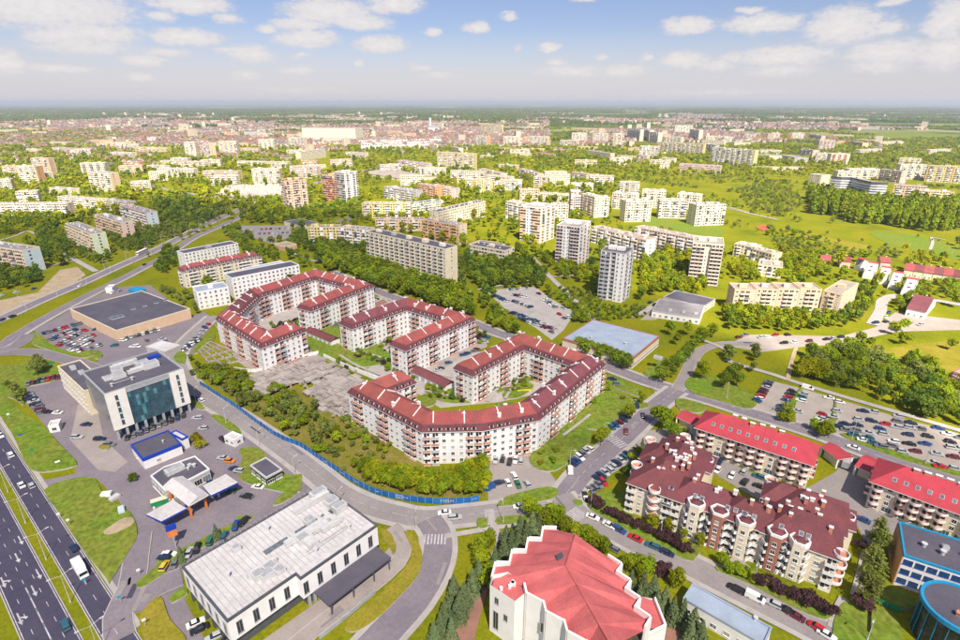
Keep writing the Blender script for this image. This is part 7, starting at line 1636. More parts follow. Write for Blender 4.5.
PLANTS = []     # (x, y, kind, height, where)
CELL = {}
def near_plant(x, y, d):
    i, j = int(x // 8), int(y // 8)
    for a in (-1, 0, 1):
        for c in (-1, 0, 1):
            for (u, v) in CELL.get((i + a, j + c), ()):
                if (u - x) ** 2 + (v - y) ** 2 < d * d: return True
    return False
FG = {}
for fi, F_ in enumerate(FOOT):
    if (F_[2] - F_[0]) > 6000: continue
    for i in range(int(F_[0] // 40), int(F_[2] // 40) + 1):
        for j in range(int(F_[1] // 40), int(F_[3] // 40) + 1): FG.setdefault((i, j), []).append(F_)
def blocked(x, y):
    for F_ in FG.get((int(x // 40), int(y // 40)), ()):
        if F_[0] < x < F_[2] and F_[1] < y < F_[3] and inside((x, y), F_[4]): return True
    return False
def plant(x, y, k, h, where): PLANTS.append((x, y, k, h, where)); CELL.setdefault((int(x // 8), int(y // 8)), []).append((x, y))
def grove(poly, sp, kinds, h0, h1, where, px=True, check=True):
    w = [(p.x, p.y) for p in GP(poly)] if px else poly; xs = [p[0] for p in w]; ys = [p[1] for p in w]; A = abs(area2(w)) / 2; n = int(A / sp ** 2 * 3.2) + 3; got = 0
    for _ in range(n * 3):
        if got > A / sp ** 2 * 1.15: break
        x, y = TR.uniform(min(xs), max(xs)), TR.uniform(min(ys), max(ys))
        if not inside((x, y), w) or near_plant(x, y, min(7.9, sp * .72)) or (check and blocked(x, y)): continue
        plant(x, y, TR.choice(kinds), TR.uniform(h0, h1), where); got += 1
def line_of(a, b_, n, kinds, h0, h1, where, jit=.6):
    A, B = P(*a), P(*b_)
    for i in range(n): p = A.lerp(B, i / max(1, n - 1)); plant(p.x + TR.uniform(-jit, jit), p.y + TR.uniform(-jit, jit), TR.choice(kinds), TR.uniform(h0, h1), where)
def solo(lst, k, where, f=.55):
    """crown centre in the picture, height"""
    for x, y, h in lst: p = P(x, y, h * f); plant(p.x, p.y, k if isinstance(k, str) else TR.choice(k), h, where)
s22 = lambda l: [(480 + x / 4, 320 + y / 4, h) for x, y, h in l]; s23 = lambda l: [(480 + x / 4, 480 + y / 4, h) for x, y, h in l]; s13 = lambda l: [(240 + x / 4, 480 + y / 4, h) for x, y, h in l]; s32 = lambda l: [(720 + x / 4, 320 + y / 4, h) for x, y, h in l]; s33 = lambda l: [(720 + x / 4, 480 + y / 4, h) for x, y, h in l]; s02 = lambda l: [(x / 4, 320 + y / 4, h) for x, y, h in l]; s12 = lambda l: [(240 + x / 4, 320 + y / 4, h) for x, y, h in l]
solo(s22([(650,310,7),(595,370,8),(485,465,8),(725,380,11)]), 'fresh', 'on the street beside the striped lawns')
solo(s22([(775,440,8),(820,450,5),(840,470,4)]), 'green', 'behind the turreted complex'); solo(s22([(650,495,6)]), 'spruce', 'beside the turreted complex parking'); solo(s22([(630,520,4),(610,545,4),(595,600,4),(655,530,4),(575,590,3.5),(648,546,3)]), ['deep_shrub', 'shrub'], 'beside the turreted complex parking')
solo(s22([(735,215,9),(765,195,9),(800,155,9),(830,115,9),(850,100,8),(745,180,9),(780,170,9),(815,135,9)]), 'green', 'in the double row by the road junction'); solo(s22([(890,200,10)]), 'lime', 'on the corner lawn at the road junction'); solo(s22([(880,50,9),(830,30,9),(900,60,9),(760,30,9),(935,40,9),(790,75,7),(870,80,8)]), 'fresh', 'between the lane and the hall')
solo(s22([(395,90,9),(420,95,9),(445,105,9),(470,115,9),(495,120,9),(520,130,9),(545,140,9),(565,150,9),(590,160,9),(430,115,8),(480,135,8),(530,150,8),(575,170,8),(405,105,8)]), 'green', 'in the dense row beside the wide hall')
solo(s22([(455,322,3),(250,530,2.5),(290,560,2.5),(305,520,2.5),(510,275,3)]), 'shrub', 'on the striped lawn'); solo(s22([(245,570,2.2),(570,312,2.5)]), 'gold', 'on the striped lawn')
solo(s23([(205,110,8),(235,135,8),(265,150,8),(300,160,8),(345,180,8),(385,205,8),(420,215,8),(455,235,8),(490,255,7),(280,125,7),(320,140,7)]), 'fresh', 'in the row between the church and the street')
solo(s23([(160,190,11),(210,175,11),(125,240,11),(95,270,10),(60,310,10),(105,225,10),(185,215,10),(150,255,9),(235,165,9)]), 'spruce', 'beside the church wall'); solo(s13([(855,425,10),(930,400,9),(800,565,8),(875,500,10),(845,590,9),(775,610,9),(955,360,9),(820,520,9),(895,455,9)]), 'spruce', 'on the bank below the curved ramp road'); solo(s23([(10,260,8),(35,235,7),(5,310,7)]), 'fresh', 'on the lawn west of the church'); solo(s23([(25,380,6)]), 'shrub', 'on the lawn west of the church')
solo(s23([(590,330,7),(635,330,7),(670,350,7),(640,365,6)]), 'fresh', 'east of the church'); solo(s23([(790,390,7)]), 'lime', 'east of the church'); solo(s23([(715,350,4),(740,375,4),(735,345,3.5)]), 'purple', 'east of the church'); solo(s23([(605,400,9),(655,415,10),(695,430,10),(740,470,9),(775,510,9),(815,520,9),(855,560,10),(885,610,10),(845,605,9),(710,480,8),(640,450,8)]), 'spruce', 'between the church and the light blue shed')
solo(s23([(455,80,4),(480,100,4),(510,120,4),(540,135,4),(565,150,4),(595,160,4),(620,170,4),(690,200,4),(715,210,4),(740,225,4),(765,235,4),(790,250,4),(815,265,4),(840,275,3.5)]), 'purple', 'in the hedge below the turreted complex'); solo(s23([(690,160,5),(755,180,5),(880,240,5),(815,215,4)]), 'lime', 'at the wall of the turreted complex')
solo(s33([(20,335,4.5),(45,345,4.5),(70,355,4.5),(100,370,4.5),(135,380,4),(195,400,4)]), 'shrub', 'at the wall of the turreted complex'); solo(s33([(165,405,4),(190,410,4),(225,420,4),(320,465,4),(345,475,4.5),(380,490,4),(410,505,4),(435,515,4),(240,430,3.5)]), 'purple', 'in the hedge below the turreted complex')
solo(s33([(640,200,13),(620,330,13),(600,420,12),(655,250,11)]), 'birch', 'between the turreted complex and the school'); solo(s33([(570,490,4),(555,250,4)]), 'purple', 'on the lawn by the school'); solo(s33([(610,290,7),(640,300,6)]), 'olive', 'under the birches')
solo(s32([(265,350,6),(275,375,6),(250,385,5),(375,415,6),(420,430,7),(400,445,6),(440,440,6),(280,390,5)]), 'fresh', 'on the planted islands of the long car park'); solo(s32([(365,185,11),(330,190,10),(400,200,10)]), 'lime', 'on the slope above the footpath')
solo(s32([(40,215,9),(20,240,9),(60,200,9),(70,235,8)]), 'green', 'on the lawn corner by the long car park'); solo(s32([(140,120,8),(150,140,7),(40,140,8),(25,120,8),(130,185,6)]), 'olive', 'beside the tree-lined lane'); solo(s32([(565,70,8),(530,90,7),(605,90,7),(700,30,9),(740,20,9),(735,70,8),(930,95,7),(510,85,6),(760,75,6)]), 'fresh', 'beside the tree-lined lane')
grove(q4(3, 2, [(300,165),(420,130),(560,140),(640,170),(760,172),(850,235),(900,275),(970,280),(970,425),(880,412),(800,392),(700,345),(620,312),(540,282),(470,272),(400,248),(320,228)]), 5.6, ['green', 'fresh', 'deep', 'olive', 'green'], 6, 11, 'in the thicket above the long car park')
grove([(196,374),(212,371),(258,378),(300,404),(330,420),(345,448),(330,458),(295,440),(250,412),(215,394)], 4.0, ['olive', 'fresh', 'olive_shrub', 'shrub', 'olive'], 3, 6.2, 'in the overgrown lot by the blue fence')
grove([(352,468),(376,470),(400,478),(430,480),(460,474),(480,466),(494,474),(492,490),(480,496),(430,497),(400,493),(370,484)], 2.3, ['fresh', 'lime', 'fresh'], 4.5, 6.5, 'in the dense thicket behind the graffiti fence')
grove([(328,405),(350,404),(372,424),(395,445),(385,462),(350,448)], 4.2, ['olive_shrub', 'olive', 'shrub', 'fresh'], 2.5, 5, 'in the overgrown lot by the blue fence'); grove([(300,420),(360,450),(400,468),(350,475),(310,448)], 4.6, ['olive_shrub', 'shrub'], 1.5, 3, 'in the overgrown lot by the blue fence')
grove([(318,252),(345,258),(400,275),(452,291),(470,303),(474,318),(440,312),(400,299),(350,281),(325,270)], 5.2, ['green', 'fresh', 'green'], 8, 11.5, 'in the row before the long eleven-storey block')
grove([(465,255),(500,258),(530,262),(545,278),(536,300),(512,290),(490,300),(470,282)], 5.5, ['deep', 'green', 'green'], 6, 10, 'north of the crowded car park'); grove([(530,250),(560,262),(600,275),(598,292),(560,278)], 6, ['lime', 'fresh', 'green'], 6, 9, 'between the towers'); grove([(642,262),(668,256),(702,258),(706,290),(690,300),(664,292),(640,302)], 5.5, ['lime', 'fresh', 'lime', 'green'], 6, 10, 'in the sunlit park between the towers')
grove([(560,288),(600,292),(602,306),(640,306),(655,316),(600,322),(575,312)], 4.0, ['shrub', 'deep_shrub', 'olive_shrub', 'shrub'], 2, 3.6, 'around the grey-white tower'); grove([(545,290),(565,298),(590,318),(580,326),(560,314)], 4.5, ['green', 'shrub', 'fresh'], 3, 7, 'beside the crowded car park'); grove([(478,296),(490,308),(520,330),(514,337),(488,326)], 4.5, ['fresh', 'green'], 5, 8, 'beside the crowded car park')
grove([(190,325),(200,312),(194,306)], 4, ['olive'], 5, 7, 'at the corner of the brown-roofed store'); solo(s02([(140,190,9),(165,175,8),(150,165,8),(60,270,7),(75,300,7),(95,290,6),(30,260,5)]), 'olive', 'on the lawn near the glass office'); solo(s02([(785,465,5),(795,490,4.5)]), 'gold', 'beside the blue-fascia shop'); solo(s02([(740,475,3),(530,625,3.5)]), 'deep_shrub', 'beside the blue-fascia shop'); solo(s02([(790,180,5),(820,190,5),(770,210,4),(760,150,4)]), 'green', 'at the edge of the overgrown lot')
solo([(x / 4, 480 + y / 4, h) for x, y, h in [(720, 290, 6), (862, 205, 5.5)]], 'spruce', 'on the strip behind the shopping hall')
gk = ['shrub', 'deep_shrub', 'fresh', 'olive_shrub', 'purple']
for poly in ([(345,345),(420,375),(412,382),(350,356)], [(385,338),(405,345),(395,356),(378,352)], [(425,382),(472,398),(465,405),(430,400)], [(495,365),(535,378),(520,392),(492,392)], [(270,325),(305,318),(318,330),(285,340)], [(335,360),(360,372),(350,378),(330,368)], [(452,318),(490,335),(480,345),(455,335)]): grove(poly, 3.4, gk, 1.4, 3.2, 'in the courtyard gardens', True, False)
grove([(425,350),(450,343),(462,350),(440,360)], 3.2, ['shrub', 'green'], 2, 4, 'in the parking strip between the courtyard blocks')
# ---- left estate
L1 = 'around the blocks by the dual carriageway'
grove(q4(0, 1, [(150,300),(200,250),(260,300),(290,340),(400,350),(470,380),(420,420),(300,400),(250,420),(180,400),(150,350)]), 6, ['deep', 'green', 'green'], 5, 9, L1); grove(q4(0, 1, [(-20,420),(60,400),(150,440),(170,480),(100,510),(-20,530)]), 5.5, ['green', 'deep'], 5, 9, L1); grove(q4(0, 1, [(400,300),(540,290),(640,280),(740,250),(800,200),(900,180),(920,210),(760,290),(640,330),(560,370),(480,360)]), 6, ['deep', 'green', 'olive'], 5, 9, L1); grove(q4(0, 1, [(-20,235),(90,220),(250,200),(260,240),(120,270),(60,300),(-20,300)]), 6, ['lime', 'fresh', 'green'], 5, 9, L1); grove(q4(0, 1, [(620,170),(740,160),(800,180),(780,240),(640,260)]), 7, ['deep', 'green'], 7, 11, L1)
grove(q6(160, 200, [(0,330),(90,270),(130,300),(120,380),(40,440),(-30,430)]), 5, ['green', 'deep'], 4, 8, 'west of the white offices'); grove(q4(0, 1, [(640,505),(760,540),(760,590),(720,580),(650,530)]), 4.5, ['green', 'olive_shrub'], 3, 5, 'behind the brown-roofed store')
grove(q6(160, 200, [(380,180),(430,170),(560,190),(560,250),(500,270),(400,230)]), 6, ['green', 'olive', 'fresh'], 5, 9, 'beside the offices and the brown tower'); grove(q6(160, 200, [(490,290),(600,290),(720,310),(700,370),(620,340),(500,320)]), 5, ['green'], 4, 7, 'beside the offices and the brown tower')
grove(q4(1, 1, [(0,170),(130,150),(190,200),(290,190),(380,180),(480,170),(490,240),(380,230),(240,245),(120,260),(0,240)]), 7, ['fresh', 'lime', 'green', 'deep'], 6, 10, 'around the brown tower'); grove(q4(1, 1, [(200,310),(290,290),(380,310),(500,340),(500,390),(400,385),(290,370),(210,350)]), 6, ['deep', 'green'], 5, 9, 'before the yellow block west of the long block')
grove(q4(1, 1, [(860,400),(960,400),(960,470),(870,480)]), 6, ['olive', 'green'], 5, 8, 'at the end of the long eleven-storey block')
grove(q4(3, 1, [(250,400),(300,380),(420,390),(440,470),(320,480)]), 5.5, ['fresh', 'lime'], 6, 9, 'between the cream and peach blocks'); grove(q4(3, 1, [(480,520),(560,500),(620,520),(600,600),(540,660),(440,640)]), 5, ['fresh', 'green', 'deep'], 5, 9, 'by the cul-de-sac'); grove(q4(3, 1, [(700,500),(820,500),(860,560),(740,640),(690,580)]), 5, ['green', 'fresh'], 4, 7, 'by the cul-de-sac')
grove(q4(3, 1, [(0,600),(200,600),(420,630),(500,670),(300,690),(40,680)]), 5.5, ['fresh', 'green', 'lime'], 5, 9, 'in front of the stepped apartment row'); grove(q4(3, 1, [(840,500),(960,480),(970,560),(900,560)]), 6, ['fresh', 'lime'], 4, 8, 'by the red-roofed detached house')
grove(q4(3, 1, [(40,420),(150,440),(150,480),(60,480)]), 5.5, ['lime', 'fresh'], 6, 9, 'between the cream and peach blocks'); grove(q4(3, 1, [(350,150),(500,160),(600,190),(720,200),(800,190),(900,210),(970,230),(970,280),(840,290),(720,270),(620,255),(560,265),(480,230),(370,215)]), 11, ['poplar'], 17, 23, 'in the tall row before the curved block')
solo([(720 + x / 4, 160 + y / 4, h) for x, y, h in [(320,235,7),(450,240,7),(430,290,5),(300,230,6),(570,320,4),(950,320,10),(975,335,10),(660,340,5),(500,240,4),(640,360,4)]], ['green', 'olive'], 'on the open meadow')
grove(q4(3, 1, [(200,300),(340,320),(560,370),(700,360),(720,390),(560,390),(420,400),(240,370)]), 6.5, ['olive', 'green', 'fresh', 'olive_shrub'], 3, 6, 'on the meadow edge behind the peach blocks'); grove(q4(3, 1, [(60,120),(200,80),(300,130),(340,180),(250,220),(120,200)]), 8, ['olive_shrub', 'green', 'shrub', 'olive'], 3, 6, 'on the shrubby valley slope')
# ---- everything further out: woods and street trees, denser and sparser by place
from mathutils import noise as mnoise
OPEN = [[(p.x, p.y) for p in GP(q)] for q in (q4(3, 1, [(470,250),(700,290),(960,350),(960,420),(800,380),(560,330)]), q4(2, 1, [(655,265),(700,215),(960,250),(960,320)]), q4(0, 1, [(0,300),(150,290),(160,330),(60,350),(0,350)]), q4(0, 1, [(280,380),(470,380),(440,420),(380,440)]), q4(0, 1, [(150,560),(400,480),(960,220),(960,330),(500,560),(200,680)]), [(0,300),(480,300),(480,340),(0,340)], [(640,320),(960,320),(960,420),(700,420)], [(300,140),(330,140),(330,170),(300,170)], q4(1, 1, [(0,255),(210,255),(210,320),(0,320)]))]
for _ in range(42000):
    y = 320 + (1700 - 320) * TR.random() ** .6; x = TR.uniform(-.95, .95) * y
    nv = mnoise.noise((x / 90, y / 90, 3.1)) + .6 * mnoise.noise((x / 32, y / 32, 7.7)); valley = 1 if (x > 60 and 480 < y < 1000 and x > .38 * (y - 300)) else 0
    if nv < (-.32 if y > 420 else .05) or near_plant(x, y, 6.0) or blocked(x, y) or any(inside((x, y), o) for o in OPEN): continue
    if valley and nv < .12: continue
    k = TR.choice((['lime', 'fresh', 'lime', 'lime', 'fresh'] if mnoise.noise((x / 120, y / 120, 31)) > -.12 else ['green', 'fresh', 'fresh', 'green', 'lime']) if y > 480 or x > 120 else ['green', 'deep', 'fresh'])  # limer leaves in the sunlit zone: sunlight put into the leaf colour
    plant(x, y, k if not valley else TR.choice(['olive', 'fresh', 'olive_shrub', 'shrub', 'green']), TR.choice([4, 5, 6, 8, 10, 12]) * TR.uniform(.85, 1.1) * (.6 if valley else 1), 'in the mid distance')
def shows(p):
    x, y = p[0], p[1]; v = Vector((x, y, p[3] * .5 - CAM_H)); f = v.y * math.cos(TILT) - v.z * math.sin(TILT); u = v.y * math.sin(TILT) + v.z * math.cos(TILT)
    if f < 5: return -1
    sx, sy = 480 + v.x / f * FPX, 320 - u / f * FPX
    if not (-15 < sx < 975 and -15 < sy < 660): return -1
    return p[3] / f
vis = sorted(((shows(p), i) for i, p in enumerate(PLANTS)), reverse=True)
single = {'tree': 0, 'shrub': 0}; MASS = []
for s, i in vis:
    if s <= 0: continue
    x, y, k, h, where = PLANTS[i]; near, mid, far, tr, nm, words = KIND[k]; g = 'shrub' if nm == 'shrub' else 'tree'
    d = math.hypot(x, y); sc = h / 8.0
    if single[g] < (330 if g == 'tree' else 200) and where != 'in the mid distance':
        single[g] += 1; z = ground_z((x, y)) - .05
        o = thing(nm, f'{words} {where}', g, (x, y, z), f'{g}s {where}')
        me = TR.choice(near if d < 330 else mid)
        q = bpy.data.objects.new('crown', me); q.parent = o; q.scale = (sc * TR.uniform(.8, 1.25), sc * TR.uniform(.8, 1.25), sc); q.rotation_euler.z = TR.uniform(0, 6.28); COL.objects.link(q)
        if nm != 'shrub' or 1: q = bpy.data.objects.new('trunk' if nm != 'shrub' else 'stem', tr); q.parent = o; q.scale = (sc, sc, sc * (1 if nm != 'shrub' else .5)); COL.objects.link(q)
    else: MASS.append((x, y, k, sc, 1 if d < 700 else 2))
# ---- one object of instanced trees for all the rest
def scatter(name, pts, objs, label=None, zs=None):
    """pts: (x, y, index, scale); objs: meshes to instance"""
    coll = bpy.data.collections.new(name + '_pieces'); 
    for i, me in enumerate(objs): o = bpy.data.objects.new(f'{i:03d}_{name}', me); coll.objects.link(o)
    me = bpy.data.meshes.new(name); me.from_pydata([(p[0], p[1], 0) for p in pts], [], [])
    a = me.attributes.new('idx', 'INT', 'POINT'); a.data.foreach_set('value', [p[2] for p in pts]); a = me.attributes.new('siz', 'FLOAT', 'POINT'); a.data.foreach_set('value', [p[3] for p in pts]); a = me.attributes.new('rot', 'FLOAT', 'POINT'); a.data.foreach_set('value', [TR.uniform(0, 6.28) for _ in pts])
    o = bpy.data.objects.new(name, me); COL.objects.link(o); tag(o, kind='stuff')
    ng = bpy.data.node_groups.new(name, 'GeometryNodeTree'); ng.interface.new_socket('Geometry', in_out='INPUT', socket_type='NodeSocketGeometry'); ng.interface.new_socket('Geometry', in_out='OUTPUT', socket_type='NodeSocketGeometry')
    N = ng.nodes; L = ng.links; gi, go = N.new('NodeGroupInput'), N.new('NodeGroupOutput'); ip = N.new('GeometryNodeInstanceOnPoints'); ci = N.new('GeometryNodeCollectionInfo'); ci.inputs['Collection'].default_value = coll; ci.inputs['Separate Children'].default_value = True; ci.inputs['Reset Children'].default_value = True
    def attr(nm, t): n = N.new('GeometryNodeInputNamedAttribute'); n.data_type = t; n.inputs['Name'].default_value = nm; return n.outputs['Attribute']
    cx = N.new('ShaderNodeCombineXYZ'); L.new(attr('rot', 'FLOAT'), cx.inputs[2]); L.new(gi.outputs[0], ip.inputs['Points']); L.new(ci.outputs[0], ip.inputs['Instance']); ip.inputs['Pick Instance'].default_value = True
    L.new(attr('idx', 'INT'), ip.inputs['Instance Index']); L.new(cx.outputs[0], ip.inputs['Rotation']); L.new(attr('siz', 'FLOAT'), ip.inputs['Scale']); L.new(ip.outputs[0], go.inputs[0])
    md = o.modifiers.new('scatter', 'NODES'); md.node_group = ng
    if label: tag(o, label, 'woods')
    return o
names = list(KIND); objs = [KIND[k][1][0] for k in names] + [KIND[k][2][0] for k in names]
scatter('tree_mass', [(x, y, names.index(k) + (len(names) if lv == 2 else 0), sc) for x, y, k, sc, lv in MASS], objs, 'green trees massed between and behind the housing estates')
# ------------------------------------------------------------------ far town and woods out to the horizon
FR = random.Random(21)
def town(x, y):      # how built-up the plain is at a place
    d = y; v = mnoise.noise((x / 900, y / 900, 1.7)) + .5 * mnoise.noise((x / 300, y / 300, 4.2))
    a = x / y
    if 1500 < d < 5200 and -.75 < a < .12: v += .55
    if 1900 < d < 5200 and .2 < a < .62: v += .25
    if 1400 < d < 7000: v += .12
    if d > 7000: v -= .2
    return v
mat('house_wall', (.58, .50, .43), .9, .1, .05, rnd=.2); mat('house_roof', (.26, .135, .10), .9, .12, .05, rnd=.25); mat('house_roof_grey', (.20, .17, .16), .9, .12, .05, rnd=.3)
def house_mesh(L, W, h, r, roof):
    b = MB(); w = MB(); w.box((0, 0, 0), (L, W, h), 0, 0); hl, hw_ = L / 2 + .4, W / 2 + .4
    w.tri((-L / 2, -W / 2, h), (-L / 2, 0, h + r), (-L / 2, W / 2, h)); w.tri((L / 2, -W / 2, h), (L / 2, W / 2, h), (L / 2, 0, h + r))
    for s in (-1, 1):
        for x in (-L * .28, 0, L * .28): w.box((x, s * (W / 2 + .01), 1), (1.3, .06, 1.4), 0, 1)
    b.quad((-hl, -hw_, h - .1), (hl, -hw_, h - .1), (hl, 0, h + r + .1), (-hl, 0, h + r + .1)); b.quad((hl, hw_, h - .1), (-hl, hw_, h - .1), (-hl, 0, h + r + .1), (hl, 0, h + r + .1)); b.box((L * .2, 0, h + r - .8), (.9, .7, 1.8))
    return w.mesh('wall', ['house_wall', 'glass_dark']), b.mesh('roof', roof), w, b
HS = [house_mesh(11, 9, 5.5, 3.2, 'house_roof'), house_mesh(14, 10, 6, 2.8, 'house_roof_grey'), house_mesh(9, 9, 6, 3.6, 'house_roof')]
both = []
for wm, rm, w, b in HS:
    m = MB(); m.v = list(w.v) + list(b.v); n0 = len(w.v); m.f = list(w.f) + [tuple(n0 + i for i in f) for f in b.f]; m.m = list(w.m) + [2] * len(b.f); both.append(m.mesh('house', ['house_wall', 'glass_dark', rm.materials[0]]))
pts = []
for _ in range(95000):
    y = 1150 + 8000 * FR.random() ** 1.5; x = FR.uniform(-.92, .92) * y
    if town(x, y) < .30 or (y < 1900 and blocked(x, y)) or near_plant(x, y, 9): continue
    if FR.random() > .75 and y > 3000: continue
    pts.append((x, y)); CELL.setdefault((int(x // 8), int(y // 8)), []).append((x, y))
    if len(pts) > 13000: break
pts.sort(key=lambda p: p[1]); hp = []
wn = ['with brown tiled roof', 'with grey roof', 'with steep red roof']
for i, (x, y) in enumerate(pts):
    k = FR.randrange(3); a = FR.choice([.3, .3 + math.pi / 2]) + mnoise.noise((x / 500, y / 500, 9)) * 1.5
    if i < 290:
        o = thing('suburban_house', f'pale suburban house {wn[k]} in the distant low-rise district', 'house', (x, y, 0), 'suburban houses in the distance'); o.rotation_euler.z = a
        for nm, me in (('wall', HS[k][0]), ('roof', HS[k][1])): q = bpy.data.objects.new(nm, me); q.parent = o; COL.objects.link(q)
    else: hp.append((x, y, k, FR.uniform(.9, 1.4)))
scatter('far_houses', hp, both, 'pale houses with red and grey roofs crowding the distant town')
# larger blocks and sheds scattered through the far town
bm = []
for L, W, h, wl in ((60, 12, 15, 'cream_pale'), (22, 16, 30, 'cream_wall'), (70, 35, 8, 'warm_white_wall'), (50, 14, 15, 'peach_wall'), (90, 45, 9, 'grey_wall')):
    m = MB(); m.box((0, 0, 0), (L, W, h), 0, 0, 1)
    for f in range(int(h / 3)):
        for s in (-1, 1):
            for i in range(int(L / 4)): m.box((-L / 2 + 2 + 4 * i, s * (W / 2 + .02), 1 + 3 * f), (2, .06, 1.4), 0, 2)
    bm.append(m.mesh('far_block', [wl, 'roof_tan', 'glass_dark']))
bp = []
for _ in range(4000):
    y = 1400 + 4500 * FR.random() ** 1.2; x = FR.uniform(-.9, .9) * y
    if town(x, y) < .12 or blocked(x, y) or near_plant(x, y, 7.9): continue
    bp.append((x, y, FR.choice([0, 0, 1, 2, 3, 3, 4]), FR.uniform(.8, 1.2)))
    if len(bp) > 300: break
scatter('far_blocks', bp, bm, 'pale apartment blocks and sheds dotted through the distant town')
wood = []
for _ in range(210000):
    y = 1300 + 11000 * FR.random() ** 1.7; x = FR.uniform(-.95, .95) * y
    v = mnoise.noise((x / 700, y / 700, 12.3)) + .6 * mnoise.noise((x / 160, y / 160, 2.2)); t = town(x, y)
    if v < (-.05 if t < .30 else .22) or near_plant(x, y, 7.9 if y > 2500 else 6.5) or (y < 1900 and blocked(x, y)): continue
    k = FR.choice(['green', 'green', 'fresh', 'fresh', 'olive', 'lime', 'lime'] if y < 2900 else ['deep', 'deep', 'green', 'olive']); wood.append((x, y, names.index(k) + len(names), FR.uniform(.8, 1.5) * (1.1 if y < 3500 else 1.7)))
scatter('far_trees', wood, objs, 'dark green woods and gardens stretching to the horizon')
# market stalls and parked cars of the open-air market (too small to tell apart)
m = MB()
for _ in range(330):
    px, py = FR.uniform(222, 284), FR.uniform(184.8, 194.5)
    p = P(px, py); m.box((p.x, p.y, 0), (FR.uniform(2, 4.5), FR.uniform(2, 3), FR.uniform(1.4, 2.6)), .3, FR.choice([0, 0, 0, 1, 2, 3]))
tag(m.build('market_stalls', ['cream_wall', 'pink_wall', 'metal_grey', 'grey_wall']), 'crowded white stalls and cars of the open-air market', 'market', kind='stuff')
# white townhouse terraces
for i in range(22):
    f = i / 21; r_ = i % 3; px = 364 + f * 70 + FR.uniform(-2, 2); py = 141.5 + r_ * 2.6 - f * 2.0
    p = P(px, py + 3)
    if blocked(p.x, p.y): continue
    o = thing('townhouse', 'white zigzag townhouse in the dense terraces before the big white hall', 'house', (p.x, p.y, 0), 'white townhouse terraces'); o.rotation_euler.z = FR.choice([.2, -.5])
    m = MB(); L, W, h = FR.uniform(30, 46), 12, 10; m.box((0, 0, 0), (L, W, h)); q = bpy.data.objects.new('wall', m.mesh('wall', 'white_wall')); q.parent = o; COL.objects.link(q)
    m = MB(); k = int(L / 7)
    for j in range(k): x0 = -L / 2 + j * L / k; x1 = x0 + L / k; m.quad((x0, -W / 2, h), (x0 + (x1 - x0) / 2, -W / 2, h + 4), (x0 + (x1 - x0) / 2, W / 2, h + 4), (x0, W / 2, h)); m.quad((x0 + (x1 - x0) / 2, -W / 2, h + 4), (x1, -W / 2, h), (x1, W / 2, h), (x0 + (x1 - x0) / 2, W / 2, h + 4)); m.tri((x0, -W / 2, h), (x1, -W / 2, h), (x0 + (x1 - x0) / 2, -W / 2, h + 4), 1)
    q = bpy.data.objects.new('roof', m.mesh('roof', ['roof_tan', 'white_wall'])); q.parent = o; COL.objects.link(q)
    m = MB()
    for j in range(k * 2):
        for fl in range(3): m.box((-L / 2 + (j + .5) * L / k / 2, -W / 2 - .03, 1 + fl * 3), (1.4, .08, 1.5))
    q = bpy.data.objects.new('window_rows', m.mesh('window_rows', 'glass_dark')); q['kind'] = 'stuff'; q.parent = o; COL.objects.link(q)
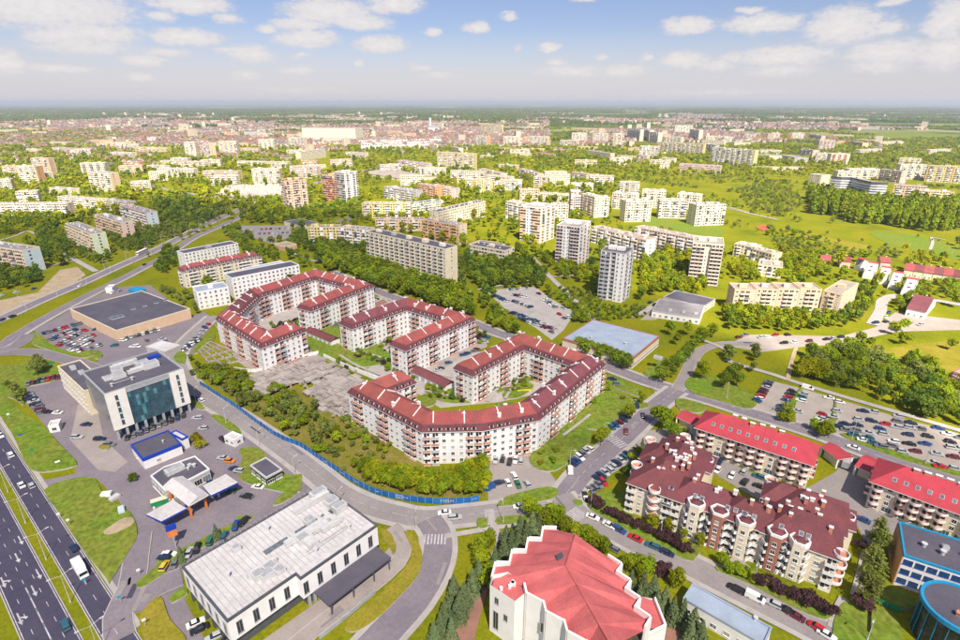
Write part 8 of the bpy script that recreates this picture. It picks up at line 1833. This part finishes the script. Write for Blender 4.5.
# ------------------------------------------------------------------ the cloud overhead that shades the foreground
def cloud(outline, alt, thick, label_mat):
    off = Vector((SUN_DIR.x, SUN_DIR.y, 0)) * (alt / SUN_DIR.z); w = [(p.x + off.x, p.y + off.y) for p in outline]
    xs = [p[0] for p in w]; ys = [p[1] for p in w]; st = 26.0; nx, ny = int((max(xs) - min(xs)) / st) + 7, int((max(ys) - min(ys)) / st) + 7; x0, y0 = min(xs) - 3 * st, min(ys) - 3 * st
    ins = [[False] * ny for _ in range(nx)]
    for i in range(nx):
        for j in range(ny):
            x, y = x0 + i * st, y0 + j * st; ins[i][j] = inside((x + 40 * mnoise.noise((x / 90, y / 90, 5)), y + 40 * mnoise.noise((x / 90, y / 90, 8))), w)
    dep = [[0 if ins[i][j] else -1 for j in range(ny)] for i in range(nx)]
    for k in range(1, 9):
        for i in range(1, nx - 1):
            for j in range(1, ny - 1):
                if dep[i][j] == k - 1 and min(dep[i - 1][j], dep[i + 1][j], dep[i][j - 1], dep[i][j + 1]) >= k - 1: dep[i][j] = k
    idx = {}; b = MB()
    for s in (1, -1):
        for i in range(nx):
            for j in range(ny):
                if dep[i][j] >= 0:
                    x, y = x0 + i * st, y0 + j * st; d = dep[i][j] / 8; n = .6 + .6 * mnoise.noise((x / 110, y / 110, 2)) + .3 * mnoise.noise((x / 40, y / 40, 3)); idx[(s, i, j)] = len(b.v)
                    b.v.append((x + st * .3 * mnoise.noise((x / 20, y / 20, 1)), y + st * .3 * mnoise.noise((x / 20, y / 20, 4)), alt + (thick * (d ** .5) * n if s > 0 else -thick * .25 * (d ** .5) * n)))
    for s in (1, -1):
        for i in range(nx - 1):
            for j in range(ny - 1):
                q = [(s, i, j), (s, i + 1, j), (s, i + 1, j + 1), (s, i, j + 1)]
                if all(k in idx for k in q): f = tuple(idx[k] for k in q); b.f.append(f if s > 0 else f[::-1]); b.m.append(0)
    o = b.build('cloud', label_mat, smooth=True); tag(o, kind='structure')
m = bpy.data.materials.new('cloud_mist'); m.use_nodes = True; nt = m.node_tree; N, L = nt.nodes, nt.links; N.clear()
out = N.new('ShaderNodeOutputMaterial'); tp = N.new('ShaderNodeBsdfTransparent'); df = N.new('ShaderNodeBsdfDiffuse'); tl = N.new('ShaderNodeBsdfTranslucent'); m1, m2 = N.new('ShaderNodeMixShader'), N.new('ShaderNodeMixShader')
df.inputs[0].default_value = (.9, .9, .92, 1); tl.inputs[0].default_value = (.97, .98, 1.0, 1); tp.inputs[0].default_value = (1, 1, 1, 1); m1.inputs[0].default_value = 1.0; m2.inputs[0].default_value = .27
L.new(df.outputs[0], m1.inputs[1]); L.new(tl.outputs[0], m1.inputs[2]); L.new(tp.outputs[0], m2.inputs[1]); L.new(m1.outputs[0], m2.inputs[2]); L.new(m2.outputs[0], out.inputs['Surface']); MATS['cloud_mist'] = m
edge = GP([(-60, 232), (60, 214), (150, 200), (250, 206), (330, 212), (400, 214), (480, 232), (545, 254), (598, 252), (640, 268), (700, 296), (735, 325), (790, 336), (850, 350), (905, 390), (960, 432), (1080, 480)])
cloud(edge + [Vector((330, 60, 0)), Vector((330, -160, 0)), Vector((-420, -160, 0)), Vector((-700, 300, 0))], 900, 120, 'cloud_mist')
# ------------------------------------------------------------------ haze
b = MB(); b.box((0, 45000, -2), (184000, 99000, 165)); o = b.build('haze', 'trim_white'); tag(o, kind='stuff')
m = bpy.data.materials.new('haze_air'); m.use_nodes = True; nt = m.node_tree; nt.nodes.clear(); out = nt.nodes.new('ShaderNodeOutputMaterial'); pv = nt.nodes.new('ShaderNodeVolumePrincipled')
pv.inputs['Color'].default_value = (.80, .88, 1.0, 1); pv.inputs['Density'].default_value = 7.5e-5; pv.inputs['Anisotropy'].default_value = .2
nt.links.new(pv.outputs[0], out.inputs['Volume']); o.data.materials.clear(); o.data.materials.append(m)
